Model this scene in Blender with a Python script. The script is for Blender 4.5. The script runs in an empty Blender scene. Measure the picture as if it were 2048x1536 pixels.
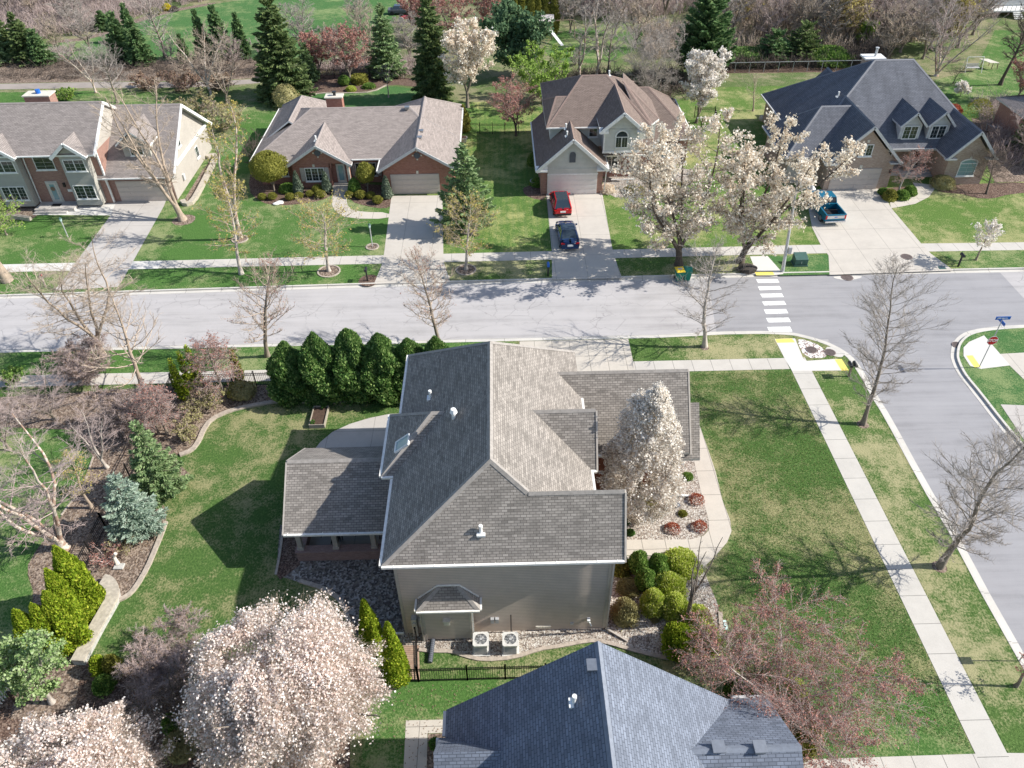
import bpy, math, random
import numpy as np
from mathutils import Vector, Matrix
# ---------------------------------------------------------------- camera
S = bpy.context.scene
F_PX, CH = 1540.0, 36.0
def _n(v): v = np.array(v, float); return v/np.linalg.norm(v)
_dn = _n((28, 1813, F_PX)); _yv = np.array((-44, -1308, F_PX), float); _yv = _n(_yv-_dn*np.dot(_yv, _dn))
_up = -_dn; _xv = np.cross(_yv, _up)
cam_d = bpy.data.cameras.new('camera'); cam = bpy.data.objects.new('camera', cam_d); S.collection.objects.link(cam); S.camera = cam
# rows of R are the camera axes in world: right, up, back
right = (_xv[0], _yv[0], _up[0]); upv = (-_xv[1], -_yv[1], -_up[1]); back = (-_xv[2], -_yv[2], -_up[2])
cam.matrix_world = Matrix(((right[0], upv[0], back[0], 0), (right[1], upv[1], back[1], 0), (right[2], upv[2], back[2], CH), (0, 0, 0, 1)))
cam_d.sensor_fit = 'HORIZONTAL'; cam_d.sensor_width = 36; cam_d.lens = F_PX/2048*36; cam_d.clip_end = 3000; cam_d.clip_start = .5
S.render.resolution_x, S.render.resolution_y = 1024, 768
# ---------------------------------------------------------------- light
SUN_EL, SUN_AZ = 37.2, 90.0
w = bpy.data.worlds.new("World"); S.world = w; w.use_nodes = True
nt = w.node_tree; sk = nt.nodes.new('ShaderNodeTexSky'); sk.sky_type = 'NISHITA'; sk.sun_disc = False
sk.sun_elevation = math.radians(SUN_EL); sk.sun_rotation = math.radians(SUN_AZ)
bg = nt.nodes['Background']; nt.links.new(sk.outputs[0], bg.inputs[0]); bg.inputs[1].default_value = 0.118
sl = bpy.data.lights.new('sun', 'SUN'); sl.energy = 4.7; sl.angle = math.radians(.5); sl.color = (1, .955, .88)
so = bpy.data.objects.new('sun', sl); S.collection.objects.link(so); so.location = (60, 0, 60)
so.rotation_euler = Vector((-math.cos(math.radians(SUN_EL)), .028, -math.sin(math.radians(SUN_EL)))).to_track_quat('-Z', 'Y').to_euler()
S.view_settings.view_transform = 'Standard'; S.view_settings.look = 'None'; S.view_settings.exposure = 0.55; S.view_settings.gamma = 1
C = S.collection
R = math.radians
# ---------------------------------------------------------------- place helpers
def P(u, v, z=0.0):
    """world x,y of the photo point (u,v) when it lies at height z (H. of camera 36 m)"""
    c = np.array([u-1024, v-768, F_PX]); d = (np.dot(c, _xv), np.dot(c, _yv), np.dot(c, _up)); t = (CH-z)/(-d[2])
    return (float(d[0]*t), float(d[1]*t))
def proj(x, y, z):
    c = _xv*x+_yv*y+_up*(z-CH); return (1024+F_PX*c[0]/c[2], 768+F_PX*c[1]/c[2])
def height_to(x, y, vtop):
    lo, hi = 0., 34.
    for _ in range(40):
        m = (lo+hi)/2
        if proj(x, y, m)[1] > vtop: lo = m
        else: hi = m
    return lo
def pxm(x, y, z=0):  # metres per photo pixel there
    c = _xv*x+_yv*y+_up*(z-CH); return c[2]/F_PX
# ---------------------------------------------------------------- materials
MATS = {}
class NG:
    def __init__(s, name, rough=.9, spec=.2):
        s.m = bpy.data.materials.new(name); s.m.use_nodes = True; s.t = s.m.node_tree; s.b = s.t.nodes['Principled BSDF']
        s.b.inputs['Roughness'].default_value = rough; s.b.inputs['Specular IOR Level'].default_value = spec; MATS[name] = s.m
    def n(s, t, **k):
        o = s.t.nodes.new('ShaderNode'+t)
        for a, b in k.items(): setattr(o, a, b)
        return o
    def l(s, a, b): s.t.links.new(a, b)
    def pos(s, kind='pos'):
        if kind == 'pos': return s.n('NewGeometry').outputs['Position']
        if kind == 'uv': return s.n('UVMap').outputs[0]
        return s.n('TexCoord').outputs['Object']
    def scale(s, v, sc):
        m = s.n('Mapping'); s.l(v, m.inputs[0]); m.inputs['Scale'].default_value = sc; return m.outputs[0]
    def noise(s, v, sc, det=3, rough=.6):
        o = s.n('TexNoise'); s.l(v, o.inputs['Vector']); o.inputs['Scale'].default_value = sc; o.inputs['Detail'].default_value = det; o.inputs['Roughness'].default_value = rough; return o.outputs['Fac']
    def ramp(s, f, stops, interp='LINEAR'):
        r = s.n('ValToRGB'); s.l(f, r.inputs[0]); e = r.color_ramp.elements; r.color_ramp.interpolation = interp
        while len(e) < len(stops): e.new(.5)
        for i, (p, c) in enumerate(stops): e[i].position = p; e[i].color = (c, c, c, 1) if isinstance(c, (int, float)) else (*c, 1)
        return r.outputs[0]
    def mix(s, f, a, b, mode='MIX'):
        o = s.n('Mix', data_type='RGBA', blend_type=mode)
        for i, x in ((0, f), (6, a), (7, b)):
            if isinstance(x, (int, float)): o.inputs[i].default_value = x if i == 0 else (x, x, x, 1)
            elif isinstance(x, tuple): o.inputs[i].default_value = (*x, 1)
            else: s.l(x, o.inputs[i])
        return o.outputs[2]
    def bump(s, h, st=.3, dist=.02):
        o = s.n('Bump'); s.l(h, o.inputs['Height']); o.inputs['Strength'].default_value = st; o.inputs['Distance'].default_value = dist; s.l(o.outputs[0], s.b.inputs['Normal'])
    def col(s, c):
        if isinstance(c, tuple): s.b.inputs['Base Color'].default_value = (*c, 1)
        else: s.l(c, s.b.inputs['Base Color'])
        return s.m
def flat(name, c, rough=.7, metal=0, spec=.3, var=.12, sc=4.):
    g = NG(name, rough, spec); g.b.inputs['Metallic'].default_value = metal
    nz = g.noise(g.pos('obj'), sc, 4); g.col(g.ramp(nz, [(.3, tuple(x*(1-var) for x in c)), (.7, tuple(min(1, x*(1+var)) for x in c))])); return g.m
def lawn(name, g1, g2, straw, amt, stripes=0):
    g = NG(name, .95, .1); p = g.pos()
    fine = g.noise(g.scale(p, (1, .75, 1)), 9, 5, .8); mid = g.noise(p, 1.1, 5, .65); big = g.noise(p, .16, 4, .6)
    gr = g.mix(g.ramp(fine, [(.36, 0.), (.62, 1.)]), tuple(x*.68 for x in g1), g2)
    gr = g.mix(g.ramp(big, [(.35, 0.), (.65, 1.)]), gr, g.mix(.5, gr, g1))
    m1 = g.mix(.5, g.ramp(mid, [(.35, 0.), (.7, 1.)]), g.ramp(fine, [(.4, 0.), (.62, 1.)]))
    m2 = g.mix(.42, m1, g.ramp(big, [(.36, 0.), (.64, 1.)]))
    k = g.ramp(m2, [(.62-amt*.45, 0.), (.86-amt*.35, 1.)])
    c = g.mix(k, gr, straw)
    if stripes:
        wv = g.n('TexWave', wave_type='BANDS', bands_direction='X'); g.l(p, wv.inputs['Vector']); wv.inputs['Scale'].default_value = stripes; wv.inputs['Distortion'].default_value = .6
        c = g.mix(g.ramp(wv.outputs['Fac'], [(.35, 0.), (.65, .28)]), c, g.mix(1., c, (1.5, 1.3, 1.2), 'MULTIPLY'))
    g.col(c); g.bump(fine, .9, .06); return g.m
lawn('lawn_yard', (.055, .115, .030), (.11, .20, .052), (.30, .285, .145), .44)
lawn('lawn_verge', (.06, .125, .03), (.12, .205, .055), (.35, .33, .18), .54)
lawn('lawn_green', (.06, .14, .035), (.11, .225, .055), (.27, .30, .14), .36)
lawn('lawn_mid', (.07, .15, .035), (.135, .24, .06), (.32, .34, .14), .45, stripes=.55)
lawn('lawn_pale', (.08, .16, .035), (.15, .25, .06), (.33, .33, .15), .50)
lawn('lawn_vivid', (.055, .145, .045), (.10, .215, .07), (.22, .28, .12), .36)
lawn('lawn_wood', (.085, .135, .045), (.15, .215, .075), (.27, .25, .15), .62)
def concrete(name, c, jx=0, jy=0, ox=0, oy=0, stain=.12, jc=.45):
    g = NG(name, .9, .15); p = g.pos(); a = g.noise(p, 1.3, 6, .7); b = g.noise(p, 18, 3, .7); st = g.noise(p, .35, 3, .5)
    k = g.mix(.35, g.mix(.5, a, b), st)
    cc = g.ramp(k, [(.3, tuple(x*(1-stain*1.6) for x in c)), (.52, c), (.72, tuple(min(1, x*(1+stain*.8)) for x in c))])
    if jx or jy:
        sp = g.n('SeparateXYZ'); g.l(p, sp.inputs[0])
        def line(out, step, off):
            a1 = g.n('Math', operation='ADD'); g.l(out, a1.inputs[0]); a1.inputs[1].default_value = off+1000*step
            m1 = g.n('Math', operation='MODULO'); g.l(a1.outputs[0], m1.inputs[0]); m1.inputs[1].default_value = step
            l1 = g.n('Math', operation='LESS_THAN'); g.l(m1.outputs[0], l1.inputs[0]); l1.inputs[1].default_value = .035
            return l1.outputs[0]
        f = None
        if jx: f = line(sp.outputs[0], jx, ox)
        if jy:
            f2 = line(sp.outputs[1], jy, oy)
            if f is None: f = f2
            else:
                mx = g.n('Math', operation='MAXIMUM'); g.l(f, mx.inputs[0]); g.l(f2, mx.inputs[1]); f = mx.outputs[0]
        cc = g.mix(f, cc, g.mix(1., cc, (jc, jc, jc), 'MULTIPLY'))
    g.col(cc); g.bump(b, .3, .01); return g.m
concrete('pave_x', (.53, .50, .455), jx=1.42, ox=.3)
concrete('pave_y', (.53, .505, .46), jy=1.72, oy=.2)
concrete('pave_new', (.62, .60, .565), stain=.05)
concrete('pave_drive', (.53, .49, .435), jx=2.75, jy=3.6, ox=.9, oy=1.2, jc=.55)
concrete('pave_drive_old', (.48, .45, .42), jx=3.0, jy=4.2, stain=.16, jc=.6)
concrete('pave_walk', (.54, .495, .43), jx=1.35, jy=2.0, ox=.4, oy=.6)
concrete('kerb_stone', (.58, .555, .51), jx=3., jy=3., stain=.14)
concrete('gravel_dust', (.34, .30, .27), stain=.2)
def asphalt(name, c, crack=.0):
    g = NG(name, .92, .15); p = g.pos(); a = g.noise(p, .5, 5, .65); b = g.noise(p, 26, 3, .8); d = g.noise(g.scale(p, (.12, 1, 1)), .9, 4, .6)
    wear = g.noise(g.scale(p, (.05, 1.3, 1)), 1.6, 5, .7); cc = g.ramp(g.mix(.3, g.mix(.45, g.mix(.5, a, b), d), wear), [(.36, tuple(x*.74 for x in c)), (.5, c), (.64, tuple(x*1.12 for x in c))])
    if crack:
        v = g.n('TexVoronoi', feature='DISTANCE_TO_EDGE'); v.inputs['Scale'].default_value = .55
        wq = g.mix(.06, p, g.n('TexNoise').outputs['Color']); nn = g.noise(p, 1.2, 4)
        dst = g.mix(.12, p, g.mix(1., nn, (8., 8., 8.), 'MULTIPLY'), 'ADD'); g.l(dst, v.inputs['Vector'])
        k = g.ramp(v.outputs['Distance'], [(.0, 1.), (.02, 0.)]); big = g.ramp(g.noise(p, .3, 3), [(.45, 0.), (.6, 1.)])
        cc = g.mix(g.mix(1., g.mix(1., k, big, 'MULTIPLY'), (crack,)*3, 'MULTIPLY'), cc, tuple(x*.5 for x in c))
    g.col(cc); g.bump(b, .4, .012); return g.m
asphalt('asphalt_old', (.43, .413, .41), crack=.75)
asphalt('asphalt_new', (.315, .31, .32))
def speckle(name, cols, sc, rough=.95, bump=.8):
    g = NG(name, rough, .15); p = g.pos(); v = g.n('TexVoronoi'); g.l(p, v.inputs['Vector']); v.inputs['Scale'].default_value = sc
    sp = g.n('SeparateColor'); g.l(v.outputs['Color'], sp.inputs[0]); n = len(cols)
    c = g.ramp(sp.outputs[0], [(i/n, cc) for i, cc in enumerate(cols)], 'CONSTANT')
    big = g.noise(p, .8, 4); c = g.mix(g.ramp(big, [(.3, 0.), (.7, .35)]), c, g.mix(1., c, (.55, .52, .5), 'MULTIPLY'))
    g.col(c); g.bump(v.outputs['Distance'], bump, .03); return g.m
speckle('mulch', [(.085, .055, .042), (.14, .09, .07), (.20, .135, .105), (.11, .075, .06), (.26, .19, .15)], 14)
speckle('mulch_pale', [(.16, .12, .095), (.24, .18, .14), (.30, .235, .19), (.12, .09, .07), (.36, .29, .23)], 11)
g = NG('paint_road', .8, .2); g.col(g.ramp(g.noise(g.pos(), 6, 6, .75), [(.34, (.42, .42, .42)), (.46, (.80, .80, .78))]))
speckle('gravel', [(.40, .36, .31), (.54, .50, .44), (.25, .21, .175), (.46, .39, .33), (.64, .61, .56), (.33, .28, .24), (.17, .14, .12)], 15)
speckle('gravel_painted_shade', [(.20, .18, .16), (.30, .28, .26), (.14, .12, .11), (.25, .22, .19), (.40, .38, .36), (.11, .10, .09)], 9)  # gravel copy with the shade of the main house put into its colour
speckle('cobble', [(.62, .58, .55), (.80, .78, .75), (.34, .25, .22), (.70, .66, .62), (.85, .83, .80), (.15, .12, .11)], 8.5, bump=1.)
speckle('forest_floor', [(.24, .195, .15), (.34, .285, .23), (.26, .25, .15), (.40, .35, .29), (.19, .20, .10), (.31, .255, .205)], 3.5)
def shingle(name, c, var=.3, w_=.32, h_=.145, streak=0):
    g = NG(name, .95, .12); uv = g.pos('uv')
    def br(ww, hh, ms, off):
        b = g.n('TexBrick'); g.l(uv, b.inputs['Vector']); b.offset = .5
        b.inputs['Scale'].default_value = 1; b.inputs['Brick Width'].default_value = ww; b.inputs['Row Height'].default_value = hh; b.inputs['Mortar Size'].default_value = ms
        b.inputs['Color1'].default_value = (0, 0, 0, 1); b.inputs['Color2'].default_value = (1, 1, 1, 1); b.inputs['Mortar'].default_value = (.5, .5, .5, 1); b.inputs['Bias'].default_value = off; return b
    b1 = br(w_, h_, .012, 0); b2 = br(w_*1.9, h_, 0, .1); n1 = g.noise(uv, .9, 4); n2 = g.noise(uv, 12, 2)
    k = g.mix(.35, g.mix(.5, b1.outputs['Color'], b2.outputs['Color']), g.mix(.5, n1, n2))
    lo = tuple(x*(1-var) for x in c); hi = tuple(min(1, x*(1+var)) for x in c)
    cc = g.ramp(k, [(.15, lo), (.5, c), (.85, hi)])
    cc = g.mix(b1.outputs['Fac'], cc, tuple(x*.42 for x in c))
    if streak:
        sn = g.noise(g.scale(uv, (.9, .12, 1)), 1.1, 3); cc = g.mix(g.ramp(sn, [(.45, 0.), (.7, streak)]), cc, tuple(x*.45 for x in c))
    g.col(cc)
    sp = g.n('SeparateXYZ'); g.l(uv, sp.inputs[0]); md = g.n('Math', operation='FLOORED_MODULO'); g.l(sp.outputs[1], md.inputs[0]); md.inputs[1].default_value = h_
    dv = g.n('Math', operation='DIVIDE'); g.l(md.outputs[0], dv.inputs[0]); dv.inputs[1].default_value = h_
    iv = g.n('Math', operation='SUBTRACT'); iv.inputs[0].default_value = 1.; g.l(dv.outputs[0], iv.inputs[1]); g.bump(iv.outputs[0], .22, .01); return g.m
shingle('shingle_main', (.275, .25, .225), .4, w_=.29, h_=.135, streak=.22)
shingle('shingle_slate', (.175, .198, .245), .3, w_=.30, h_=.14, streak=.2)
shingle('shingle_tan', (.31, .268, .245), .26)
shingle('shingle_taupe', (.28, .248, .232), .24)
shingle('shingle_brown', (.205, .16, .138), .22)
shingle('shingle_navy', (.155, .162, .185), .2, streak=.5)
def siding(name, c, h_=.13):
    g = NG(name, .75, .25); uv = g.pos('uv'); sp = g.n('SeparateXYZ'); g.l(uv, sp.inputs[0])
    md = g.n('Math', operation='FLOORED_MODULO'); g.l(sp.outputs[1], md.inputs[0]); md.inputs[1].default_value = h_
    dv = g.n('Math', operation='DIVIDE'); g.l(md.outputs[0], dv.inputs[0]); dv.inputs[1].default_value = h_
    n1 = g.noise(uv, 1.2, 4); cc = g.ramp(n1, [(.3, tuple(x*.92 for x in c)), (.7, tuple(x*1.06 for x in c))])
    cc = g.mix(g.ramp(dv.outputs[0], [(.0, 1.), (.24, 0.)]), cc, tuple(x*.42 for x in c)); g.col(cc)
    iv = g.n('Math', operation='SUBTRACT'); iv.inputs[0].default_value = 1.; g.l(dv.outputs[0], iv.inputs[1]); g.bump(iv.outputs[0], .8, .03); return g.m
siding('siding_taupe', (.58, .49, .41)); siding('siding_white', (.62, .62, .57)); siding('siding_grey', (.42, .41, .365)); siding('siding_cream', (.45, .415, .365)); siding('siding_pale', (.60, .60, .58))
def brick(name, c1, c2, mort, bw=.21, bh=.075):
    g = NG(name, .9, .15); uv = g.pos('uv'); b = g.n('TexBrick'); g.l(uv, b.inputs['Vector']); b.inputs['Scale'].default_value = 1
    b.inputs['Brick Width'].default_value = bw; b.inputs['Row Height'].default_value = bh; b.inputs['Mortar Size'].default_value = .006
    b.inputs['Color1'].default_value = (*c1, 1); b.inputs['Color2'].default_value = (*c2, 1); b.inputs['Mortar'].default_value = (*mort, 1)
    n1 = g.noise(g.scale(uv, (1, 2.6, 1)), 3.2, 4, .7); c = g.mix(g.ramp(n1, [(.35, 0.), (.68, .55)]), b.outputs['Color'], tuple(x*.62 for x in c1)); g.col(c); g.bump(b.outputs['Fac'], -.3, .01); return g.m
brick('brick_red', (.30, .125, .09), (.38, .175, .125), (.40, .31, .27)); brick('brick_rose', (.31, .17, .135), (.38, .22, .175), (.42, .34, .30))
brick('brick_tan', (.46, .36, .29), (.34, .23, .185), (.50, .43, .36)); brick('brick_dark', (.21, .085, .062), (.29, .125, .095), (.16, .10, .085))
brick('brick_plum', (.30, .19, .175), (.38, .25, .22), (.42, .36, .33)); brick('brick_path', (.40, .27, .20), (.50, .36, .27), (.25, .2, .16), .4, .2)
flat('trim_white', (.76, .76, .74)); flat('trim_cream', (.62, .58, .50)); flat('trim_grey', (.50, .50, .50)); flat('garage_beige', (.50, .44, .395), var=.04); flat('garage_white', (.70, .68, .655), var=.03)
flat('trim_taupe', (.44, .40, .355)); flat('gutter_white', (.80, .78, .73)); flat('soffit', (.5, .48, .45))
flat('black_metal', (.018, .018, .02), .45, spec=.5); flat('rail_black', (.022, .02, .02), .5); flat('pvc_white', (.82, .82, .80), .5); flat('steel', (.42, .43, .44), .35, .8)
flat('galv', (.50, .51, .52), .5, .3); flat('post_wood', (.36, .32, .26)); flat('cedar', (.30, .22, .16), var=.25); flat('stone_cap', (.46, .41, .34), var=.22, sc=5)
flat('edging', (.42, .36, .30), var=.25, sc=6); flat('soil', (.085, .055, .04), var=.35, sc=9); flat('rubber', (.02, .02, .022), .8); flat('paint_white', (.86, .86, .84), var=.05, sc=9)
flat('pad_yellow', (.86, .70, .16), var=.06); flat('cast_iron', (.20, .155, .14), var=.3, sc=8); flat('bin_teal', (.015, .20, .14), .5); flat('bin_yellow', (.85, .60, .04), .5)
flat('util_green', (.055, .115, .10), .5); flat('sign_red', (.62, .025, .03), .4); flat('sign_blue', (.02, .13, .50), .4); flat('canvas', (.62, .56, .52)); flat('slate_dark', (.10, .11, .13))
flat('door_beige', (.55, .52, .47)); flat('door_dark', (.09, .04, .03)); flat('shutter', (.44, .40, .36)); flat('shutter_dark', (.03, .035, .05)); flat('ac_body', (.60, .59, .56), .5); flat('ac_dark', (.14, .15, .155), .5)
flat('red_paint', (.56, .012, .022), .22, .3, .6, .03); flat('navy_paint', (.03, .065, .16), .2, .4, .6, .03); flat('teal_paint', (.012, .17, .28), .28, .3, .6, .04); flat('chrome', (.65, .66, .68), .2, .9)
flat('tail_red', (.55, .01, .01), .3); flat('stone_grey', (.46, .45, .42), var=.25, sc=6); flat('lamp_glass', (.55, .72, .70), .3); flat('bark_mound', (.055, .045, .038), var=.4, sc=12)
flat('cap_main', (.31, .285, .26), var=.18, sc=5); flat('cap_slate', (.19, .212, .255), var=.15, sc=5); flat('cap_tan', (.30, .26, .24)); flat('cap_taupe', (.27, .24, .225)); flat('cap_brown', (.22, .16, .135)); flat('cap_navy', (.19, .195, .215))
g = NG('glass', .08, .8); g.col((.022, .032, .034)); g = NG('glass_pale', .15, .7); g.col((.20, .33, .35)); g = NG('car_glass', .06, .9); g.col((.03, .045, .06)); g = NG('skylight_glass', .1, .8); g.col((.30, .44, .44))
def bark(name, c, patches=None):
    g = NG(name, .95, .1); p = g.pos('obj'); n1 = g.noise(g.scale(p, (1, 1, .35)), 7, 4, .7)
    cc = g.ramp(n1, [(.3, tuple(x*.62 for x in c)), (.7, tuple(min(1, x*1.25) for x in c))])
    if patches: cc = g.mix(g.ramp(g.noise(p, 2.2, 3), [(.5, 0.), (.56, 1.)]), cc, patches)
    g.col(cc); g.bump(n1, .6, .02); return g.m
bark('bark_grey', (.26, .22, .18)); bark('bark_dark', (.13, .105, .085)); bark('bark_tan', (.40, .32, .25)); bark('bark_birch', (.62, .54, .46), (.36, .25, .19)); bark('bark_pale', (.48, .43, .38))
bark('twig_tan', (.50, .41, .33)); bark('twig_red', (.37, .24, .21)); bark('twig_grey', (.41, .365, .33)); bark('twig_mauve', (.47, .38, .355)); bark('twig_dark', (.16, .13, .11)); bark('twig_rose', (.44, .35, .32))
def leaf(name, c1, c2, tr=.3, c3=None):
    g = NG(name, .8, .15); ri = g.n('NewGeometry').outputs['Random Per Island']
    st = [(0., c1), (1., c2)] if c3 is None else [(0., c1), (.6, c2), (1., c3)]
    c = g.ramp(ri, st); g.col(c)
    t = g.n('BsdfTranslucent'); g.l(c, t.inputs[0]); mx = g.n('MixShader'); mx.inputs[0].default_value = tr
    g.l(g.b.outputs[0], mx.inputs[1]); g.l(t.outputs[0], mx.inputs[2]); g.l(mx.outputs[0], g.t.nodes['Material Output'].inputs[0]); return g.m
leaf('blossom_pink', (.70, .53, .45), (.95, .87, .81), .4, (.98, .95, .92)); leaf('blossom_white', (.72, .66, .58), (.95, .92, .87), .4); leaf('blossom_cream', (.62, .50, .38), (.92, .85, .73), .4, (.96, .93, .86))
leaf('bud_red', (.34, .13, .11), (.46, .26, .21)); leaf('bud_olive', (.42, .38, .10), (.52, .42, .16)); leaf('bud_pink', (.38, .17, .14), (.48, .27, .22)); leaf('leaf_lime', (.22, .36, .06), (.36, .50, .12))
leaf('arbor_dark', (.05, .13, .035), (.17, .30, .08), .35, (.40, .52, .19)); leaf('arbor_lime', (.16, .27, .02), (.34, .44, .035), .35, (.50, .54, .07)); leaf('spruce_green', (.07, .15, .06), (.17, .28, .11), .35, (.30, .40, .18))
leaf('spruce_blue', (.24, .34, .26), (.42, .52, .42), .35, (.56, .66, .55)); leaf('spruce_dark', (.07, .125, .045), (.17, .24, .09), .35, (.30, .36, .15)); leaf('spruce_light', (.15, .25, .11), (.28, .39, .17), .3, (.38, .48, .25))
leaf('pine_soft', (.20, .33, .11), (.36, .48, .20), .35, (.48, .58, .32)); leaf('pine_teal', (.08, .16, .085), (.19, .28, .14), .35); leaf('box_olive', (.19, .20, .045), (.36, .35, .08), .3); leaf('box_green', (.07, .16, .035), (.20, .33, .07), .35, (.34, .46, .13))
leaf('shrub_lime', (.30, .42, .04), (.56, .62, .12), .4, (.74, .76, .34)); leaf('shrub_tan', (.32, .30, .14), (.46, .42, .21), .3); leaf('shrub_red', (.40, .10, .06), (.50, .20, .12)); leaf('shrub_gold', (.55, .45, .03), (.7, .6, .05)); leaf('grass_leaf', (.08, .19, .04), (.17, .30, .08))
leaf('juniper', (.13, .17, .12), (.24, .29, .21), .15); leaf('dry_leaf', (.22, .15, .10), (.34, .25, .18), .2)
# ---------------------------------------------------------------- mesh builder
def tag(o, label=None, cat=None, group=None, kind=None):
    if label: o['label'] = label
    if cat: o['category'] = cat
    if group: o['group'] = group
    if kind: o['kind'] = kind
    return o
def thing(name, label, cat, loc=(0, 0, 0), group=None, rz=0):
    o = bpy.data.objects.new(name, None); C.objects.link(o); o.location = loc; o.rotation_euler = (0, 0, rz); o.empty_display_size = .3
    return tag(o, label, cat, group)
def root_off(par):
    off = Vector((0, 0, 0))
    while par is not None: off += Vector(par.location); par = par.parent
    return off
SPLIT = {'gutter', 'gutter_strap', 'corner_board', 'rake_board', 'trim', 'flashing', 'keystone', 'disconnect_box', 'siding', 'front_siding', 'dormer_siding'}
class MB:
    def __init__(s): s.v = []; s.f = []; s.m = []; s.g = []; s.k = 0
    def poly(s, pts, m=0):
        s.g.append(s.k); i = len(s.v); s.v += [tuple(map(float, p)) for p in pts]; s.f.append(tuple(range(i, i+len(pts)))); s.m.append(m); return s
    def box(s, x0, x1, y0, y1, z0, z1, m=0):
        s.k += 1
        a = [(x0, y0, z0), (x1, y0, z0), (x1, y1, z0), (x0, y1, z0), (x0, y0, z1), (x1, y0, z1), (x1, y1, z1), (x0, y1, z1)]
        for f in ((3, 2, 1, 0), (4, 5, 6, 7), (0, 1, 5, 4), (1, 2, 6, 5), (2, 3, 7, 6), (3, 0, 4, 7)): s.poly([a[i] for i in f], m)
        return s
    def prism(s, pts, z0, z1, m=0, ms=None, bottom=False):
        n = len(pts); ar = sum(pts[i][0]*pts[(i+1) % n][1]-pts[(i+1) % n][0]*pts[i][1] for i in range(n))
        if ar < 0: pts = pts[::-1]
        s.poly([(p[0], p[1], z1) for p in pts], m)
        if bottom: s.poly([(p[0], p[1], z0) for p in pts[::-1]], m)
        for i in range(n):
            a, b = pts[i], pts[(i+1) % n]; s.poly([(a[0], a[1], z0), (b[0], b[1], z0), (b[0], b[1], z1), (a[0], a[1], z1)], m if ms is None else ms)
        return s
    def bar(s, a, b, wd, th=None, m=0, up=(0, 0, 1)):
        s.k += 1
        a = Vector(a); b = Vector(b); d = (b-a).normalized(); u = Vector(up)
        if abs(d.dot(u)) > .98: u = Vector((0, 1, 0))
        x = d.cross(u).normalized()*wd/2; y = x.cross(d).normalized()*(th or wd)/2
        q = [a-x-y, a+x-y, a+x+y, a-x+y, b-x-y, b+x-y, b+x+y, b-x+y]
        for f in ((3, 2, 1, 0), (4, 5, 6, 7), (0, 1, 5, 4), (1, 2, 6, 5), (2, 3, 7, 6), (3, 0, 4, 7)): s.poly([q[i] for i in f], m)
        return s
    def tube(s, a, b, r0, r1=None, n=8, m=0, cap=True):
        a = Vector(a); b = Vector(b); r1 = r0 if r1 is None else r1; d = (b-a).normalized(); u = Vector((0, 0, 1)) if abs(d.z) < .9 else Vector((1, 0, 0))
        x = d.cross(u).normalized(); y = d.cross(x)
        A = [a+(x*math.cos(t)+y*math.sin(t))*r0 for t in [2*math.pi*i/n for i in range(n)]]; B = [b+(x*math.cos(t)+y*math.sin(t))*r1 for t in [2*math.pi*i/n for i in range(n)]]
        for i in range(n): s.poly([A[i], A[(i+1) % n], B[(i+1) % n], B[i]][::-1], m)
        if cap: s.poly(A, m); s.poly(B[::-1], m)
        return s
    def disc(s, c, r, z0, z1, n=20, m=0):
        return s.prism([(c[0]+r*math.cos(2*math.pi*i/n), c[1]+r*math.sin(2*math.pi*i/n)) for i in range(n)], z0, z1, m)
    def loft(s, secs, m=0, cap=True):
        for a, b in zip(secs[:-1], secs[1:]):
            n = len(a)
            for i in range(n): s.poly([a[i], a[(i+1) % n], b[(i+1) % n], b[i]], m)
        if cap: s.poly(secs[0][::-1], m); s.poly(secs[-1], m)
        return s
    def build(s, name, mats, parent=None, label=None, smooth=False, bevel=0, kind=None):
        if not s.f: return None
        if name in SPLIT and len(set(s.g)) > 1:
            gs = []; cur = None
            for f, mi, k in zip(s.f, s.m, s.g):
                if not gs or gs[-1][0] != k: gs.append([k, [], []])
                gs[-1][1].append(f); gs[-1][2].append(mi)
            big = []
            for k, fs, ms in gs:
                P3 = [s.v[i] for f in fs for i in f]; ext = max(max(p[a] for p in P3)-min(p[a] for p in P3) for a in range(3))
                if ext > .7 or not big or name == 'gutter_strap': big.append([fs, ms])
                else: big[-1][0].extend(fs); big[-1][1].extend(ms)
            if len(big) > 1:
                for fs, ms in big:
                    q = MB()
                    for f, mi in zip(fs, ms): q.poly([s.v[i] for i in f], mi)
                    o = q.build(name, mats, parent, label, smooth, bevel, kind)
                return o
        off = root_off(parent); me = bpy.data.meshes.new(name); me.from_pydata([(x-off.x, y-off.y, z-off.z) for x, y, z in s.v], [], s.f)
        mats = mats if isinstance(mats, (list, tuple)) else [mats]
        for mm in mats: me.materials.append(MATS[mm])
        me.polygons.foreach_set('material_index', s.m)
        uvl = me.uv_layers.new(name='UVMap'); co = np.empty(len(uvl.data)*2, 'f'); k = 0
        for f in s.f:
            p = [s.v[i] for i in f]; nx = ny = nz = 0.
            for i in range(len(p)):
                a = p[i]; b = p[(i+1) % len(p)]; nx += (a[1]-b[1])*(a[2]+b[2]); ny += (a[2]-b[2])*(a[0]+b[0]); nz += (a[0]-b[0])*(a[1]+b[1])
            l = math.sqrt(nx*nx+ny*ny+nz*nz) or 1; nx /= l; ny /= l; nz /= l; h = math.hypot(nx, ny)
            if h < .02: U = (1, 0, 0); V = (0, 1, 0)
            else: U = (-ny/h, nx/h, 0); V = (-nz*U[1], nz*U[0], h)
            for q in p: co[k] = q[0]*U[0]+q[1]*U[1]; co[k+1] = q[0]*V[0]+q[1]*V[1]+q[2]*V[2]; k += 2
        uvl.data.foreach_set('uv', co)
        if smooth: me.polygons.foreach_set('use_smooth', [True]*len(s.f))
        o = bpy.data.objects.new(name, me); C.objects.link(o)
        if parent: o.parent = parent
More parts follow.
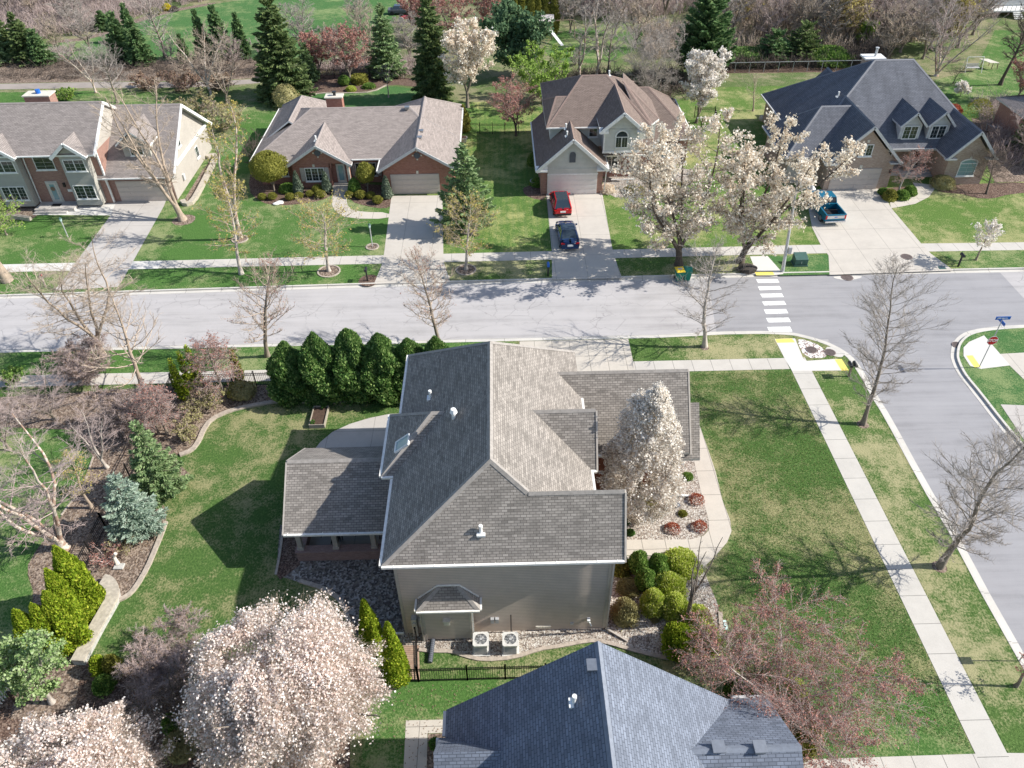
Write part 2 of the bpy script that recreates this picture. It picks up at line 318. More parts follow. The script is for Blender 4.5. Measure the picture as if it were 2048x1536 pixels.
        if bevel:
            import bmesh
            bm = bmesh.new(); bm.from_mesh(me); bmesh.ops.remove_doubles(bm, verts=bm.verts, dist=.0005); bm.to_mesh(me); bm.free()
            b = o.modifiers.new('bevel', 'BEVEL'); b.width = bevel; b.segments = 2; b.limit_method = 'ANGLE'
        return tag(o, label, kind=kind)
def struct(name, mb, mats, label=None): return mb.build(name, mats, kind='structure', label=label)
def smooth_line(pts, it=2, closed=False):
    for _ in range(it):
        q = []; n = len(pts); rng = range(n if closed else n-1)
        if not closed: q.append(pts[0])
        for i in rng:
            a, b = pts[i], pts[(i+1) % n]; q.append((a[0]*.75+b[0]*.25, a[1]*.75+b[1]*.25)); q.append((a[0]*.25+b[0]*.75, a[1]*.25+b[1]*.75))
        if not closed: q.append(pts[-1])
        pts = q
    return pts
def G(*uv, z=0): return [P(a, b, z) for a, b in uv]
def sheet(name, pts, z, mat, label=None, thick=0):
    mb = MB()
    if thick: mb.prism(pts, z-thick, z)
    else:
        n = len(pts); ar = sum(pts[i][0]*pts[(i+1) % n][1]-pts[(i+1) % n][0]*pts[i][1] for i in range(n))
        mb.poly([(p[0], p[1], z) for p in (pts if ar > 0 else pts[::-1])])
    return struct(name, mb, mat, label)
def offset_line(pts, d):
    out = []
    for i, p in enumerate(pts):
        a = pts[max(0, i-1)]; b = pts[min(len(pts)-1, i+1)]; dx, dy = b[0]-a[0], b[1]-a[1]; l = math.hypot(dx, dy) or 1; out.append((p[0]-dy/l*d, p[1]+dx/l*d))
    return out
def strip(mb, pts, d0, d1, z0, z1, m=0):
    A = offset_line(pts, d0); B = offset_line(pts, d1)
    for i in range(len(pts)-1):
        a, b, c, d = A[i], A[i+1], B[i+1], B[i]
        mb.poly([(a[0], a[1], z1), (b[0], b[1], z1), (c[0], c[1], z1), (d[0], d[1], z1)], m)
        for p, q in ((a, b), (c, d)): mb.poly([(p[0], p[1], z0), (q[0], q[1], z0), (q[0], q[1], z1), (p[0], p[1], z1)], m)
    for i in (0, -1):
        a, b = A[i], B[i]; mb.poly([(a[0], a[1], z0), (b[0], b[1], z0), (b[0], b[1], z1), (a[0], a[1], z1)], m)
    return mb
# ================================================================ SETTING
BIG = 420
sheet('ground', [(-BIG, -60), (BIG, -60), (BIG, 700), (-BIG, 700)], -.2, 'forest_floor')
KN = [(-200, 54.0), (-60, 55.35), (-42.6, 55.65), (-13, 56.2), (21, 56.5), (45, 56.4), (70, 56.1), (200, 55.2)]
YN = lambda x: float(np.interp(x, [p[0] for p in KN], [p[1] for p in KN]))
corner = smooth_line(G((1448, 669), (1530, 667.5), (1580, 670), (1600, 673.4), (1647, 686.6), (1679.5, 702.7), (1700, 720), (1722, 755), (1741, 790.6), (1767, 831.6), (1837.6, 963.5), (1896, 1062)), 1)
KS = [(-200, 47.5)]+[(x, 47.5) for x in (-60, -20, 0, 12)]+corner+[(25.55, 24), (25.45, 10), (25.4, -60)]
edgeE = smooth_line(G((2048, 655.7), (2014, 657.6), (1975, 661.5), (1945.7, 668), (1931, 677), (1921, 690), (1918, 708), (1919, 718), (1926, 735), (1936, 752), (1964, 785), (2005, 838), (2048, 889)), 1)
KE = [(200, 48.6), (60, 48.6)]+edgeE+[(edgeE[-1][0]+.1, 20), (edgeE[-1][0]+.1, -60)]
sheet('road', [(-200, -60), (200, -60), (200, 60), (-200, 60)], -.13, 'asphalt_old')
xs = P(1432, 668)[0]
sheet('road_surface_new', [(xs, 47.0), (P(1422, 561)[0], 57), (P(2004, 546)[0], 57), P(2004.6, 546), P(2048, 593), (P(2048, 593)[0]+5, 47), (35.5, 40), (35.5, -60), (25, -60), (25, 47)], -.125, 'asphalt_new')
sheet('lawn_north', KN+[(BIG, 690), (-BIG, 690)], 0, 'lawn_pale', thick=.2)
sheet('lawn_south_west', KS[::-1]+[(-200, -60)][:1] if False else KS+[(-200, -60)], 0, 'lawn_yard', thick=.2)
sheet('lawn_south_east', KE+[(200, -60)], 0, 'lawn_vivid', thick=.2)
kb = MB(); strip(kb, KN, -.52, -.16, -.2, -.115); strip(kb, KN, -.17, .0, -.2, .015); struct('kerb_north', kb, 'kerb_stone')
kb = MB(); strip(kb, KS, .16, .55, -.2, -.112); strip(kb, KS, 0, .17, -.2, .015); struct('kerb_south_west', kb, 'kerb_stone')
kb = MB(); strip(kb, KE, -.55, -.16, -.2, -.112); strip(kb, KE, -.17, .0, -.2, .015); struct('kerb_south_east', kb, 'kerb_stone')
# lawns of the north side
def lawn_poly(name, pts, mat, z=.004): return sheet(name, pts, z, mat)
lawn_poly('lawn_green_left', [(-120, YN(-120)+.02), (-60, 55.36), (-42.6, 55.67), (-13, 56.22), (-9.5, 56.27), (-9.5, 72), (-13, 92), (-31, 93), (-70, 93), (-120, 93)], 'lawn_green')
lawn_poly('lawn_mid', [(-6.9, 56.4), (5, 56.5), (5, 72), (3, 90), (-8, 92), (-6.9, 70)], 'lawn_mid')
lawn_poly('verge_north', [(-7.5, 56.32), (27, 56.47), (27, 59.4), (-7.5, 59.3)], 'lawn_verge', .008)
lawn_poly('verge_green', G((1533, 512), (1657, 509), (1659, 549), (1560, 551)), 'lawn_vivid', .0105)
lawn_poly('verge_east', [(40, 56.45), (100, 56.1), (100, 59.3), (38.8, 59.3)], 'lawn_green', .008)
# far lawns and wood floor
sheet('wood_floor', [(-170, 88), (-32, 88), (-30, 93), (-8, 92), (18, 93), (28, 101.5), (44, 101.5), (70, 92), (170, 84), (260, 400), (-260, 400)], .008, 'lawn_wood')
sheet('lawn_far_field', smooth_line(G((100, 82), (180, 78), (262, 45), (330, 25), (430, 8), (560, -12), (800, -14), (790, 50), (740, 92), (700, 110), (655, 125), (610, 120), (560, 132), (420, 128), (300, 131), (160, 128), (95, 110)), 1, True), .014, 'lawn_vivid')
sheet('lawn_far_slope', smooth_line(G((1085, 100), (1110, 68), (1150, 58), (1210, 48), (1280, 42), (1300, 75), (1240, 120), (1180, 128), (1110, 120)), 1, True), .014, 'lawn_green')
sheet('lawn_right_back', G((1990, 60), (2048, 62), (2120, 100), (2120, 265), (1985, 240), (1900, 232), (1850, 205), (1870, 160), (1950, 140)), .014, 'lawn_green')
sheet('fence_painted_shade', G((1440, 116), (1775, 110), (1775, 143), (1440, 147)), .0125, 'mulch')  # dark sheet painting the hedge shade behind the chain link fence
sheet('garden_lawn', smooth_line(G((610, 205), (614, 195), (640, 186), (700, 187), (745, 185), (775, 170), (850, 182), (880, 205), (920, 225), (640, 225)), 1, True), .02, 'lawn_vivid')
sheet('garden_bed', smooth_line(G((600, 150), (660, 150), (760, 150), (850, 160), (850, 176), (775, 168), (745, 182), (700, 186), (640, 184), (612, 194), (604, 207), (560, 210), (565, 185)), 1, True), .017, 'mulch')
sheet('rear_path', G((-300, 185), (-300, 202), (0, 179), (180, 176), (300, 176), (420, 174), (520, 166), (520, 158), (400, 164), (200, 164), (0, 168)), .016, 'gravel_dust')
sheet('rear_verge', G((-300, 160), (0, 125), (140, 122), (250, 125), (400, 118), (520, 118), (520, 156), (400, 162), (200, 163), (0, 167), (-300, 180)), .0145, 'mulch_pale')
sheet('hill_edge_path', smooth_line(G((105, 82), (180, 74), (260, 42), (330, 21), (430, 4), (432, 8), (332, 27), (264, 49), (182, 80), (108, 87)), 1, True), .018, 'mulch_pale')
# pavements
sheet('pavement_north', [(-200, 57.3), (-60, 59.05), (-42, 59.3), (-13, 59.3), (27, 59.45), (46.5, 59.27), (80, 59.1), (80, 60.5), (46.5, 60.6), (27, 60.95), (-13, 60.72), (-42, 60.55), (-60, 60.4), (-200, 59)], .012, 'pave_x')
sheet('pavement_repair', [(-46, 59.25), (-30.5, 59.27), (-30.5, 60.62), (-46, 60.55)], .016, 'pave_new')
sheet('pavement_south', [(-200, 43.35), (20.92, 43.35), (20.92, 44.65), (-200, 44.65)], .012, 'pave_x')
sheet('pavement_side', [(21.0, 44.65), (22.45, 44.65), (22.6, 15.46), (22.7, -20), (21.2, -20), (21.15, 15.46)], .0125, 'pave_y')
sheet('pavement_bottom', [(9.5, 13.9), (21.15, 14.0), (21.15, 15.46), (10, 15.4)], .0122, 'pave_x')
sheet('pavement_bottom_east', [(22.6, 13.9), (25.3, 14.0), (25.3, 15.35), (22.6, 15.46)], .0122, 'pave_x')
sheet('ramp_path_north', G((1500, 513), (1535, 512), (1567, 548), (1545, 551), (1515, 551)), .014, 'pave_new')
sheet('ramp_pad_north', G((1509, 544), (1545, 543), (1549, 550), (1513, 551)), .02, 'pad_yellow')
sheet('ramp_path_corner', G((1549, 678), (1590, 677), (1607, 719), (1612, 722), (1674, 718), (1697, 741), (1620, 742), (1584, 742), (1570, 719)), .0165, 'pave_new')
sheet('ramp_pad_corner', G((1550, 678.5), (1584, 677.5), (1590, 685), (1554, 686)), .02, 'pad_yellow')
sheet('ramp_pad_side', G((1669, 719), (1683, 718.5), (1697.5, 741), (1683, 741.5)), .02, 'pad_yellow')
sheet('cobble_bed', smooth_line(G((1592, 678), (1612, 680), (1640, 691), (1655, 707), (1651, 716), (1610, 716)), 1, True), .01, 'cobble')
sheet('ramp_path_east', smooth_line(G((1938, 684), (1968, 671), (2020, 731), (1962, 738), (1940, 732), (1927, 712), (1927, 695)), 0, True), .0165, 'pave_new')
sheet('ramp_pad_east', G((1932, 711.5), (1945, 711), (1962, 735), (1949, 735.5)), .02, 'pad_yellow')
sheet('pavement_east', G((2000, 708), (2090, 703), (2140, 760), (2090, 800), (2019, 731)), .0123, 'pave_drive')
sheet('driveway_east', G((2001, 809), (2080, 812), (2080, 870), (2048, 880)), .0124, 'pave_drive_old')
# crosswalk bars
mb = MB()
for (a, b, c, d) in (((1512, 558.5), (1555, 558), (1559, 565), (1516, 566)), ((1515.5, 573), (1559, 572), (1563.5, 579), (1519.5, 580.5)), ((1520, 587.5), (1563.5, 586.5), (1568, 594), (1524.5, 595)), ((1524, 603), (1568, 601.8), (1573, 609.5), (1528.5, 611)), ((1527.5, 619), (1572, 618), (1577, 626.5), (1532, 628)), ((1532, 636), (1577, 635), (1582, 644), (1536.5, 645)), ((1534, 654), (1580, 653), (1585, 663), (1539, 663.7))):
    mb.poly([(*P(*q, z=-.119), -.119) for q in (a, b, c, d)][::-1])
struct('crosswalk', mb, 'paint_road')
# driveways
sheet('driveway_left', G((235, 398), (334, 397), (327, 414), (245, 561), (236, 574), (108, 581), (125, 562), (221, 431)), .0162, 'pave_drive_old')
sheet('entry_walk_left', G((65, 430), (88, 402), (238, 398), (222, 431)), .0161, 'pave_new')
sheet('driveway_ranch', G((783, 392), (885, 391), (887, 523), (900, 562), (748, 568), (766, 524), (768, 508)), .0162, 'pave_drive')
sheet('driveway_white_house', G((1092, 386), (1204, 384), (1226, 505), (1244, 557), (1104, 559), (1104, 505)), .0162, 'pave_drive')
sheet('driveway_navy_house', G((1610, 380), (1760, 374), (1782, 416), (1843, 488), (1861, 507), (1907, 541), (1659, 550), (1657, 511), (1643, 493), (1624, 455)), .0162, 'pave_drive')
sheet('porch_walk_navy_house', smooth_line(G((1782, 417), (1830, 408), (1858, 394), (1874, 371), (1825, 365), (1834, 380), (1812, 399), (1779, 402)), 0, True), .0161, 'pave_walk')
sheet('ranch_front_walk', smooth_line(G((670, 366), (700, 366), (699, 380), (692, 405), (701, 418), (722, 424), (779, 425), (778, 438), (695, 437), (672, 425), (662, 408), (668, 384)), 1, True), .0161, 'pave_walk')
sheet('main_driveway', [(1.0, 37), (9.55, 37), (9.6, 47.45), (1.2, 47.45)], .0162, 'pave_walk')
sheet('front_walk', smooth_line(G((1370, 800), (1380, 818), (1395, 840), (1410, 881), (1431, 943), (1445, 1001), (1460, 1040), (1463, 1063), (1454, 1085), (1428, 1115), (1406, 1136), (1385, 1136), (1385, 1111), (1249, 1111), (1247, 1080), (1381, 1079), (1407, 1072), (1418, 1060), (1417, 1040), (1401, 981), (1386, 914), (1376, 830)), 0, True), .0161, 'pave_walk')
sheet('rock_bed_front', G((1244, 1081), (1240, 900), (1372, 830), (1386, 914), (1401, 981), (1417, 1040), (1417, 1058), (1407, 1071), (1381, 1080)), .0075, 'gravel')
sheet('entry_slab', [(3.9, 25.3), (5.4, 25.3), (5.4, 31.6), (3.9, 31.6)], .011, 'pave_walk')
sheet('rock_bed_side', smooth_line(G((1228, 1110), (1249, 1112), (1385, 1112), (1406, 1138), (1436, 1210), (1443, 1262), (1430, 1300), (1390, 1319), (1337, 1318), (1278, 1304), (1205, 1283), (1175, 1282), (1120, 1293), (1077, 1299), (1029, 1316), (967, 1321), (931, 1313), (906, 1303), (830, 1302), (806, 1290), (800, 1266), (900, 1230), (1200, 1230)), 0, True), .0076, 'gravel')
sheet('rear_lawn_left', G((-100, 192), (0, 185), (250, 181), (420, 192), (520, 205), (575, 215), (560, 250), (400, 262), (300, 230), (0, 215), (-100, 220)), .0165, 'lawn_green')
sheet('side_lawn_ranch', G((885, 208), (1000, 202), (1085, 215), (1085, 262), (900, 262)), .0165, 'lawn_mid')
sheet('rock_bed_patio', smooth_line(G((560, 1050), (800, 1040), (816, 1290), (806, 1300), (740, 1310), (700, 1250), (688, 1210), (660, 1185), (620, 1172), (585, 1160), (552, 1150)), 0, True), .0074, 'gravel_painted_shade')  # real rock bed, coloured darker to paint the house shade on it
sheet('mulch_patio_side', G((566, 1060), (595, 1060), (600, 1130), (560, 1160), (553, 1150)), .011, 'mulch')
sheet('lawn_behind_fence', smooth_line(G((842, 1306), (906, 1306), (931, 1316), (967, 1324), (1029, 1320), (1077, 1303), (1175, 1288), (1205, 1288), (1180, 1352), (1011, 1358), (842, 1362)), 0, True), .0072, 'lawn_verge')
sheet('brick_step_path', G((806, 1291), (838, 1291), (840, 1360), (800, 1362)), .0112, 'brick_path')
sheet('patio_slab', smooth_line(G((625, 905), (640, 885), (665, 864), (700, 848), (740, 836), (780, 828), (840, 825), (840, 905)), 0, True), .0163, 'pave_drive_old')
sheet('patio_floor', [(-12.0, 27.3), (-5.6, 27.3), (-5.6, 33.4), (-12.0, 33.4)], .05, 'pave_drive_old', thick=.045)
sheet('neighbour_walk', G((812, 1441), (900, 1439), (900, 1465), (855, 1467), (853, 1560), (806, 1560)), .0123, 'pave_walk')
sheet('neighbour_lawn', [(-7, -20), (12.4, -20), (21.1, 13.9), (21.1, 19), (17, 19.4), (9, 19.6), (-7, 19.8)], .0035, 'lawn_green')
sheet('yard_left', G((-250, 1240), (55, 1240), (64, 1183), (54, 1150), (56, 1128), (88, 1081), (123, 1031), (164, 981), (187, 914), (200, 800), (-250, 830)), .0035, 'lawn_green')
sheet('yard_left_low', G((-250, 1240), (55, 1240), (30, 1330), (-10, 1450), (-250, 1450)), .0036, 'lawn_green')
sheet('neighbour_bed', G((856, 1468), (900, 1466), (900, 1560), (852, 1560)), .013, 'mulch_pale')
sheet('verge_strip_south', [(-120, 44.66), (.9, 44.66), (.9, 47.48), (-120, 47.48)], .0036, 'lawn_green')
sheet('verge_corner', G((1264, 677.5), (1548, 672), (1570, 718), (1265, 720)), .0036, 'lawn_verge')
sheet('verge_side', [(22.5, 43.1), (24.6, 43.1), (25.5, 37), (25.5, 10), (22.7, 10)], .0036, 'lawn_verge')
west = G((-100, 800), (160, 785), (345, 772), (560, 770), (820, 775), (820, 800), (760, 802), (700, 804), (640, 806), (568, 801), (498, 813), (457, 823), (422, 840), (407, 861), (398, 884), (384, 902), (350, 912), (360, 930), (381, 950), (376, 966), (350, 984), (322, 992), (333, 1030), (332, 1045), (325, 1066), (311, 1100), (296, 1136), (272, 1177), (255, 1194), (233, 1203), (176, 1309), (164, 1324), (150, 1420), (20, 1440), (60, 1250), (67, 1183), (56, 1150), (56, 1130), (73, 1100), (88, 1081), (123, 1031), (164, 981), (187, 914), (150, 860), (-100, 850))
sheet('mulch_bed_west', west, .0078, 'mulch_pale')
sheet('mulch_bed_bottom', smooth_line(G((160, 1320), (260, 1330), (420, 1380), (700, 1450), (700, 1600), (-100, 1600), (-60, 1440), (40, 1380)), 0, True), .0077, 'mulch')
sheet('mulch_bed_ranch', smooth_line(G((505, 330), (580, 375), (668, 368), (668, 384), (655, 397), (620, 406), (560, 412), (520, 405), (495, 380)), 1, True), .011, 'mulch')
sheet('mulch_bed_ranch_right', smooth_line(G((700, 366), (788, 372), (783, 412), (768, 418), (735, 413), (700, 403), (699, 380)), 1, True), .011, 'mulch')
sheet('mulch_bed_navy', smooth_line(G((1862, 372), (2080, 362), (2080, 384), (2020, 388), (1985, 398), (1950, 396), (1925, 388), (1880, 385)), 1, True), .011, 'mulch')
sheet('island_bed_navy', smooth_line(G((1756, 378), (1824, 372), (1834, 380), (1812, 397), (1780, 401), (1760, 396)), 1, True), .02, 'mulch')
sheet('mulch_bed_white_house', smooth_line(G((1048, 372), (1092, 370), (1092, 402), (1060, 396), (1045, 385)), 1, True), .011, 'mulch')
sheet('rock_bed_white_house', smooth_line(G((1204, 345), (1385, 330), (1390, 372), (1300, 392), (1208, 396)), 1, True), .011, 'gravel')
sheet('mulch_bed_left_house', G((365, 405), (405, 340), (425, 318), (432, 322), (404, 375), (385, 408), (372, 412)), .0105, 'mulch_pale')
sheet('bed_left_front', G((15, 415), (70, 395), (115, 402), (62, 440), (10, 440)), .0105, 'mulch_pale')
sheet('brush_floor_right', G((1940, 225), (2160, 215), (2160, 360), (1990, 365), (1960, 300)), .012, 'mulch_pale')
def ringbed(u, v, r, mat='mulch_pale', stone=True):
    x, y = P(u, v); sheet('tree_ring_bed', [(x+r*math.cos(t)*random.uniform(.93, 1.07), y+r*math.sin(t)) for t in [i*math.pi/9 for i in range(18)]], .0125, mat)
    if stone:
        mb = MB(); pts = [(x+r*math.cos(i*math.pi/11), y+r*math.sin(i*math.pi/11)) for i in range(23)]; strip(mb, pts, -.07, .07, 0, .07); struct('ring_edging', mb, 'edging')
random.seed(3)
ringbed(658, 543, .95); ringbed(932, 540, .85); ringbed(745, 494, .55); ringbed(480, 479, .7); ringbed(934, 459, .9); ringbed(738, 561, .9, 'mulch', False); ringbed(777, 196, .8, 'mulch', False); ringbed(1409, 695, .35, stone=False); ringbed(368, 440, 1.1, stone=False); ringbed(1726, 849, .4, stone=False); ringbed(1879, 1134, .4, stone=False)
# edging lines
def edging(name, pts, w_=.16, z1=.09, mat='edging', lab=None):
    mb = MB(); strip(mb, pts, -w_/2, w_/2, 0, z1); o = mb.build(name, mat); return o
for nm, pts, w_, z1, mat, lab, kw in (
    ('garden_edging', G((820, 803), (760, 800), (700, 803), (645, 806), (568, 801), (498, 813), (457, 823), (422, 840), (407, 861), (398, 884), (384, 902), (360, 911)), .32, .12, 'edging', 'curved pale stone edging along the mulch bed beside the arborvitae row', 'edging'),
    ('garden_edging', G((332, 1045), (325, 1066), (311, 1100), (296, 1136), (272, 1177), (255, 1194), (233, 1203)), .26, .12, 'edging', 'curved pale edging below the blue spruce, bordering the back lawn', 'edging'),
    ('garden_edging', G((566, 1062), (560, 1110), (552, 1150)), .14, .08, 'edging', 'short straight edging beside the covered patio', 'edging'),
    ('garden_edging', G((600, 1163), (640, 1175), (670, 1190), (688, 1212), (697, 1240), (700, 1260)), .24, .1, 'edging', 'curved edging in the shade between lawn and rock bed under the patio', 'edging'),
    ('garden_edging', G((838, 1300), (865, 1303), (906, 1303), (931, 1313), (967, 1321), (1029, 1316), (1077, 1299), (1120, 1293), (1175, 1282), (1205, 1283), (1278, 1304), (1337, 1318), (1390, 1319), (1430, 1300), (1443, 1266), (1440, 1225)), .2, .08, 'edging', 'long concrete edging around the rock bed with the air conditioners', 'edging'),
    ('garden_edging', G((187, 914), (164, 981), (138, 1010), (123, 1031)), .1, .06, 'edging', 'thin edging left of the wire-fenced mulch bed', 'edging'),
    ('garden_edging', G((610, 207), (614, 195), (640, 186), (700, 187), (745, 185), (775, 170)), .2, .1, 'edging', 'edging of the flower bed behind the brick ranch house', 'edging'),
    ('landscape_wall', G((366, 405), (372, 412), (386, 408), (404, 376), (433, 318), (427, 312), (415, 318)), .5, .35, 'stone_cap', 'low pale block wall round the planting bed beside the left brick house', 'garden wall')):
    o = edging(nm, smooth_line(pts, 1), w_, z1, mat); tag(o, lab, kw, 'garden edgings' if nm == 'garden_edging' else None)
mb = MB(); pts = smooth_line(G((209, 1168), (218, 1169), (228, 1180), (231, 1200), (219, 1222), (200, 1255), (176, 1300), (160, 1330)), 1)
strip(mb, pts, -.34, .34, .32, .44, 0); strip(mb, pts, -.3, .3, 0, .33, 1); tag(mb.build('retaining_wall', ['stone_cap', 'stone_grey']), 'low curved stone retaining wall with a flat tan cap beside the lime arborvitae', 'retaining wall')
mb = MB(); pts = [P(12, 436), P(40, 437), P(62, 441)]; strip(mb, pts, -.2, .2, 0, .35); tag(mb.build('landscape_wall', 'stone_cap'), 'small curved stone wall at the left house front bed', 'garden wall')
# manhole covers and drains
def cover(u, v, r, z, lab):
    x, y = P(u, v); t = thing('manhole_cover', lab, 'manhole cover', (x, y, z), 'iron covers'); MB().disc((x, y), r, z, z+.02, 22).build('rim', 'cast_iron', t)
    mb = MB()
    for i in range(-3, 4):
        hw = math.sqrt(max(0, (r*.85)**2-(i*r*.24)**2)); mb.box(x-hw, x+hw, y+i*r*.24-.02, y+i*r*.24+.02, z+.02, z+.03)
    mb.build('rib', 'black_metal', t)
def apron(u, v, du, name):
    pts = smooth_line(G(*[(u+a*du, v+b) for a, b in ((-28, 3), (-12, 6), (0, 8), (12, 6), (28, 2), (28, -2), (-28, -1))], z=-.1), 1, True); sheet(name, pts, -.108, 'kerb_stone', thick=.06)
apron(1695, 553, 1, 'drain_apron'); cover(1695, 553, .5, -.1, 'round iron drain set in the kerb before the navy roofed house')
cover(1813, 514, .5, .02, 'brown iron cover in the apron of the navy roofed house driveway')
cover(1623, 700, .42, .03, 'rusty round cover in the cobble bed at the crosswalk corner')
sheet('drain_apron_corner', smooth_line(G((1648, 694), (1672, 694), (1690, 708), (1683, 716), (1660, 710)), 1, True), .012, 'kerb_stone'); cover(1660, 705, .42, .014, 'round drain grate beside the cobble bed behind the curved kerb')
sheet('drain_apron_east', smooth_line(G((1903, 681), (1926, 677), (1932, 690), (1920, 712), (1908, 690)), 1, True), -.105, 'kerb_stone', thick=.05); cover(1916, 688, .42, -.103, 'round drain grate on the kerb of the stop sign corner')
x, y = P(1884, 536); t = thing('water_hatch', 'small dark square lid in the driveway apron near the mailbox', 'hatch', (x, y, .017)); MB().box(x-.3, x+.3, y-.22, y+.22, .017, .035).build('lid', 'util_green', t); MB().box(x-.22, x+.22, y-.03, y+.03, .035, .045).build('rib', 'steel', t)
# ================================================================ HOUSES
def wing_polys(x0, x1, y0, y1, ze, zr, axis='x', e0='g', e1='g', k=1.):
    if axis == 'x':
        yc = (y0+y1)/2; run = (y1-y0)/2*k; a = x0+(run if e0 == 'h' else 0); b = x1-(run if e1 == 'h' else 0)
        A, B = (a, yc, zr), (b, yc, zr); q = [(x0, y0, ze), (x1, y0, ze), (x1, y1, ze), (x0, y1, ze)]
        ps = [[q[0], q[1], B, A], [q[2], q[3], A, B]]
        if e0 == 'h': ps.append([q[3], q[0], A])
        if e1 == 'h': ps.append([q[1], q[2], B])
    else:
        xc = (x0+x1)/2; run = (x1-x0)/2*k; a = y0+(run if e0 == 'h' else 0); b = y1-(run if e1 == 'h' else 0)
        A, B = (xc, a, zr), (xc, b, zr); q = [(x0, y0, ze), (x1, y0, ze), (x1, y1, ze), (x0, y1, ze)]
        ps = [[q[1], q[2], B, A], [q[3], q[0], A, B]]
        if e0 == 'h': ps.append([q[0], q[1], A])
        if e1 == 'h': ps.append([q[2], q[3], B])
    return ps
def nrm(p):
    a, b, c = Vector(p[0]), Vector(p[1]), Vector(p[2]); n = (b-a).cross(c-a).normalized(); return n if n.z > 0 else -n
def add_roof(mb, polys, t=.17, caps=True):
    key = lambda p: (round(p[0], 2), round(p[1], 2), round(p[2], 2)); E = {}
    for p in polys:
        n = nrm(p)
        for i in range(len(p)):
            a, b = p[i], p[(i+1) % len(p)]; E.setdefault(frozenset((key(a), key(b))), []).append((a, b, n, p))
    for p in polys:
        v = (Vector(p[1])-Vector(p[0])).cross(Vector(p[2])-Vector(p[0])); pp = p if v.z > 0 else p[::-1]
        mb.poly(pp, 0); mb.poly([(q[0], q[1], q[2]-t) for q in pp[::-1]], 1)
    for k, L in E.items():
        a, b, n, p = L[0]
        if len(L) == 1: mb.poly([a, b, (b[0], b[1], b[2]-t), (a[0], a[1], a[2]-t)], 1)
        elif caps:
            A, B = Vector(a), Vector(b); e = (B-A).normalized(); n1, n2 = L[0][2], L[1][2]; m = (n1+n2).normalized()*.03
            f = []
            for (_, _, nn, pol) in L:
                d = nn.cross(e).normalized(); cen = sum((Vector(q) for q in pol), Vector())/len(pol)
                if d.dot(cen-A) < 0: d = -d
                f.append(d*.17+nn*.022)
            if f[0].z+f[1].z < 0:
                mb.poly([A+m, B+m, B+f[0], A+f[0]], 2); mb.poly([A+m, B+m, B+f[1], A+f[1]], 2)
def eave_gutter(mb, a, b, w_=.13, h_=.12):
    """white gutter along a horizontal eave, on the outside (right-hand side of a->b)"""
    A, B = Vector(a), Vector(b); d = (B-A).normalized(); o = Vector((d.y, -d.x, 0))*(w_/2+.004); mb.bar(A+o-Vector((0, 0, h_/2)), B+o-Vector((0, 0, h_/2)), w_, h_)
def rake(mb, a, b, out, w_=.09, h_=.24):
    A, B = Vector(a), Vector(b); o = Vector(out)*(w_/2+.003); mb.bar(A+o-Vector((0, 0, h_*.6)), B+o-Vector((0, 0, h_*.6)), w_, h_)
def fbox(mb, face, cx, cy, z0, z1, a0, a1, b0, b1, m=0):
    """box in wall coordinates: a along the wall, b outward"""
    if face == 'S': mb.box(cx+a0, cx+a1, cy-b1, cy-b0, z0, z1, m)
    elif face == 'N': mb.box(cx-a1, cx-a0, cy+b0, cy+b1, z0, z1, m)
    elif face == 'E': mb.box(cx+b0, cx+b1, cy+a0, cy+a1, z0, z1, m)
    else: mb.box(cx-b1, cx-b0, cy-a1, cy-a0, z0, z1, m)
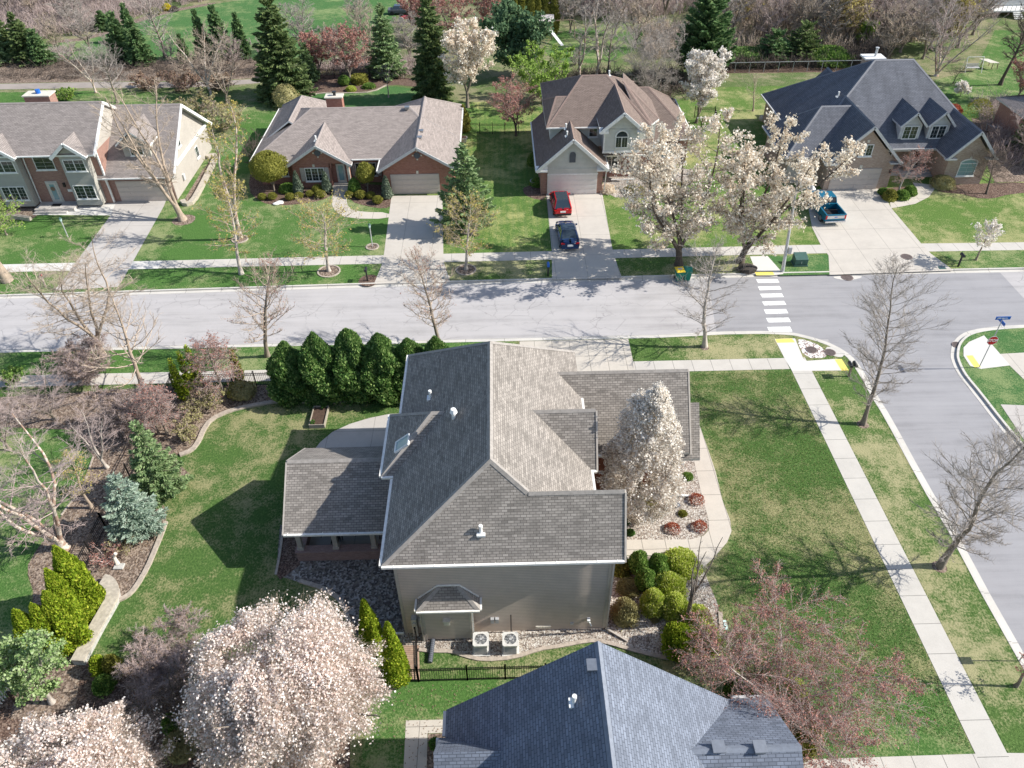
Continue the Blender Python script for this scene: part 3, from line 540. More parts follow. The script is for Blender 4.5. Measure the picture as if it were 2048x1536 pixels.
def window(par, face, cx, cy, z0, w_, h_, cols=2, rows=3, arch=0, mat='trim_white', glass='glass', sill=True, shutters=None, fr=.09):
    f = MB(); g = MB(); hw = w_/2; fr = fr*.75
    fbox(f, face, cx, cy, z0-.02, z0+fr, -hw, hw, -.02, .07); fbox(f, face, cx, cy, z0+h_-fr, z0+h_, -hw, hw, -.02, .07)
    fbox(f, face, cx, cy, z0+fr, z0+h_-fr, -hw, -hw+fr, -.02, .07); fbox(f, face, cx, cy, z0+fr, z0+h_-fr, hw-fr, hw, -.02, .07)
    for i in range(1, cols):
        a = -hw+w_*i/cols; fbox(f, face, cx, cy, z0+fr, z0+h_-fr, a-.035, a+.035, -.02, .062)
    g_ = lambda a0, a1, zz0, zz1: fbox(g, face, cx, cy, zz0, zz1, a0, a1, -.015, .02)
    g_(-hw+fr, hw-fr, z0+fr, z0+h_-fr)
    for i in range(cols):
        a0 = -hw+w_*i/cols; a1 = a0+w_/cols; fbox(f, face, cx, cy, z0+fr, z0+h_-fr, (a0+a1)/2-.006, (a0+a1)/2+.006, .02, .03)
        for j in range(1, rows):
            zz = z0+h_*j/rows; fbox(f, face, cx, cy, zz-.006, zz+.006, a0+.05, a1-.05, .02, .029)
    if arch:
        n = 10; pts = [(math.cos(math.pi*i/n)*hw, math.sin(math.pi*i/n)*arch) for i in range(n+1)]
        def W(a, z, b):
            return {'S': (cx+a, cy-b, z), 'E': (cx+b, cy+a, z)}[face]
        g.poly([W(a*.86, z0+h_+q*.86, .03) for a, q in pts][::-1])
        for (a, q), (c, d) in zip(pts[:-1], pts[1:]): f.bar(W(a, z0+h_+q, .03), W(c, z0+h_+d, .03), .12, .1, up=(0, -1, 0) if face == 'S' else (1, 0, 0))
    if sill: fbox(f, face, cx, cy, z0-.1, z0-.022, -hw-.08, hw+.08, -.02, .12)
    o = f.build('window', mat, par); g.build('pane', glass, o)
    if shutters:
        for s in (-1, 1):
            q = MB(); a = s*(hw+.26); fbox(q, face, cx, cy, z0, z0+h_, a-.2, a+.2, 0, .05)
            for i in range(8): zz = z0+.08+i*(h_-.16)/8; fbox(q, face, cx, cy, zz, zz+.05, a-.15, a+.15, .05, .065)
            q.build('shutter', shutters, par)
    return o
def garage_door(par, cx, cy, w_, h_, mat='garage_beige', rows=4, cols=4, z0=.0):
    mb = MB(); mb.box(cx-w_/2, cx+w_/2, cy-.02, cy+.05, z0, z0+h_)
    for j in range(rows):
        mb.box(cx-w_/2+.02, cx+w_/2-.02, cy-.034, cy-.02, z0+h_*j/rows+.03, z0+h_*(j+1)/rows-.012)
        for i in range(cols):
            a = cx-w_/2+w_*i/cols+.09; b = a+w_/cols-.18; zz = z0+h_*j/rows+.12; mb.box(a, b, cy-.05, cy-.034, zz, z0+h_*(j+1)/rows-.1)
    return mb.build('garage_door', mat, par)
def vent_pipe(par, u, v, x=None, y=None, z=None, kind='pipe', name='roof_vent'):
    mb = MB()
    if kind == 'pipe':
        mb.tube((x, y, z-.2), (x, y, z+.42), .075, n=10); mb.tube((x, y, z+.36), (x, y, z+.5), .095, n=10); mb.box(x-.2, x+.2, y-.2, y+.2, z-.1, z+.0)
        return mb.build(name, 'pvc_white', par)
    if kind == 'cap':
        mb.tube((x, y, z-.2), (x, y, z+.4), .11, n=12); mb.tube((x, y, z+.4), (x, y, z+.62), .2, .13, n=12); return mb.build(name, 'pvc_white', par)
    mb.box(x-.2, x+.2, y-.2, y+.2, z-.1, z+.1); mb.box(x-.25, x+.25, y-.25, y+.25, z+.1, z+.16); return mb.build(name, 'steel', par)
def gable_wall(mb, face, c0, c1, at, ze, zr, m=0, t=.12):
    cc = (c0+c1)/2
    def q(c, z, b): return (c, at+b, z) if face in 'NS' else (at+b, c, z)
    s = 1 if face in 'SW' else -1; F = [q(c0, ze, 0), q(c1, ze, 0), q(cc, zr, 0)]; Bk = [q(c0, ze, s*t), q(c1, ze, s*t), q(cc, zr, s*t)]
    mb.poly(F, m); mb.poly(Bk[::-1], m)
    for i in range(3): j = (i+1) % 3; mb.poly([F[i], F[j], Bk[j], Bk[i]], m)

# ---------------------------------------------------------------- the main house
H = thing('corner_house', 'large taupe sided two-storey house with grey brown shingle roof in the middle', 'house', (-.5, 30, 0))
rf = MB()
pk0, pk1 = (-.76, 24.45, 10.8), (-.76, 33.26, 10.8); A = (.95, 23.65, 9.39)
mainp = [[(-5.94, 21.95, 6.46), pk0, pk1, (-5.94, 37.8, 6.46)], [(-5.94, 21.95, 6.46), (5.37, 21.95, 6.46), (5.37, 23.65, 9.39), A, pk0],
         [pk0, A, (4.38, 23.7, 6.46), (4.38, 37.8, 6.46), pk1], [(-5.94, 37.8, 6.46), pk1, (4.38, 37.8, 6.46)]]
add_roof(rf, mainp)
add_roof(rf, [[A, (5.37, 23.65, 9.39), (5.37, 25.2, 6.7), (.95, 25.2, 6.7)]], caps=False)
mb2 = MB()
for s, n1 in ((-1, Vector((0, -.82, .57))), (1, Vector((0, .82, .57)))):
    a_, b_ = Vector(A), Vector((5.37, 23.65, 9.39)); d = Vector((0, .5*s, -.866)); rf.poly([a_+Vector((0, 0, .035)), b_+Vector((0, 0, .035)), b_+d*.17+n1*.025, a_+d*.17+n1*.025], 2)
add_roof(rf, wing_polys(-6.55, -1.9, 27.62, 32.35, 6.452, 8.75, 'x', 'h', 'g', k=1.12))       # west bay
add_roof(rf, wing_polys(.8, 4.68, 27.75, 31.5, 6.43, 9.0, 'x', 'g', 'g'))              # east gable
add_roof(rf, wing_polys(2.6, 10.62, 31.2, 37.6, 4.0, 7.6, 'x', 'g', 'g'))                 # garage wing
add_roof(rf, wing_polys(8.9, 11.25, 31.12, 35.2, 3.55, 6.1, 'x', 'g', 'g'), caps=False)
add_roof(rf, wing_polys(-12.2, -5.7, 26.85, 33.4, 2.9, 5.2, 'x', 'g', 'g'))               # covered patio
rf.build('roof', ['shingle_main', 'soffit', 'cap_main'], H)
wl = MB(); wl.box(-5.5, 3.9, 23.2, 37.35, 0, 6.4); wl.box(-5.5, 4.92, 22.4, 24.9, 0, 6.42)
gable_wall(wl, 'E', 22.4, 24.9, 4.92, 6.4, 9.0); wl.box(-6.1, -5.4, 28.0, 32.0, 0, 6.35)
wl.box(2.2, 4.35, 28.1, 31.1, 0, 6.35); gable_wall(wl, 'E', 28.1, 31.1, 4.35, 6.33, 8.4)
gable_wall(wl, 'E', 31.7, 37.1, 10.3, 3.88, 7.2)
MB().box(3.6, 10.29, 31.7, 37.1, 0, 3.9).build('brick_wall', 'brick_dark', H); MB().box(4.0, 4.99, 22.45, 24.85, .1, 6.3).build('brick_wall', 'brick_dark', H)
wl.box(-4.42, -1.98, 21.95+.0, 22.45, 0.12, 3.0)
gable_wall(wl, 'W', 27.3, 32.95, -11.6, 2.85, 4.95)
wl.build('wall', 'siding_taupe', H)
fd = MB(); fd.box(-5.46, 4.88, 22.43, 37.3, -.05, .16); fd.build('foundation', 'pave_drive_old', H)
tr = MB()
for x, y in ((-5.5, 22.4), (4.92, 22.4)): tr.box(x-.03 if x < 0 else x-.12, x+.12 if x < 0 else x+.03, y-.03, y+.14, .1, 6.3)
for x in (-4.42, -1.98): tr.box(x-.03 if x < -3 else x-.1, x+.1 if x < -3 else x+.03, 21.92, 22.35, .1, 2.98)
for y in (22.0, 24.9): pass
tr.build('corner_board', 'trim_taupe', H)
gt = MB()
eave_gutter(gt, (-5.94, 21.95, 6.46), (5.37, 21.95, 6.46)); eave_gutter(gt, (-5.94, 27.4, 6.46), (-5.94, 21.95, 6.46)); eave_gutter(gt, (-6.55, 32.35, 6.45), (-6.55, 27.62, 6.45)); eave_gutter(gt, (-6.55, 27.62, 6.45), (-5.9, 27.62, 6.45))
eave_gutter(gt, (-5.94, 37.8, 6.46), (-5.94, 32.4, 6.46)); eave_gutter(gt, (4.38, 25.3, 6.46), (4.38, 27.7, 6.46)); eave_gutter(gt, (4.38, 31.9, 6.46), (4.38, 34.0, 6.46)); eave_gutter(gt, (4.72, 31.2-.0, 4.0), (8.8, 31.2, 4.0)); eave_gutter(gt, (-12.2, 26.85, 2.9), (-5.9, 26.85, 2.9))
eave_gutter(gt, (4.0, 27.75, 6.4), (4.72, 27.75, 6.4))
gt.build('gutter', 'gutter_white', H); gt = MB()
for x in np.arange(-5.4, 5.2, .95): gt.box(x-.02, x+.02, 21.83, 22.0, 6.455, 6.475)
for y in np.arange(22.5, 37.5, 1.0):
    if not 27.3 < y < 32.5: gt.box(-6.06, -5.9, y-.02, y+.02, 6.455, 6.475)
for x in np.arange(-12, -6, .95): gt.box(x-.02, x+.02, 26.72, 26.9, 2.895, 2.92)
gt.build('gutter_strap', 'gutter_white', H)
rk = MB(); rake(rk, (5.37, 21.95, 6.46), (5.37, 23.65, 9.39), (1, 0, 0)); rake(rk, (5.37, 25.2, 6.7), (5.37, 23.65, 9.39), (1, 0, 0)); rake(rk, (10.62, 31.2, 4), (10.62, 34.4, 7.6), (1, 0, 0)); rake(rk, (10.62, 37.6, 4), (10.62, 34.4, 7.6), (1, 0, 0))
rake(rk, (-12.2, 26.85, 2.9), (-12.2, 30.12, 5.2), (-1, 0, 0)); rake(rk, (-12.2, 33.4, 2.9), (-12.2, 30.12, 5.2), (-1, 0, 0)); rake(rk, (4.68, 27.75, 6.43), (4.68, 29.62, 9.0), (1, 0, 0)); rk.build('rake_board', 'trim_taupe', H)
ds = MB(); ds.bar((4.99, 22.3, 6.3), (4.99, 22.3, .15), .09); ds.bar((4.99, 22.3, .15), (6.0, 21.6, .06), .09); ds.build('downspout', 'trim_taupe', H)
ds = MB(); ds.bar((-1.9, 21.88, 2.8), (-1.9, 21.88, .3), .06); ds.build('downspout', 'gutter_white', H); ds = MB(); ds.bar((-4.5, 21.86, 2.8), (-4.5, 21.86, .1), .07); ds.build('downspout', 'trim_taupe', H)
ds = MB(); ds.bar((-5.58, 22.3, .2), (-6.6, 22.35, .1), .09); ds.build('downspout', 'gutter_white', H)
# fireplace bay with its own little hipped roof
br = MB(); x0, x1, yw, ye = -4.62, -1.5, 22.39, 21.68
add_roof(br, [[(x0, ye, 3.1), (x1, ye, 3.1), (-2.48, yw, 4.12), (-3.53, yw, 4.12)], [(x0, yw, 3.1), (x0, ye, 3.1), (-3.53, yw, 4.12)], [(x1, ye, 3.1), (x1, yw, 3.1), (-2.48, yw, 4.12)]], t=.1)
o = br.build('bay_roof', ['shingle_main', 'soffit', 'cap_main'], H)
fl = MB(); eave_gutter(fl, (x0, ye, 3.1), (x1, ye, 3.1), .1, .1); eave_gutter(fl, (x1, ye, 3.1), (x1, yw, 3.1), .1, .1); eave_gutter(fl, (x0, yw, 3.1), (x0, ye, 3.1), .1, .1)
fl.bar((x0+.05, yw-.03, 3.2), (-3.55, yw-.03, 4.2), .06); fl.bar((-3.55, yw-.03, 4.2), (-2.46, yw-.03, 4.2), .06); fl.bar((-2.46, yw-.03, 4.2), (x1-.05, yw-.03, 3.2), .06); fl.build('flashing', 'gutter_white', o)
vh = MB(); vh.box(-3.36, -3.06, 21.78, 21.95, 1.62, 1.98); vh.box(-3.4, -3.02, 21.72, 21.95, 1.98, 2.04); vh.build('fireplace_vent', 'trim_cream', H)
um = MB(); um.box(-1.02, -.84, 22.25, 22.4, .95, 1.3); um.box(-.78, -.6, 22.25, 22.4, .95, 1.3); um.build('disconnect_box', 'galv', H)
um = MB(); um.box(1.3, 2.1, 22.34, 22.4, .22, .42); [um.box(1.4+i*.15, 1.5+i*.15, 22.33, 22.34, .27, .38) for i in range(4)]; um.build('wall_vent', 'trim_cream', H)
um = MB(); um.box(3.95, 4.1, 22.2, 22.4, .9, 1.05); um.tube((4.05, 22.2, .95), (4.15, 22.1, .75), .04); um.build('hose_bib', 'pvc_white', H)
um = MB(); um.box(3.1, 3.28, 22.33, 22.4, .5, .66); um.build('wall_outlet', 'trim_grey', H)
um = MB(); um.tube((.02, 22.3, .1), (.02, 22.3, 1.6), .03); um.build('conduit', 'black_metal', H)
um = MB(); um.box(-5.05, -4.78, 22.1, 22.4, .2, 1.7); um.box(-4.7, -4.5, 22.2, 22.4, .9, 1.5); um.tube((-4.92, 22.06, 1.35), (-4.92, 22.12, 1.35), .11, n=12); um.build('electric_meter', 'galv', H)
def on_plane(u, v, zf, lo=2., hi=12.):   # height where the sight line meets the roof plane zf(x,y)
    for z in np.arange(hi, lo, -.01):
        x, y = P(u, v, z)
        if zf(x, y) >= z: return x, y, z
    return x, y, z
fW = lambda x, y: 6.46+(x+5.94)*.838; fS = lambda x, y: 6.46+(y-21.95)*1.736
x, y, z = on_plane(861, 795, fW); vent_pipe(H, 0, 0, x, y, z); x, y, z = on_plane(908, 836, fW); vent_pipe(H, 0, 0, x, y, z, kind='cap'); x, y, z = on_plane(962, 1065, fS); vent_pipe(H, 0, 0, x, y, z)
fB = lambda x, y: 6.452+(x+6.55)*.867
sl_ = MB(); nv = Vector((-.63, 0, .777))
x, y, z = on_plane(806, 888, fB, 6, 10); ux = Vector((0, 1, 0)); uz = Vector((.777, 0, .63)); c0 = Vector((x, y, z))+nv*.06
sl_.poly([c0-ux*.35-uz*.45, c0+ux*.35-uz*.45, c0+ux*.35+uz*.45, c0-ux*.35+uz*.45][::-1]); fr_ = MB()
for s in (-1, 1): fr_.bar(c0+ux*.38*s-uz*.48, c0+ux*.38*s+uz*.48, .07, .12, up=nv); fr_.bar(c0-ux*.38+uz*.48*s, c0+ux*.38+uz*.48*s, .07, .12, up=nv)
o = fr_.build('skylight', 'trim_white', H); sl_.build('pane', 'skylight_glass', o)
# patio posts, knee walls
for x in (-11.75, -9.75, -7.6):
    mb = MB(); mb.box(x-.13, x+.13, 27.35, 27.61, .78, 2.86); mb.box(x-.18, x+.18, 27.3, 27.66, .84, 1.0); mb.build('patio_post', 'trim_taupe', H)
mb = MB(); mb.box(-12.0, -6.3, 27.2, 27.6, 0, .78); mb.box(-12.0, -11.6, 27.6, 30.4, 0, .779); mb.build('patio_wall', 'brick_plum', H)
mb = MB(); mb.box(-12.06, -6.28, 27.14, 27.66, .781, .84); mb.box(-12.06, -11.54, 27.66, 30.46, .781, .839); mb.build('wall_cap', 'brick_plum', H)
for x in (-11.75,): mb = MB(); mb.box(x-.13, x+.13, 32.7, 32.96, 0, 2.86); mb.build('patio_post', 'trim_taupe', H)
window(H, 'W', -6.1, 30.0, 3.9, 1.6, 1.5); window(H, 'W', -5.5, 25, 3.6, 1.2, 1.5); window(H, 'W', -5.5, 35, 3.6, 1.2, 1.5); window(H, 'E', 4.35, 29.75, 4.5, 1.5, 1.5); window(H, 'E', 3.9, 26.5, 3.6, 1.0, 1.4); window(H, 'E', 4.92, 23.8, 3.9, 1.4, 1.5); window(H, 'N', -3, 37.35, 3.8, 1.4, 1.5)
um = MB(); um.box(3.89, 4.0, 26.1, 27.2, .2, 2.3); um.build('front_door', 'door_dark', H)
# air conditioners
def ac(x, y, lab):
    t = thing('air_conditioner', lab, 'air conditioner', (x, y, 0), 'air conditioners'); h = .9; r = .39
    def ring(z, k): return [(x+sx*(r*k-.08*(j % 2 == 0)), y+sy*(r*k-.08*(j % 2 == 1)), z) for sx, sy, js in ((-1, -1, (0, 1)), (1, -1, (1, 0)), (1, 1, (0, 1)), (-1, 1, (1, 0))) for j in js]
    mb = MB(); mb.loft([ring(.05, .97), ring(h-.1, .97)]); mb.box(x-.45, x+.45, y-.45, y+.45, .008, .06)
    for i in range(12):
        zz = .12+i*.055; mb.box(x-r*.98, x+r*.98, y-r*.985, y+r*.985, zz, zz+.012) if i % 2 else None
    mb.build('cabinet', 'ac_body', t, bevel=.01)
    mb = MB(); n = 28; rr = .31; outer = ring(h, 1.04)
    for i in range(n):
        a0, a1 = 2*math.pi*i/n, 2*math.pi*(i+1)/n
        def sq(a): k = min(r*1.04/max(abs(math.cos(a)), 1e-6), r*1.04/max(abs(math.sin(a)), 1e-6)); k = min(k, r*1.36); return (x+math.cos(a)*k, y+math.sin(a)*k)
        for za, zb in ((h, h),): mb.poly([(x+rr*math.cos(a0), y+rr*math.sin(a0), h), (*sq(a0), h), (*sq(a1), h), (x+rr*math.cos(a1), y+rr*math.sin(a1), h)])
        mb.poly([(*sq(a0), h), (*sq(a0), h-.12), (*sq(a1), h-.12), (*sq(a1), h)])
    mb.build('top_cover', 'ac_body', t)
    MB().disc((x, y), rr, h-.14, h-.12, 24).build('fan_well', 'ac_dark', t)
    mb = MB()
    for i in range(5):
        a = i*2*math.pi/5; mb.poly([(x+.06*math.cos(a), y+.06*math.sin(a), h-.08), (x+.28*math.cos(a), y+.28*math.sin(a), h-.08), (x+.26*math.cos(a+.55), y+.26*math.sin(a+.55), h-.05), (x+.06*math.cos(a+.6), y+.06*math.sin(a+.6), h-.05)])
    mb.build('fan', 'steel', t)
    mb = MB(); mb.disc((x, y), .07, h, h+.02, 14)
    for i in range(8): a = i*math.pi/4; mb.bar((x, y, h+.01), (x+rr*math.cos(a), y+rr*math.sin(a), h+.01), .014)
    for r2 in (.12, .17, .22, .27):
        for i in range(20): a0, a1 = i*math.pi/10, (i+1)*math.pi/10; mb.bar((x+r2*math.cos(a0), y+r2*math.sin(a0), h+.006), (x+r2*math.cos(a1), y+r2*math.sin(a1), h+.006), .008)
    mb.build('grille', 'galv', t)
ac(-1.53, 21.42, 'left one of the two square air conditioners on the gravel, nearer the fireplace bay'); ac(-.03, 21.38, 'right one of the two square air conditioners on the gravel, below the black conduit')

# ---------------------------------------------------------------- neighbour with slate roof
N_ = thing('slate_roof_house', 'house at the bottom edge seen from above, blue grey shingle roof with a tall gable', 'house', (3.4, 8, 0))
rf = MB(); add_roof(rf, wing_polys(-2.9, 9.75, -14, 16.55, 3.3, 8.5, 'y', 'g', 'g')); add_roof(rf, wing_polys(-3.16, 3, 12.2, 15.35, 3.25, 5.35, 'x', 'g', 'g'), caps=False); add_roof(rf, wing_polys(4.2, 11.25, 10.3, 16.72, 3.28, 5.6, 'x', 'g', 'g'))
rf.build('roof', ['shingle_slate', 'trim_white', 'cap_slate'], N_)
mb = MB(); mb.box(-2.45, 9.3, -13, 16.1, 0, 3.25); mb.box(-2.75, 2, 12.6, 14.9, 0, 3.24); mb.box(5, 10.8, 10.8, 16.25, 0, 3.24); gable_wall(mb, 'N', -2.45, 9.3, 16.1, 3.2, 8.0); mb.build('wall', 'siding_pale', N_)
gt = MB(); eave_gutter(gt, (-2.9, 16.5, 3.3), (-2.9, 15.4, 3.3)); eave_gutter(gt, (-3.16, 15.35, 3.25), (-3.16, 12.2, 3.25)); eave_gutter(gt, (11.25, 16.72, 3.28), (9.7, 16.72, 3.28)); gt.build('gutter', 'trim_grey', N_)
fW2 = lambda x, y: 3.3+(x+2.9)*5.2/6.325; fE2 = lambda x, y: 3.28+(16.72-y)*2.32/3.21
x, y, z = on_plane(1186, 1333, fW2); vent_pipe(N_, 0, 0, x, y, z, kind='box'); x, y, z = on_plane(1148, 1405, fW2); vent_pipe(N_, 0, 0, x, y, z)
for u in (1436, 1519): x, y, z = on_plane(u, 1496, fE2); vent_pipe(N_, 0, 0, x, y, z, kind='box')

# ---------------------------------------------------------------- brick ranch across the street
H2 = thing('brick_ranch_house', 'long one-storey red brick house with tan shingle roof and a wide beige garage door', 'house', (-15, 80, 0))
rf = MB()
add_roof(rf, wing_polys(-25.4, -4.2, 75.0, 89.4, 2.85, 5.5, 'x', 'h', 'h', k=.75)); add_roof(rf, wing_polys(-12.2, -4.15, 72.3, 86, 2.75, 5.15, 'y', 'g', 'g')); add_roof(rf, wing_polys(-12.0, -4.18, 80, 89.6, 2.8, 5.12, 'y', 'g', 'h'), caps=True)
add_roof(rf, wing_polys(-21.7, -15.05, 74.1, 82.5, 2.65, 4.75, 'y', 'g', 'g')); add_roof(rf, wing_polys(-25.3, -18.9, 80, 90.6, 2.82, 5.0, 'y', 'g', 'h'))
rf.build('roof', ['shingle_tan', 'trim_white', 'cap_tan'], H2)
mb = MB(); mb.box(-24.9, -4.7, 75.6, 88.9, 0, 2.8); mb.box(-11.7, -4.7, 72.75, 80, 0, 2.7); mb.box(-21.2, -17.35, 74.6, 80, 0, 2.62); mb.box(-17.35, -15.5, 75.3, 80, 0, 2.62); gable_wall(mb, 'S', -11.7, -4.7, 72.75, 2.68, 4.85); gable_wall(mb, 'S', -21.2, -15.5, 74.6, 2.6, 4.45)
mb.box(-15.7, -15.4, 74.6, 74.9, 0, 2.62); mb.box(-17.45, -17.2, 74.6, 75.3, 2.1, 2.62); mb.build('wall', 'brick_red', H2)
gt = MB(); eave_gutter(gt, (-25.4, 89.4, 2.85), (-25.4, 75, 2.85), .12, .14); eave_gutter(gt, (-25.4, 75, 2.85), (-21.6, 75, 2.85)); eave_gutter(gt, (-15.1, 75, 2.85), (-12.1, 75, 2.85)); eave_gutter(gt, (-12.2, 75, 2.75), (-12.2, 72.3, 2.75)); eave_gutter(gt, (-4.15, 72.3, 2.75), (-4.15, 75, 2.75)); eave_gutter(gt, (-4.2, 75, 2.85), (-4.2, 89.4, 2.85)); gt.build('gutter', 'gutter_white', H2)
rk = MB(); rake(rk, (-12.2, 72.3, 2.75), (-8.18, 72.3, 5.15), (0, -1, 0)); rake(rk, (-4.15, 72.3, 2.75), (-8.18, 72.3, 5.15), (0, -1, 0)); rake(rk, (-21.7, 74.1, 2.65), (-18.38, 74.1, 4.75), (0, -1, 0)); rake(rk, (-15.05, 74.1, 2.65), (-18.38, 74.1, 4.75), (0, -1, 0)); rk.build('rake_board', 'trim_grey', H2)
garage_door(H2, -8.6, 72.72, 4.9, 2.15); window(H2, 'S', -19.0, 74.6, .75, 2.0, 1.45, 3, 4, shutters='shutter'); window(H2, 'S', -13.9, 75.6, .75, 2.2, 1.45, 3, 4, shutters='shutter'); window(H2, 'S', -22.6, 75.6, .9, 1.3, 1.3, 2, 3); window(H2, 'S', -23.9, 75.6, .9, .6, 1.3, 1, 3)
mb = MB(); mb.box(-16.9, -16.0, 75.22, 75.3, .2, 2.25); o = mb.build('front_door', 'door_beige', H2); mb = MB(); mb.box(-16.7, -16.2, 75.2, 75.22, .5, 2.1); mb.build('pane', 'glass_pale', o)
mb = MB(); mb.box(-17.4, -15.4, 73.9, 75.3, 0, .2); mb.box(-17.2, -15.6, 73.5, 73.9, 0, .1); mb.build('porch_step', 'pave_walk', H2)
mb = MB(); mb.box(-15.62, -15.4, 74.3, 74.52, .2, 2.5); mb.build('porch_post', 'trim_cream', H2)
for cx, zz, yy in ((-18.38, 3.75, 74.6), (-8.18, 4.1, 72.75)):
    mb = MB()
    n = 8; q = [(cx+.33*math.cos(math.pi/8+i*math.pi/4), zz+.33*math.sin(math.pi/8+i*math.pi/4)) for i in range(n)]
    mb.poly([(a, yy-.05, b) for a, b in q]); [mb.poly([(q[i][0], yy-.05, q[i][1]), (q[(i+1) % n][0], yy-.05, q[(i+1) % n][1]), (q[(i+1) % n][0], yy, q[(i+1) % n][1]), (q[i][0], yy, q[i][1])]) for i in range(n)]
    mb.build('gable_vent', 'slate_dark', H2); mb = MB()
    for sx, sz in ((0, .42), (0, -.42), (.42, 0), (-.42, 0)): mb.box(cx+sx-.07, cx+sx+.07, yy-.04, yy, zz+sz-.07, zz+sz+.07)
    mb.build('keystone', 'trim_cream', H2)
for cx, zz, yy in ((-19.0, 2.25, 74.6), (-8.3, 2.2, 72.75)): mb = MB(); mb.box(cx-.11, cx+.11, yy-.05, yy, zz, zz+.3); mb.build('keystone', 'trim_cream', H2)
mb = MB(); mb.box(-18.5, -16.8, 82.95, 84.0, 2.5, 6.2); o = mb.build('chimney', 'brick_red', H2); mb = MB(); mb.box(-18.62, -16.68, 82.85, 84.1, 6.2, 6.32); mb.build('chimney_cap', 'trim_cream', o); mb = MB(); mb.tube((-17.6, 83.5, 6.32), (-17.6, 83.5, 6.65), .16); mb.tube((-17.6, 83.5, 6.65), (-17.6, 83.5, 6.75), .24); mb.build('flue', 'black_metal', o)
mb = MB(); mb.box(-13.9-.9, -13.9-.6, 75.53, 75.6, 1.6, 1.75); mb.build('house_number_plate', 'trim_white', H2)
mb = MB(); mb.box(-12.0, -11.9, 72.66, 72.75, 1.7, 1.95); mb.build('wall_lamp', 'black_metal', H2)
fE = lambda x, y: 2.75+(-4.15-x)*2.4/4.03
for u, v in ((842, 263), (839, 276), (814, 216)): x, y, z = on_plane(u, v, fE, 2.8, 5.5); vent_pipe(H2, 0, 0, x, y, z, kind='box')
x, y, z = on_plane(632, 281, lambda x, y: 2.65+(x+21.7)*.632, 2.8, 5.5); vent_pipe(H2, 0, 0, x, y, z)

# ---------------------------------------------------------------- white house with brown roof
H3 = thing('white_gabled_house', 'white sided house with brown shingle roof, arched dormer window and pale garage door', 'house', (11, 80, 0))
rf = MB()
add_roof(rf, wing_polys(3.6, 10.7, 71.6, 84, 2.8, 5.95, 'y', 'g', 'g')); add_roof(rf, wing_polys(4.75, 15.3, 75.3, 88.1, 5.6, 8.55, 'x', 'h', 'h', k=.62)); add_roof(rf, wing_polys(4.7, 11, 75.32, 83.1, 5.58, 7.3, 'x', 'h', 'g', k=.3), caps=True)
add_roof(rf, wing_polys(9.85, 14.25, 72.75, 81, 6.15, 8.0, 'y', 'g', 'g')); add_roof(rf, wing_polys(10.5, 20.5, 78.0, 89.5, 3.0, 6.5, 'x', 'h', 'h', k=.75)); add_roof(rf, [[(10.4, 74.4, 3.0), (16.2, 74.4, 3.0), (16.2, 75.8, 4.1), (10.4, 75.8, 4.1)]])
add_roof(rf, [[(14.2, 75.3, 5.6), (15.4, 75.7, 5.6), (13.0, 81, 8.1)], [(15.4, 75.7, 5.6), (16.35, 77.1, 5.6), (13.0, 81, 8.1)], [(16.35, 77.1, 5.6), (16.4, 83, 5.6), (13.2, 83, 8.3), (13.0, 81, 8.1)]])
rf.build('roof', ['shingle_brown', 'trim_white', 'cap_brown'], H3)
mb = MB(); mb.box(4.05, 10.25, 72.0, 84, 0, 2.75); mb.box(5.0, 14.9, 75.75, 87, 0, 3.5); mb.box(11.2, 20.0, 78.5, 89, 0, 2.95); mb.box(10.25, 15.4, 75.74, 79, 0, 3.0); mb.build('wall', 'brick_rose', H3)
mb = MB(); gable_wall(mb, 'S', 4.05, 10.25, 71.97, 2.75, 5.55); mb.box(4.75, 9.7, 71.93, 72.0, 2.12, 2.78); mb.box(5.15, 14.9, 75.7, 87.6, 3.4, 5.55); mb.box(10.3, 13.75, 73.2, 76.5, 3.75, 6.2); gable_wall(mb, 'S', 10.3, 13.75, 73.2, 6.18, 7.7); mb.box(14.3, 15.9, 76.3, 84, 3.4, 5.55); mb.build('siding', 'siding_white', H3)
tr = MB(); rake(tr, (3.6, 71.6, 2.8), (7.15, 71.6, 5.95), (0, -1, 0), .1, .3); rake(tr, (10.7, 71.6, 2.8), (7.15, 71.6, 5.95), (0, -1, 0), .1, .3); rake(tr, (9.85, 72.75, 6.15), (12.05, 72.75, 8.0), (0, -1, 0), .1, .3); rake(tr, (14.25, 72.75, 6.15), (12.05, 72.75, 8.0), (0, -1, 0), .1, .3)
for a, b, yy, z in ((3.5, 4.7, 71.6, 2.72), (9.6, 10.8, 71.6, 2.72), (9.75, 10.65, 72.75, 6.05), (13.45, 14.35, 72.75, 6.05)): tr.box(a, b, yy-.05, yy+.5, z-.16, z); tr.poly([(a, yy, z+.004), (b, yy, z+.004), (b, yy+.42, z+.35), (a, yy+.42, z+.35)])
tr.box(10.2, 13.85, 73.12, 73.2, 3.75, 3.92); tr.box(4.7, 9.75, 71.9, 71.97, 2.1, 2.24); tr.box(10.25, 10.4, 73.15, 73.2, 3.9, 6.1); tr.box(13.65, 13.8, 73.15, 73.2, 3.9, 6.1); tr.build('trim', 'trim_white', H3)
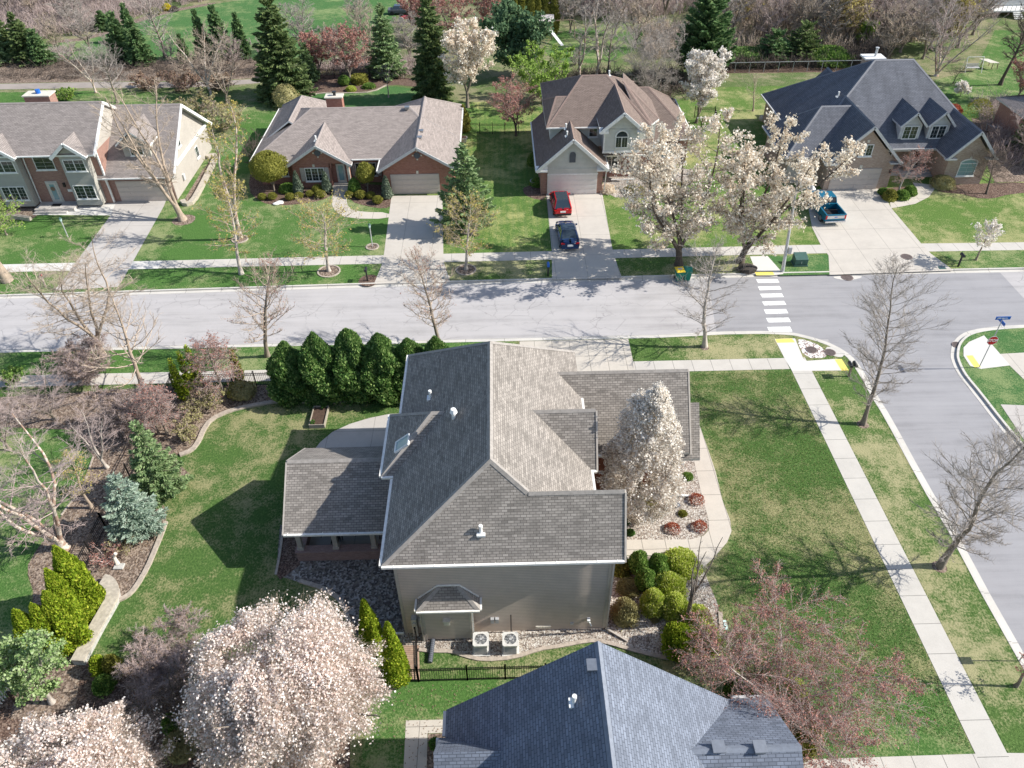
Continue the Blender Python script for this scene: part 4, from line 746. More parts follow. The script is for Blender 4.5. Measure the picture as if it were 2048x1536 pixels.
gt = MB(); eave_gutter(gt, (3.6, 84, 2.8), (3.6, 71.6, 2.8)); eave_gutter(gt, (10.7, 71.6, 2.8), (10.7, 74.4, 2.8)); eave_gutter(gt, (10.8, 74.4, 3.0), (16.2, 74.4, 3.0)); eave_gutter(gt, (4.75, 75.3, 5.6), (9.8, 75.3, 5.6)); eave_gutter(gt, (20.5, 78, 3), (20.5, 89.5, 3)); eave_gutter(gt, (16, 78, 3), (20.5, 78, 3)); gt.bar((10.55, 71.7, 2.7), (10.45, 71.85, .1), .09); gt.build('gutter', 'gutter_white', H3)
garage_door(H3, 7.2, 71.95, 5.0, 2.1, 'garage_white'); window(H3, 'S', 12.05, 73.2, 4.25, 1.25, 1.15, 2, 1, arch=.62, sill=False)
mb = MB(); mb.box(6.85, 7.45, 71.9, 71.97, 3.4, 4.2); mb.poly([(7.15+.3*math.cos(a), 71.9, 4.2+.3*math.sin(a)) for a in [math.pi*i/8 for i in range(9)]]); mb.build('gable_vent', 'slate_dark', H3)
window(H3, 'S', 11.6, 75.74, .8, 1.4, 1.5, 2, 3); window(H3, 'S', 18.0, 78.5, .8, 1.6, 1.4, 2, 3, glass='glass_pale'); window(H3, 'S', 15.1, 76.3, 4.2, .9, .9, 2, 2); window(H3, 'S', 9.5, 75.7, 4.4, .9, .9, 1, 2); window(H3, 'E', 15.9, 78, 4.2, 1., .9, 2, 2)
mb = MB(); mb.box(13.6, 14.6, 75.66, 75.74, .1, 2.2); mb.build('front_door', 'door_beige', H3)
for u, v in ((1132, 257), (1134, 272)): x, y, z = on_plane(u, v, lambda x, y: 2.8+(x-3.6)*.887, 2.8, 6); vent_pipe(H3, 0, 0, x, y, z)
x, y, z = on_plane(1222, 150, lambda x, y: 8.55, 2, 9); vent_pipe(H3, 0, 0, 11.6, 81.9, 8.4)
# entry patio rails of the white house
t = thing('porch_railing', 'white slatted railing at the entry of the white sided house', 'railing', (12.3, 73.2, 0)); mb = MB()
for i in range(17): mb.box(11.4+i*.14, 11.43+i*.14, 73.18, 73.21, .1, .85)
mb.build('slat', 'trim_white', t); MB().box(11.3, 13.75, 73.15, 73.24, .86, .93).build('handrail', 'trim_white', t)

# ---------------------------------------------------------------- navy roofed house
H4 = thing('navy_roof_house', 'tan brick house with steep dark navy shingle roof, two dormers and arched window', 'house', (41, 80, 0))
rf = MB()
add_roof(rf, [[(31.0, 74.5, 3.0), (49.9, 74.5, 3.0), (43.5, 82.4, 9.3), (39.4, 82.4, 9.3)], [(49.9, 90.5, 3.0), (31.0, 90.5, 3.0), (39.4, 82.4, 9.3), (43.5, 82.4, 9.3)], [(31.0, 90.5, 3.0), (31.0, 74.5, 3.0), (39.4, 82.4, 9.3)], [(49.9, 74.5, 3.0), (49.9, 90.5, 3.0), (43.5, 82.4, 9.3)]])
add_roof(rf, [[(28.6, 72.9, 3.0), (37.0, 72.9, 3.0), (36.5, 77.0, 6.6), (32.7, 77.0, 6.6)], [(28.6, 81.1, 3.0), (28.6, 72.9, 3.0), (32.7, 77.0, 6.6)], [(32.7, 77.0, 6.6), (36.5, 77.0, 6.6), (37, 81.1, 3.0), (28.6, 81.1, 3.0)]])
add_roof(rf, wing_polys(32.2, 39.7, 71.3, 79.5, 3.0, 6.75, 'y', 'g', 'g')); add_roof(rf, wing_polys(44.45, 49.45, 71.9, 78, 3.0, 5.75, 'y', 'g', 'g')); add_roof(rf, wing_polys(36.3, 40.7, 86, 91.6, 3.4, 5.6, 'y', 'g', 'g'))
for cx in (41.75, 44.6): add_roof(rf, wing_polys(cx-1.35, cx+1.35, 74.95, 79.6, 5.15, 6.55, 'y', 'g', 'g'), caps=False)
rf.build('roof', ['shingle_navy', 'trim_grey', 'cap_navy'], H4)
mb = MB(); mb.box(32.7, 39.2, 71.7, 79, 0, 2.95); gable_wall(mb, 'S', 32.7, 39.2, 71.7, 2.95, 6.2); mb.box(44.95, 49.0, 72.3, 77, 0, 2.95); gable_wall(mb, 'S', 44.95, 49.0, 72.3, 2.95, 5.2); mb.box(31.5, 49.4, 76.4, 90, 0, 2.93); mb.box(29.1, 36, 73.4, 80.6, 0, 2.92); mb.box(42.25, 42.7, 74.9, 75.3, 0, 2.9); mb.build('wall', 'brick_tan', H4)
mb = MB()
for cx in (41.75, 44.6): mb.box(cx-1.05, cx+1.05, 75.35, 79, 3.4, 5.12); gable_wall(mb, 'S', cx-1.05, cx+1.05, 75.35, 5.1, 6.25)
mb.build('dormer_siding', 'siding_pale', H4)
tr = MB(); rake(tr, (32.2, 71.3, 3), (35.95, 71.3, 6.75), (0, -1, 0), .1, .26); rake(tr, (39.7, 71.3, 3), (35.95, 71.3, 6.75), (0, -1, 0), .1, .26); rake(tr, (44.45, 71.9, 3), (46.95, 71.9, 5.75), (0, -1, 0), .1, .24); rake(tr, (49.45, 71.9, 3), (46.95, 71.9, 5.75), (0, -1, 0), .1, .24)
for cx in (41.75, 44.6):
    rake(tr, (cx-1.35, 74.95, 5.15), (cx, 74.95, 6.55), (0, -1, 0), .08, .2); rake(tr, (cx+1.35, 74.95, 5.15), (cx, 74.95, 6.55), (0, -1, 0), .08, .2); tr.box(cx-1.1, cx+1.1, 75.28, 75.35, 3.35, 3.5)
for a, b, yy in ((32.1, 33.5, 71.3), (38.6, 39.85, 71.3), (44.35, 45.5, 71.9), (48.4, 49.6, 71.9)): tr.box(a, b, yy-.05, yy+.4, 2.8, 2.95)
eave_gutter(tr, (39.8, 74.5, 3.0), (44.4, 74.5, 3.0)); eave_gutter(tr, (28.6, 72.9, 3.0), (32.1, 72.9, 3.0)); eave_gutter(tr, (28.6, 81.1, 3.0), (28.6, 72.9, 3.0)); eave_gutter(tr, (31.0, 90.5, 3.0), (31.0, 81.2, 3.0)); tr.box(39.3, 44.9, 74.9, 75.2, 2.5, 2.92); tr.build('trim', 'trim_grey', H4)
for cx in (41.75, 44.6): window(H4, 'S', cx, 75.35, 3.65, 1.5, 1.35, 2, 3, sill=False)
window(H4, 'S', 35.95, 71.7, 3.55, 1.3, 1.2, 2, 3); window(H4, 'S', 47.1, 72.3, .95, 1.75, 1.35, 1, 3, arch=.42, glass='glass_pale'); window(H4, 'S', 40.6, 76.4, .9, 1.2, 1.4, 2, 3)
garage_door(H4, 35.65, 71.66, 4.9, 2.25, 'garage_beige'); garage_door(H4, 30.5, 73.36, 2.6, 2.2, 'garage_beige', cols=2)
mb = MB(); mb.box(42.9, 44.2, 76.3, 76.4, .35, 2.5); o = mb.build('front_door', 'door_dark', H4)
mb = MB(); mb.box(39.6, 44.9, 74.6, 76.4, 0, .35); mb.box(41.6, 44.9, 74.1, 74.6, 0, .2); mb.build('porch_step', 'pave_drive_old', H4)
mb = MB(); mb.box(39.0, 40.8, 83.4, 84.6, 3, 9.0); o = mb.build('chimney', 'brick_tan', H4); mb = MB(); mb.box(38.8, 41.0, 83.2, 84.8, 9.0, 9.15); mb.build('chimney_cap', 'trim_white', o); mb = MB(); mb.tube((40.1, 84, 9.15), (40.1, 84, 9.95), .13); mb.tube((40.1, 84, 9.95), (40.1, 84, 10.05), .2); mb.build('flue', 'galv', o)
for cx in (32.95, 39.0): mb = MB(); mb.box(cx-.08, cx+.08, 71.56, 71.7, 1.75, 2.1); mb.build('wall_lamp', 'black_metal', H4)
mb = MB(); mb.box(35.8, 36.05, 71.64, 71.7, 2.3, 2.6); mb.box(35.82, 36.05, 71.64, 71.7, 4.95, 5.2); mb.box(47.0, 47.2, 72.24, 72.3, 2.75, 3.0); mb.build('keystone', 'trim_cream', H4)
x, y, z = on_plane(1676, 193, lambda x, y: 3+(x-31)*.75, 3, 9); vent_pipe(H4, 0, 0, x, y, z)

# ---------------------------------------------------------------- two-storey brick house at the left
H1 = thing('two_storey_brick_house', 'two-storey brick and siding house at the left edge with cream side gables', 'house', (-44, 76, 0))
rf = MB()
add_roof(rf, wing_polys(-62, -38.8, 71.0, 81.4, 5.6, 8.8, 'x', 'g', 'g')); add_roof(rf, wing_polys(-40.5, -32.3, 71.8, 85.6, 2.8, 7.5, 'x', 'g', 'g'))
for cx, hw in ((-41.0, 1.7), (-47.9, 1.85), (-53.5, 1.8)): add_roof(rf, wing_polys(cx-hw, cx+hw, 70.55, 75, 5.6, 7.0, 'y', 'g', 'g'), caps=False)
add_roof(rf, wing_polys(-37.6, -34.2, 73.3, 79.2, 5.5, 6.9, 'y', 'g', 'g'), caps=False)
rf.build('roof', ['shingle_taupe', 'trim_white', 'cap_taupe'], H1)
mb = MB(); mb.box(-61.5, -39.0, 72.1, 80.9, 0, 5.55); mb.box(-39.3, -32.85, 72.4, 85.1, 0, 2.75); mb.build('wall', 'brick_rose', H1)
mb = MB(); gable_wall(mb, 'E', 71.6, 80.9, -38.95, 5.5, 8.5); gable_wall(mb, 'E', 72.4, 85.1, -32.8, 2.75, 7.2); mb.box(-39.0, -32.78, 72.45, 85.05, .05, 2.74); mb.build('side_siding', 'siding_cream', H1)
mb = MB()
for cx, hw in ((-41.0, 1.25), (-47.9, 1.45), (-53.5, 1.4)): mb.box(cx-hw, cx+hw, 71.15, 72.2, .3, 5.55); gable_wall(mb, 'S', cx-hw, cx+hw, 71.15, 5.54, 6.6)
mb.box(-37.2, -34.6, 73.75, 78, 3.8, 5.5); gable_wall(mb, 'S', -37.2, -34.6, 73.75, 5.48, 6.6); mb.build('front_siding', 'siding_grey', H1)
for cx, hw in ((-41.0, 1.0), (-47.9, 1.15)):
    window(H1, 'S', cx, 71.15, 1.0, 2*hw, 1.45, 3 if cx < -45 else 2, 4); window(H1, 'S', cx, 71.15, 3.9, 2*hw, 1.2, 2, 3)
window(H1, 'S', -44.4, 72.1, 3.7, 1.9, 1.5, 1, 4); window(H1, 'S', -35.9, 73.75, 4.25, 1.3, 1.0, 2, 2)
mb = MB(); mb.box(-45.1, -43.95, 72.02, 72.1, .3, 2.5); mb.box(-44.95, -44.1, 71.96, 72.02, .35, 2.4); o = mb.build('front_door', 'door_beige', H1); mb = MB(); mb.box(-44.75, -44.3, 71.94, 71.96, .6, 2.2); mb.build('pane', 'glass_pale', o)
mb = MB(); mb.tube((-44.52, 71.9, 1.75), (-44.52, 71.94, 1.75), .22, n=14); mb.build('wreath', 'dry_leaf', o)
mb = MB(); mb.box(-46.3, -42.4, 70.4, 72.1, 0, .3); mb.box(-46.2, -43.0, 70.0, 70.4, 0, .16); mb.build('porch_step', 'pave_drive_old', H1)
mb = MB(); mb.box(-44.9, -44.0, 71.0, 71.6, .301, .32); mb.build('door_mat', 'rubber', H1)
garage_door(H1, -35.9, 72.36, 5.0, 2.2, 'garage_beige')
tr = MB(); rake(tr, (-38.8, 71, 5.6), (-38.8, 76.2, 8.8), (1, 0, 0), .1, .3); rake(tr, (-38.8, 81.4, 5.6), (-38.8, 76.2, 8.8), (1, 0, 0), .1, .3); rake(tr, (-32.3, 71.8, 2.8), (-32.3, 78.7, 7.5), (1, 0, 0), .1, .3); rake(tr, (-32.3, 85.6, 2.8), (-32.3, 78.7, 7.5), (1, 0, 0), .1, .3)
for cx, hw in ((-41.0, 1.7), (-47.9, 1.85), (-53.5, 1.8)): rake(tr, (cx-hw, 70.55, 5.6), (cx, 70.55, 7.0), (0, -1, 0), .1, .3); rake(tr, (cx+hw, 70.55, 5.6), (cx, 70.55, 7.0), (0, -1, 0), .1, .3)
eave_gutter(tr, (-46.0, 71, 5.6), (-42.7, 71, 5.6)); eave_gutter(tr, (-39.2, 71.8, 2.8), (-32.3, 71.8, 2.8)); tr.bar((-46.1, 71.9, 5.4), (-46.3, 72.0, .2), .09); tr.bar((-39.1, 72.0, 2.7), (-39.1, 72.3, .1), .09); tr.box(-39.12, -38.98, 72.02, 72.2, .1, 5.5); tr.build('trim', 'trim_white', H1)
mb = MB(); mb.box(-48.9, -46.3, 80.6, 82.0, 0, 7.8); o = mb.build('chimney', 'brick_rose', H1); mb = MB(); mb.box(-49.0, -46.2, 80.5, 82.1, 7.8, 7.92); mb.build('chimney_cap', 'trim_cream', o); mb = MB(); mb.tube((-47.6, 81.3, 7.92), (-47.6, 81.3, 8.3), .25); mb.build('flue', 'sign_blue', o)
for x in (-46.7, -43.3): mb = MB(); mb.box(x-.09, x+.09, 71.92, 72.1, 1.9, 2.3); mb.build('wall_lamp', 'black_metal', H1)
mb = MB(); mb.box(-43.2, -42.7, 72.05, 72.1, 1.35, 1.6); mb.build('house_number_plate', 'trim_white', H1)
a_, b_ = (-32.7, 73.6, 0), 0
mb = MB(); mb.box(-32.75, -32.55, 74.2, 84.6, 2.85, 3.1); mb.build('wall_band', 'trim_white', H1); MB().box(-32.78, -32.6, 75.0, 75.5, .9, 1.5).build('meter_box', 'trim_grey', H1)
for yy in (76.5, 80.5): window(H1, 'E', -32.78, yy, 3.9 if yy < 78 else 1.0, .9, 1.2, 1, 2)
# far houses
hx, hy = P(2012, 25); t = thing('pale_far_house', 'pale far house at the top right corner behind the back yard, one dark shuttered window', 'house', (hx, hy, 0))
mb = MB(); mb.box(hx-8, hx+9, hy, hy+9, 0, 6.5); mb.build('wall', 'siding_pale', t); add = MB(); add_roof(add, wing_polys(hx-8.5, hx+9.5, hy-.5, hy+9.5, 6.5, 9.5, 'x')); add.build('roof', ['shingle_taupe', 'trim_white', 'cap_taupe'], t); window(t, 'S', hx-.2, hy, 3.0, 1.0, 1.4, 1, 2, shutters='shutter_dark')
mb = MB(); mb.box(hx-4, hx+3, hy-3, hy, .9, 1.05); [mb.bar((hx-4+i*.7, hy-2.95, 1.05), (hx-4+i*.7, hy-2.95, 2.0), .07) for i in range(11)]; mb.bar((hx-4, hy-2.95, 2.0), (hx+3, hy-2.95, 2.0), .09); mb.build('deck', 'trim_white', t)
mb = MB(); [mb.box(hx-.8, hx+.6, hy-3.3-i*.3, hy-3.0-i*.3, .7-i*.2, .8-i*.2) for i in range(4)]; mb.build('deck_step', 'trim_white', t)
hx, hy = P(1600, -30); t = thing('red_far_house', 'dark far house with dull red wall half hidden among the bare trees', 'house', (hx, hy, 0)); mb = MB(); mb.box(hx-6, hx+6, hy, hy+8, 0, 3.2); mb.build('wall', 'brick_red', t); add = MB(); add_roof(add, wing_polys(hx-6.5, hx+6.5, hy-.5, hy+8.5, 3.2, 6.5, 'x')); add.build('roof', ['shingle_navy', 'trim_grey', 'cap_navy'], t)
hx, hy = P(1010, -12); t = thing('orange_far_house', 'orange brick far house at the top edge behind the pink trees', 'house', (hx, hy, 0)); mb = MB(); mb.box(hx-10, hx+12, hy, hy+8, 0, 3.4); mb.build('wall', 'brick_red', t); add = MB(); add_roof(add, wing_polys(hx-10.5, hx+12.5, hy-.5, hy+8.5, 3.4, 6.8, 'x')); add.build('roof', ['shingle_tan', 'trim_white', 'cap_tan'], t); window(t, 'S', hx+3, hy, 1, 2, 1.4)
hx, hy = 61.5, 78.5; t = thing('right_edge_house', 'house cut off by the right edge beyond the navy roofed house', 'house', (hx, hy, 0)); mb = MB(); mb.box(hx-3.6, hx+8, hy-4, hy+9, 0, 3); mb.build('wall', 'brick_rose', t); add = MB(); add_roof(add, wing_polys(hx-4, hx+8.5, hy-4.5, hy+9.5, 3, 6.5, 'x', 'h', 'h')); add.build('roof', ['shingle_taupe', 'trim_grey', 'shingle_taupe'], t)
# ================================================================ VEHICLES
def wheel(par, x, y, r=.33, w_=.22):
    mb = MB(); mb.tube((x-w_/2, y, r), (x+w_/2, y, r), r, n=20); o = mb.build('wheel', 'rubber', par)
    mb = MB(); s = 1 if x > 0 else -1; bx = par.location.x
    for sx in (-1, 1): mb.tube((x+sx*(w_/2+.002), y, r), (x+sx*(w_/2+.012), y, r), r*.62, n=14)
    mb.build('rim', 'steel', o)
def car(name, label, x, y, L, W, Hb, Ht, paint, roofm, rz, prof, gh, rear):
    t = thing(name, label, 'car', (x, y, 0))
    def ring(s, hw, zb, zt):
        yy = y+s; return [(x-hw*.86, yy, zb), (x-hw*.99, yy, zb+.12), (x-hw, yy, (zb+zt)/2), (x-hw*.97, yy, zt-.10), (x-hw*.86, yy, zt-.015), (x, yy, zt+.02), (x+hw*.86, yy, zt-.015), (x+hw*.97, yy, zt-.10), (x+hw, yy, (zb+zt)/2), (x+hw*.99, yy, zb+.12), (x+hw*.86, yy, zb)]
    mb = MB(); mb.loft([ring(s*L-L/2, W/2*k, zb, zt) for s, k, zb, zt in prof]); o = mb.build('body', paint, t, smooth=True)
    m_ = o.modifiers.new('sub', 'SUBSURF'); m_.levels = 1; m_.render_levels = 1
    (s0, s1, s2, s3, kb, kt) = gh; zb, zt = Hb-.06, Ht
    B = [(x-W/2*kb, y-L/2+s0*L, zb), (x+W/2*kb, y-L/2+s0*L, zb), (x+W/2*kb, y-L/2+s3*L, zb), (x-W/2*kb, y-L/2+s3*L, zb)]
    T = [(x-W/2*kt, y-L/2+s1*L, zt), (x+W/2*kt, y-L/2+s1*L, zt), (x+W/2*kt, y-L/2+s2*L, zt-.03), (x-W/2*kt, y-L/2+s2*L, zt-.03)]
    lerp = lambda a, b, k: tuple(a[i]*(1-k)+b[i]*k for i in range(3))
    mb = MB(); mb.loft([B, T]); mb.build('glasshouse', 'car_glass', t)
    mb = MB(); U = [lerp(T[i], (x, y, zt), .0) for i in range(4)]; c = lerp(T[0], T[2], .5)
    mb.loft([[(p[0], p[1], p[2]-.02) for p in U], [lerp((p[0], p[1], zt+.03), (c[0], c[1], zt+.05), .10) for p in U]]); mb.build('roof_panel', roofm, t, smooth=False, bevel=.015)
    mb = MB()
    for i in range(4): mb.bar(B[i], T[i], .09, .06)
    for a, b in ((0, 3), (1, 2)):
        mb.bar(T[a], T[b], .07, .06); m0, m1 = lerp(B[a], B[b], .48), lerp(T[a], T[b], .5); mb.bar(m0, m1, .06, .04)
        if rear == 'suv': m0, m1 = lerp(B[a], B[b], .2), lerp(T[a], T[b], .12); mb.bar(m0, m1, .14, .05)
    mb.build('pillar', paint, t)
    for sx in (-1, 1):
        for k in (.18, .82): wheel(t, x+sx*(W/2-.13), y-L/2+k*L)
        mb = MB(); mb.box(x+sx*(W/2+.02)-.09, x+sx*(W/2+.02)+.09, y-L/2+.66*L, y-L/2+.66*L+.12, Hb-.02, Hb+.12); mb.build('mirror', paint, t, bevel=.02)
        mb = MB(); zt_ = Hb-.2 if rear == 'suv' else Hb-.12
        mb.box(x+sx*W*.36-.17, x+sx*W*.36+.17, y-L/2-.03, y-L/2+.14, zt_-.09, zt_+.04); mb.build('tail_light', 'tail_red', t, bevel=.02)
    mb = MB(); mb.box(x-.26, x+.26, y-L/2-.055, y-L/2+.02, Hb-.42, Hb-.26); mb.build('number_plate', 'trim_white', t)
    mb = MB(); mb.box(x-W*.43, x+W*.43, y-L/2-.05, y-L/2+.16, .26, .46); mb.build('rear_bumper', 'rubber' if rear == 'suv' else paint, t, bevel=.03)
    t.rotation_euler = (0, 0, rz); return t
px_, py_ = P(1128, 437); suv = car('parked_car', 'red hatchback style sport utility car with black roof, nearer the white garage door', px_-.2, py_+2.3, 4.4, 1.84, 1.0, 1.6, 'red_paint', 'car_glass', R(2.5),
    [(0, .80, .34, .86), (.015, .92, .26, .98), (.06, .97, .24, 1.02), (.25, 1, .2, 1.03), (.5, 1, .2, 1.02), (.68, 1, .2, 1.0), (.80, .98, .22, .94), (.93, .92, .25, .82), (.985, .82, .3, .68), (1, .7, .36, .6)], (.02, .12, .55, .74, .90, .68), 'suv')
px_, py_ = P(1140, 503); sedan = car('parked_car', 'dark blue saloon car with glass roof, parked behind the red one', px_-.1, py_+2.35, 4.7, 1.84, .94, 1.42, 'navy_paint', 'car_glass', R(2.5),
    [(0, .78, .34, .82), (.015, .9, .26, .93), (.06, .96, .24, .98), (.18, 1, .2, .98), (.5, 1, .2, .95), (.68, 1, .2, .93), (.80, .98, .22, .86), (.93, .92, .25, .74), (.985, .82, .3, .62), (1, .7, .36, .55)], (.10, .28, .52, .72, .88, .64), 'saloon')
# pickup truck
px_, py_ = P(1664, 452); t = thing('pickup_truck', 'teal blue pickup truck with open bed and silver tailgate, half under the blossoms', 'pickup truck', (px_, py_+2.6, 0))
X, Y0, W2 = px_, py_+.05, .98
mb = MB(); mb.box(X-W2, X+W2, Y0, Y0+2.2, .45, .62); mb.box(X-W2, X-W2+.13, Y0, Y0+2.2, .62, 1.2); mb.box(X+W2-.13, X+W2, Y0, Y0+2.2, .62, 1.2); mb.box(X-W2+.13, X+W2-.13, Y0+2.1, Y0+2.2, .62, 1.2); mb.build('bed', 'teal_paint', t, bevel=.02)
mb = MB(); mb.box(X-W2+.14, X+W2-.14, Y0+.08, Y0+2.09, .625, .66); mb.bar((X-W2+.14, Y0+1.2, 1.0), (X+W2-.14, Y0+1.2, 1.0), .06); mb.build('bed_liner', 'rubber', t)
mb = MB(); mb.box(X-W2, X+W2, Y0-.07, Y0-.002, .62, 1.2); o = mb.build('tailgate', 'teal_paint', t, bevel=.01); mb = MB(); mb.box(X-W2+.16, X+W2-.16, Y0-.085, Y0-.07, .78, 1.06); mb.build('tailgate_panel', 'chrome', o); mb = MB(); mb.box(X-.14, X+.14, Y0-.1, Y0-.086, .9, .97); mb.build('badge', 'sign_blue', o)
mb = MB(); mb.box(X-W2, X+W2, Y0-.22, Y0-.08, .42, .58); mb.build('bumper', 'chrome', t, bevel=.02)
for s in (-1, 1):
    mb = MB(); mb.box(X+s*(W2-.075)-.07, X+s*(W2-.075)+.07, Y0-.09, Y0-.072, .74, 1.1); mb.build('tail_light', 'tail_red', t)
    for yy in (Y0+.95, Y0+4.5): wheel(t, X+s*(W2-.12), yy, .37, .24)
    mb = MB(); mb.box(X+s*(W2+.08)-.1, X+s*(W2+.08)+.1, Y0+3.55, Y0+3.68, 1.15, 1.4); mb.build('mirror', 'black_metal', t)
def rg(yy, hw, zt): return [(X-hw, yy, .42), (X-hw, yy, zt-.1), (X-hw*.93, yy, zt), (X+hw*.93, yy, zt), (X+hw, yy, zt-.1), (X+hw, yy, .42)]
MB().loft([rg(Y0+2.24, W2, 1.18), rg(Y0+3.9, W2, 1.2), rg(Y0+4.1, W2*.99, 1.18), rg(Y0+5.1, W2*.97, 1.06), rg(Y0+5.35, W2*.92, .95)]).build('body', 'teal_paint', t, bevel=.02)
mb = MB(); mb.loft([[(X-.93, Y0+2.26, 1.17), (X+.93, Y0+2.26, 1.17), (X+.93, Y0+4.2, 1.17), (X-.93, Y0+4.2, 1.17)], [(X-.78, Y0+2.36, 1.72), (X+.78, Y0+2.36, 1.72), (X+.78, Y0+3.5, 1.72), (X-.78, Y0+3.5, 1.72)]]); mb.build('cab_glass', 'car_glass', t)
mb = MB(); mb.box(X-.8, X+.8, Y0+2.32, Y0+3.52, 1.7, 1.8)
for s in (-1, 1):
    mb.bar((X+s*.93, Y0+2.26, 1.17), (X+s*.78, Y0+2.36, 1.74), .12, .08); mb.bar((X+s*.93, Y0+4.2, 1.17), (X+s*.78, Y0+3.5, 1.74), .08); mb.bar((X+s*.93, Y0+3.2, 1.17), (X+s*.79, Y0+2.95, 1.74), .08)
mb.build('cab_roof', 'teal_paint', t, bevel=.03); t.rotation_euler = (0, 0, R(3))
# far vehicles
px_, py_ = P(802, 28); t = thing('parked_car', 'small dark far car parked by the green field at the top', 'car', (px_, py_, 0)); MB().loft([[(px_-2.1+a, py_+b*.85, z) for a, b in ((0, -1), (4.2, -1), (4.2, 1), (0, 1))] for z in (.35, .9)]).build('body', 'slate_dark', t, bevel=.1)
mb = MB(); mb.loft([[(px_-1.5, py_-.8, .9), (px_+1.4, py_-.8, .9), (px_+1.4, py_+.8, .9), (px_-1.5, py_+.8, .9)], [(px_-1., py_-.65, 1.42), (px_+.9, py_-.65, 1.42), (px_+.9, py_+.65, 1.42), (px_-1., py_+.65, 1.42)]]); mb.build('glasshouse', 'car_glass', t); [MB().tube((px_+a, py_-.95, .33), (px_+a, py_-.7, .33), .33, n=12).build('wheel', 'rubber', t) for a in (-1.35, 1.35)]
px_, py_ = P(811, 44); t = thing('lawn_tractor', 'red lawn tractor with grey wheels below the far dark car', 'lawn tractor', (px_, py_, 0)); MB().box(px_-.7, px_+1.1, py_-.4, py_+.4, .5, .95).build('hood', 'red_paint', t, bevel=.08); MB().box(px_-.9, px_-.3, py_-.3, py_+.3, .7, 1.2).build('seat', 'rubber', t, bevel=.05); [MB().tube((px_+a, py_-.55, r_), (px_+a, py_-.35, r_), r_, n=12).build('wheel', 'galv', t) for a, r_ in ((-.6, .45), (.8, .3))]; MB().bar((px_-.1, py_, .9), (px_-.35, py_, 1.35), .05).build('steering_wheel', 'black_metal', t)
px_, py_ = P(1062, 10); t = thing('parked_car', 'pale far car near the orange house at the top edge', 'car', (px_, py_, 0)); MB().loft([[(px_-2.2+a, py_+b*.85, z) for a, b in ((0, -1), (4.4, -1), (4.4, 1), (0, 1))] for z in (.35, .95)]).build('body', 'trim_white', t, bevel=.12); MB().loft([[(px_-1.6, py_-.8, .95), (px_+1.4, py_-.8, .95), (px_+1.4, py_+.8, .95), (px_-1.6, py_+.8, .95)], [(px_-1.1, py_-.65, 1.5), (px_+.8, py_-.65, 1.5), (px_+.8, py_+.65, 1.5), (px_-1.1, py_+.65, 1.5)]]).build('glasshouse', 'car_glass', t)
# ================================================================ STREET FURNITURE
def bin_(u, v, lid, lab, rz):
    x, y = P(u, v, -.1); z = -.1; t = thing('wheelie_bin', lab, 'wheelie bin', (x, y, z), 'bins at the kerb')
    a = lambda hw, hd, zz: [(x-hw, y-hd, zz), (x+hw, y-hd, zz), (x+hw, y+hd, zz), (x-hw, y+hd, zz)]
    MB().loft([a(.25, .28, z+.06), a(.34, .40, z+1.0)]).build('bin_body', 'bin_teal', t, bevel=.03); MB().loft([a(.37, .44, z+1.0), a(.37, .44, z+1.05), a(.30, .34, z+1.12)]).build('lid', lid, t, bevel=.02)
    if lid == 'bin_yellow': MB().box(x-.2, x+.2, y-.12, y+.12, z+1.12, z+1.125).build('lid_label', 'trim_grey', t)
    MB().bar((x-.3, y+.48, z+.98), (x+.3, y+.48, z+.98), .04).build('handle', 'bin_teal', t)
    for s in (-1, 1): MB().tube((x+s*.2, y+.33, z+.13), (x+s*.32, y+.33, z+.13), .13, n=12).build('wheel', 'rubber', t)
    t.rotation_euler = (0, 0, rz)
bin_(1357, 560, 'bin_yellow', 'dark green wheeled bin with a yellow lid at the kerb', R(4)); bin_(1373, 559, 'bin_teal', 'all green wheeled bin standing right of the yellow lidded one', R(-8))
# street light
x, y = P(1565, 543); lt = thing('street_light', 'tall pale concrete street light pole with a short arm beside the crosswalk', 'street light', (x, y, 0)); zt = height_to(x, y, 360); dx = (P(1597, 362, zt)[0]-x)
MB().tube((x, y, 0), (x+dx, y, zt), .15, .075, 12).build('pole', 'galv', lt); MB().bar((x+dx*.8, y, zt*.88), (x+dx+1.1, y, zt*.93), .06).build('arm', 'galv', lt)
mb = MB(); c = (x+dx+1.3, y, zt*.93); mb.tube((c[0], c[1], c[2]+.08), (c[0], c[1], c[2]-.16), .1, .3, 14); o = mb.build('lamp_head', 'galv', lt); MB().tube((c[0], c[1], c[2]-.17), (c[0], c[1], c[2]-.25), .2, .12, 12).build('lens', 'lamp_glass', o)
MB().box(x+.04, x+.3, y-.14, y+.14, 1.8, 2.4).build('control_box', 'galv', lt)
# text
def text(par, name, s, size, loc, rot, mat, ext=.004):
    cu = bpy.data.curves.new(name, 'FONT'); cu.body = s; cu.size = size; cu.extrude = ext; cu.align_x = 'CENTER'; cu.align_y = 'CENTER'; cu.offset = size*.028
    tmp = bpy.data.objects.new(name+'_tmp', cu); C.objects.link(tmp); dg = bpy.context.evaluated_depsgraph_get(); me = bpy.data.meshes.new_from_object(tmp.evaluated_get(dg)); bpy.data.objects.remove(tmp)
    me.materials.clear(); me.materials.append(MATS[mat]); o = bpy.data.objects.new(name, me); C.objects.link(o); off = root_off(par); o.location = Vector(loc)-off; o.rotation_euler = rot; o.parent = par; return o
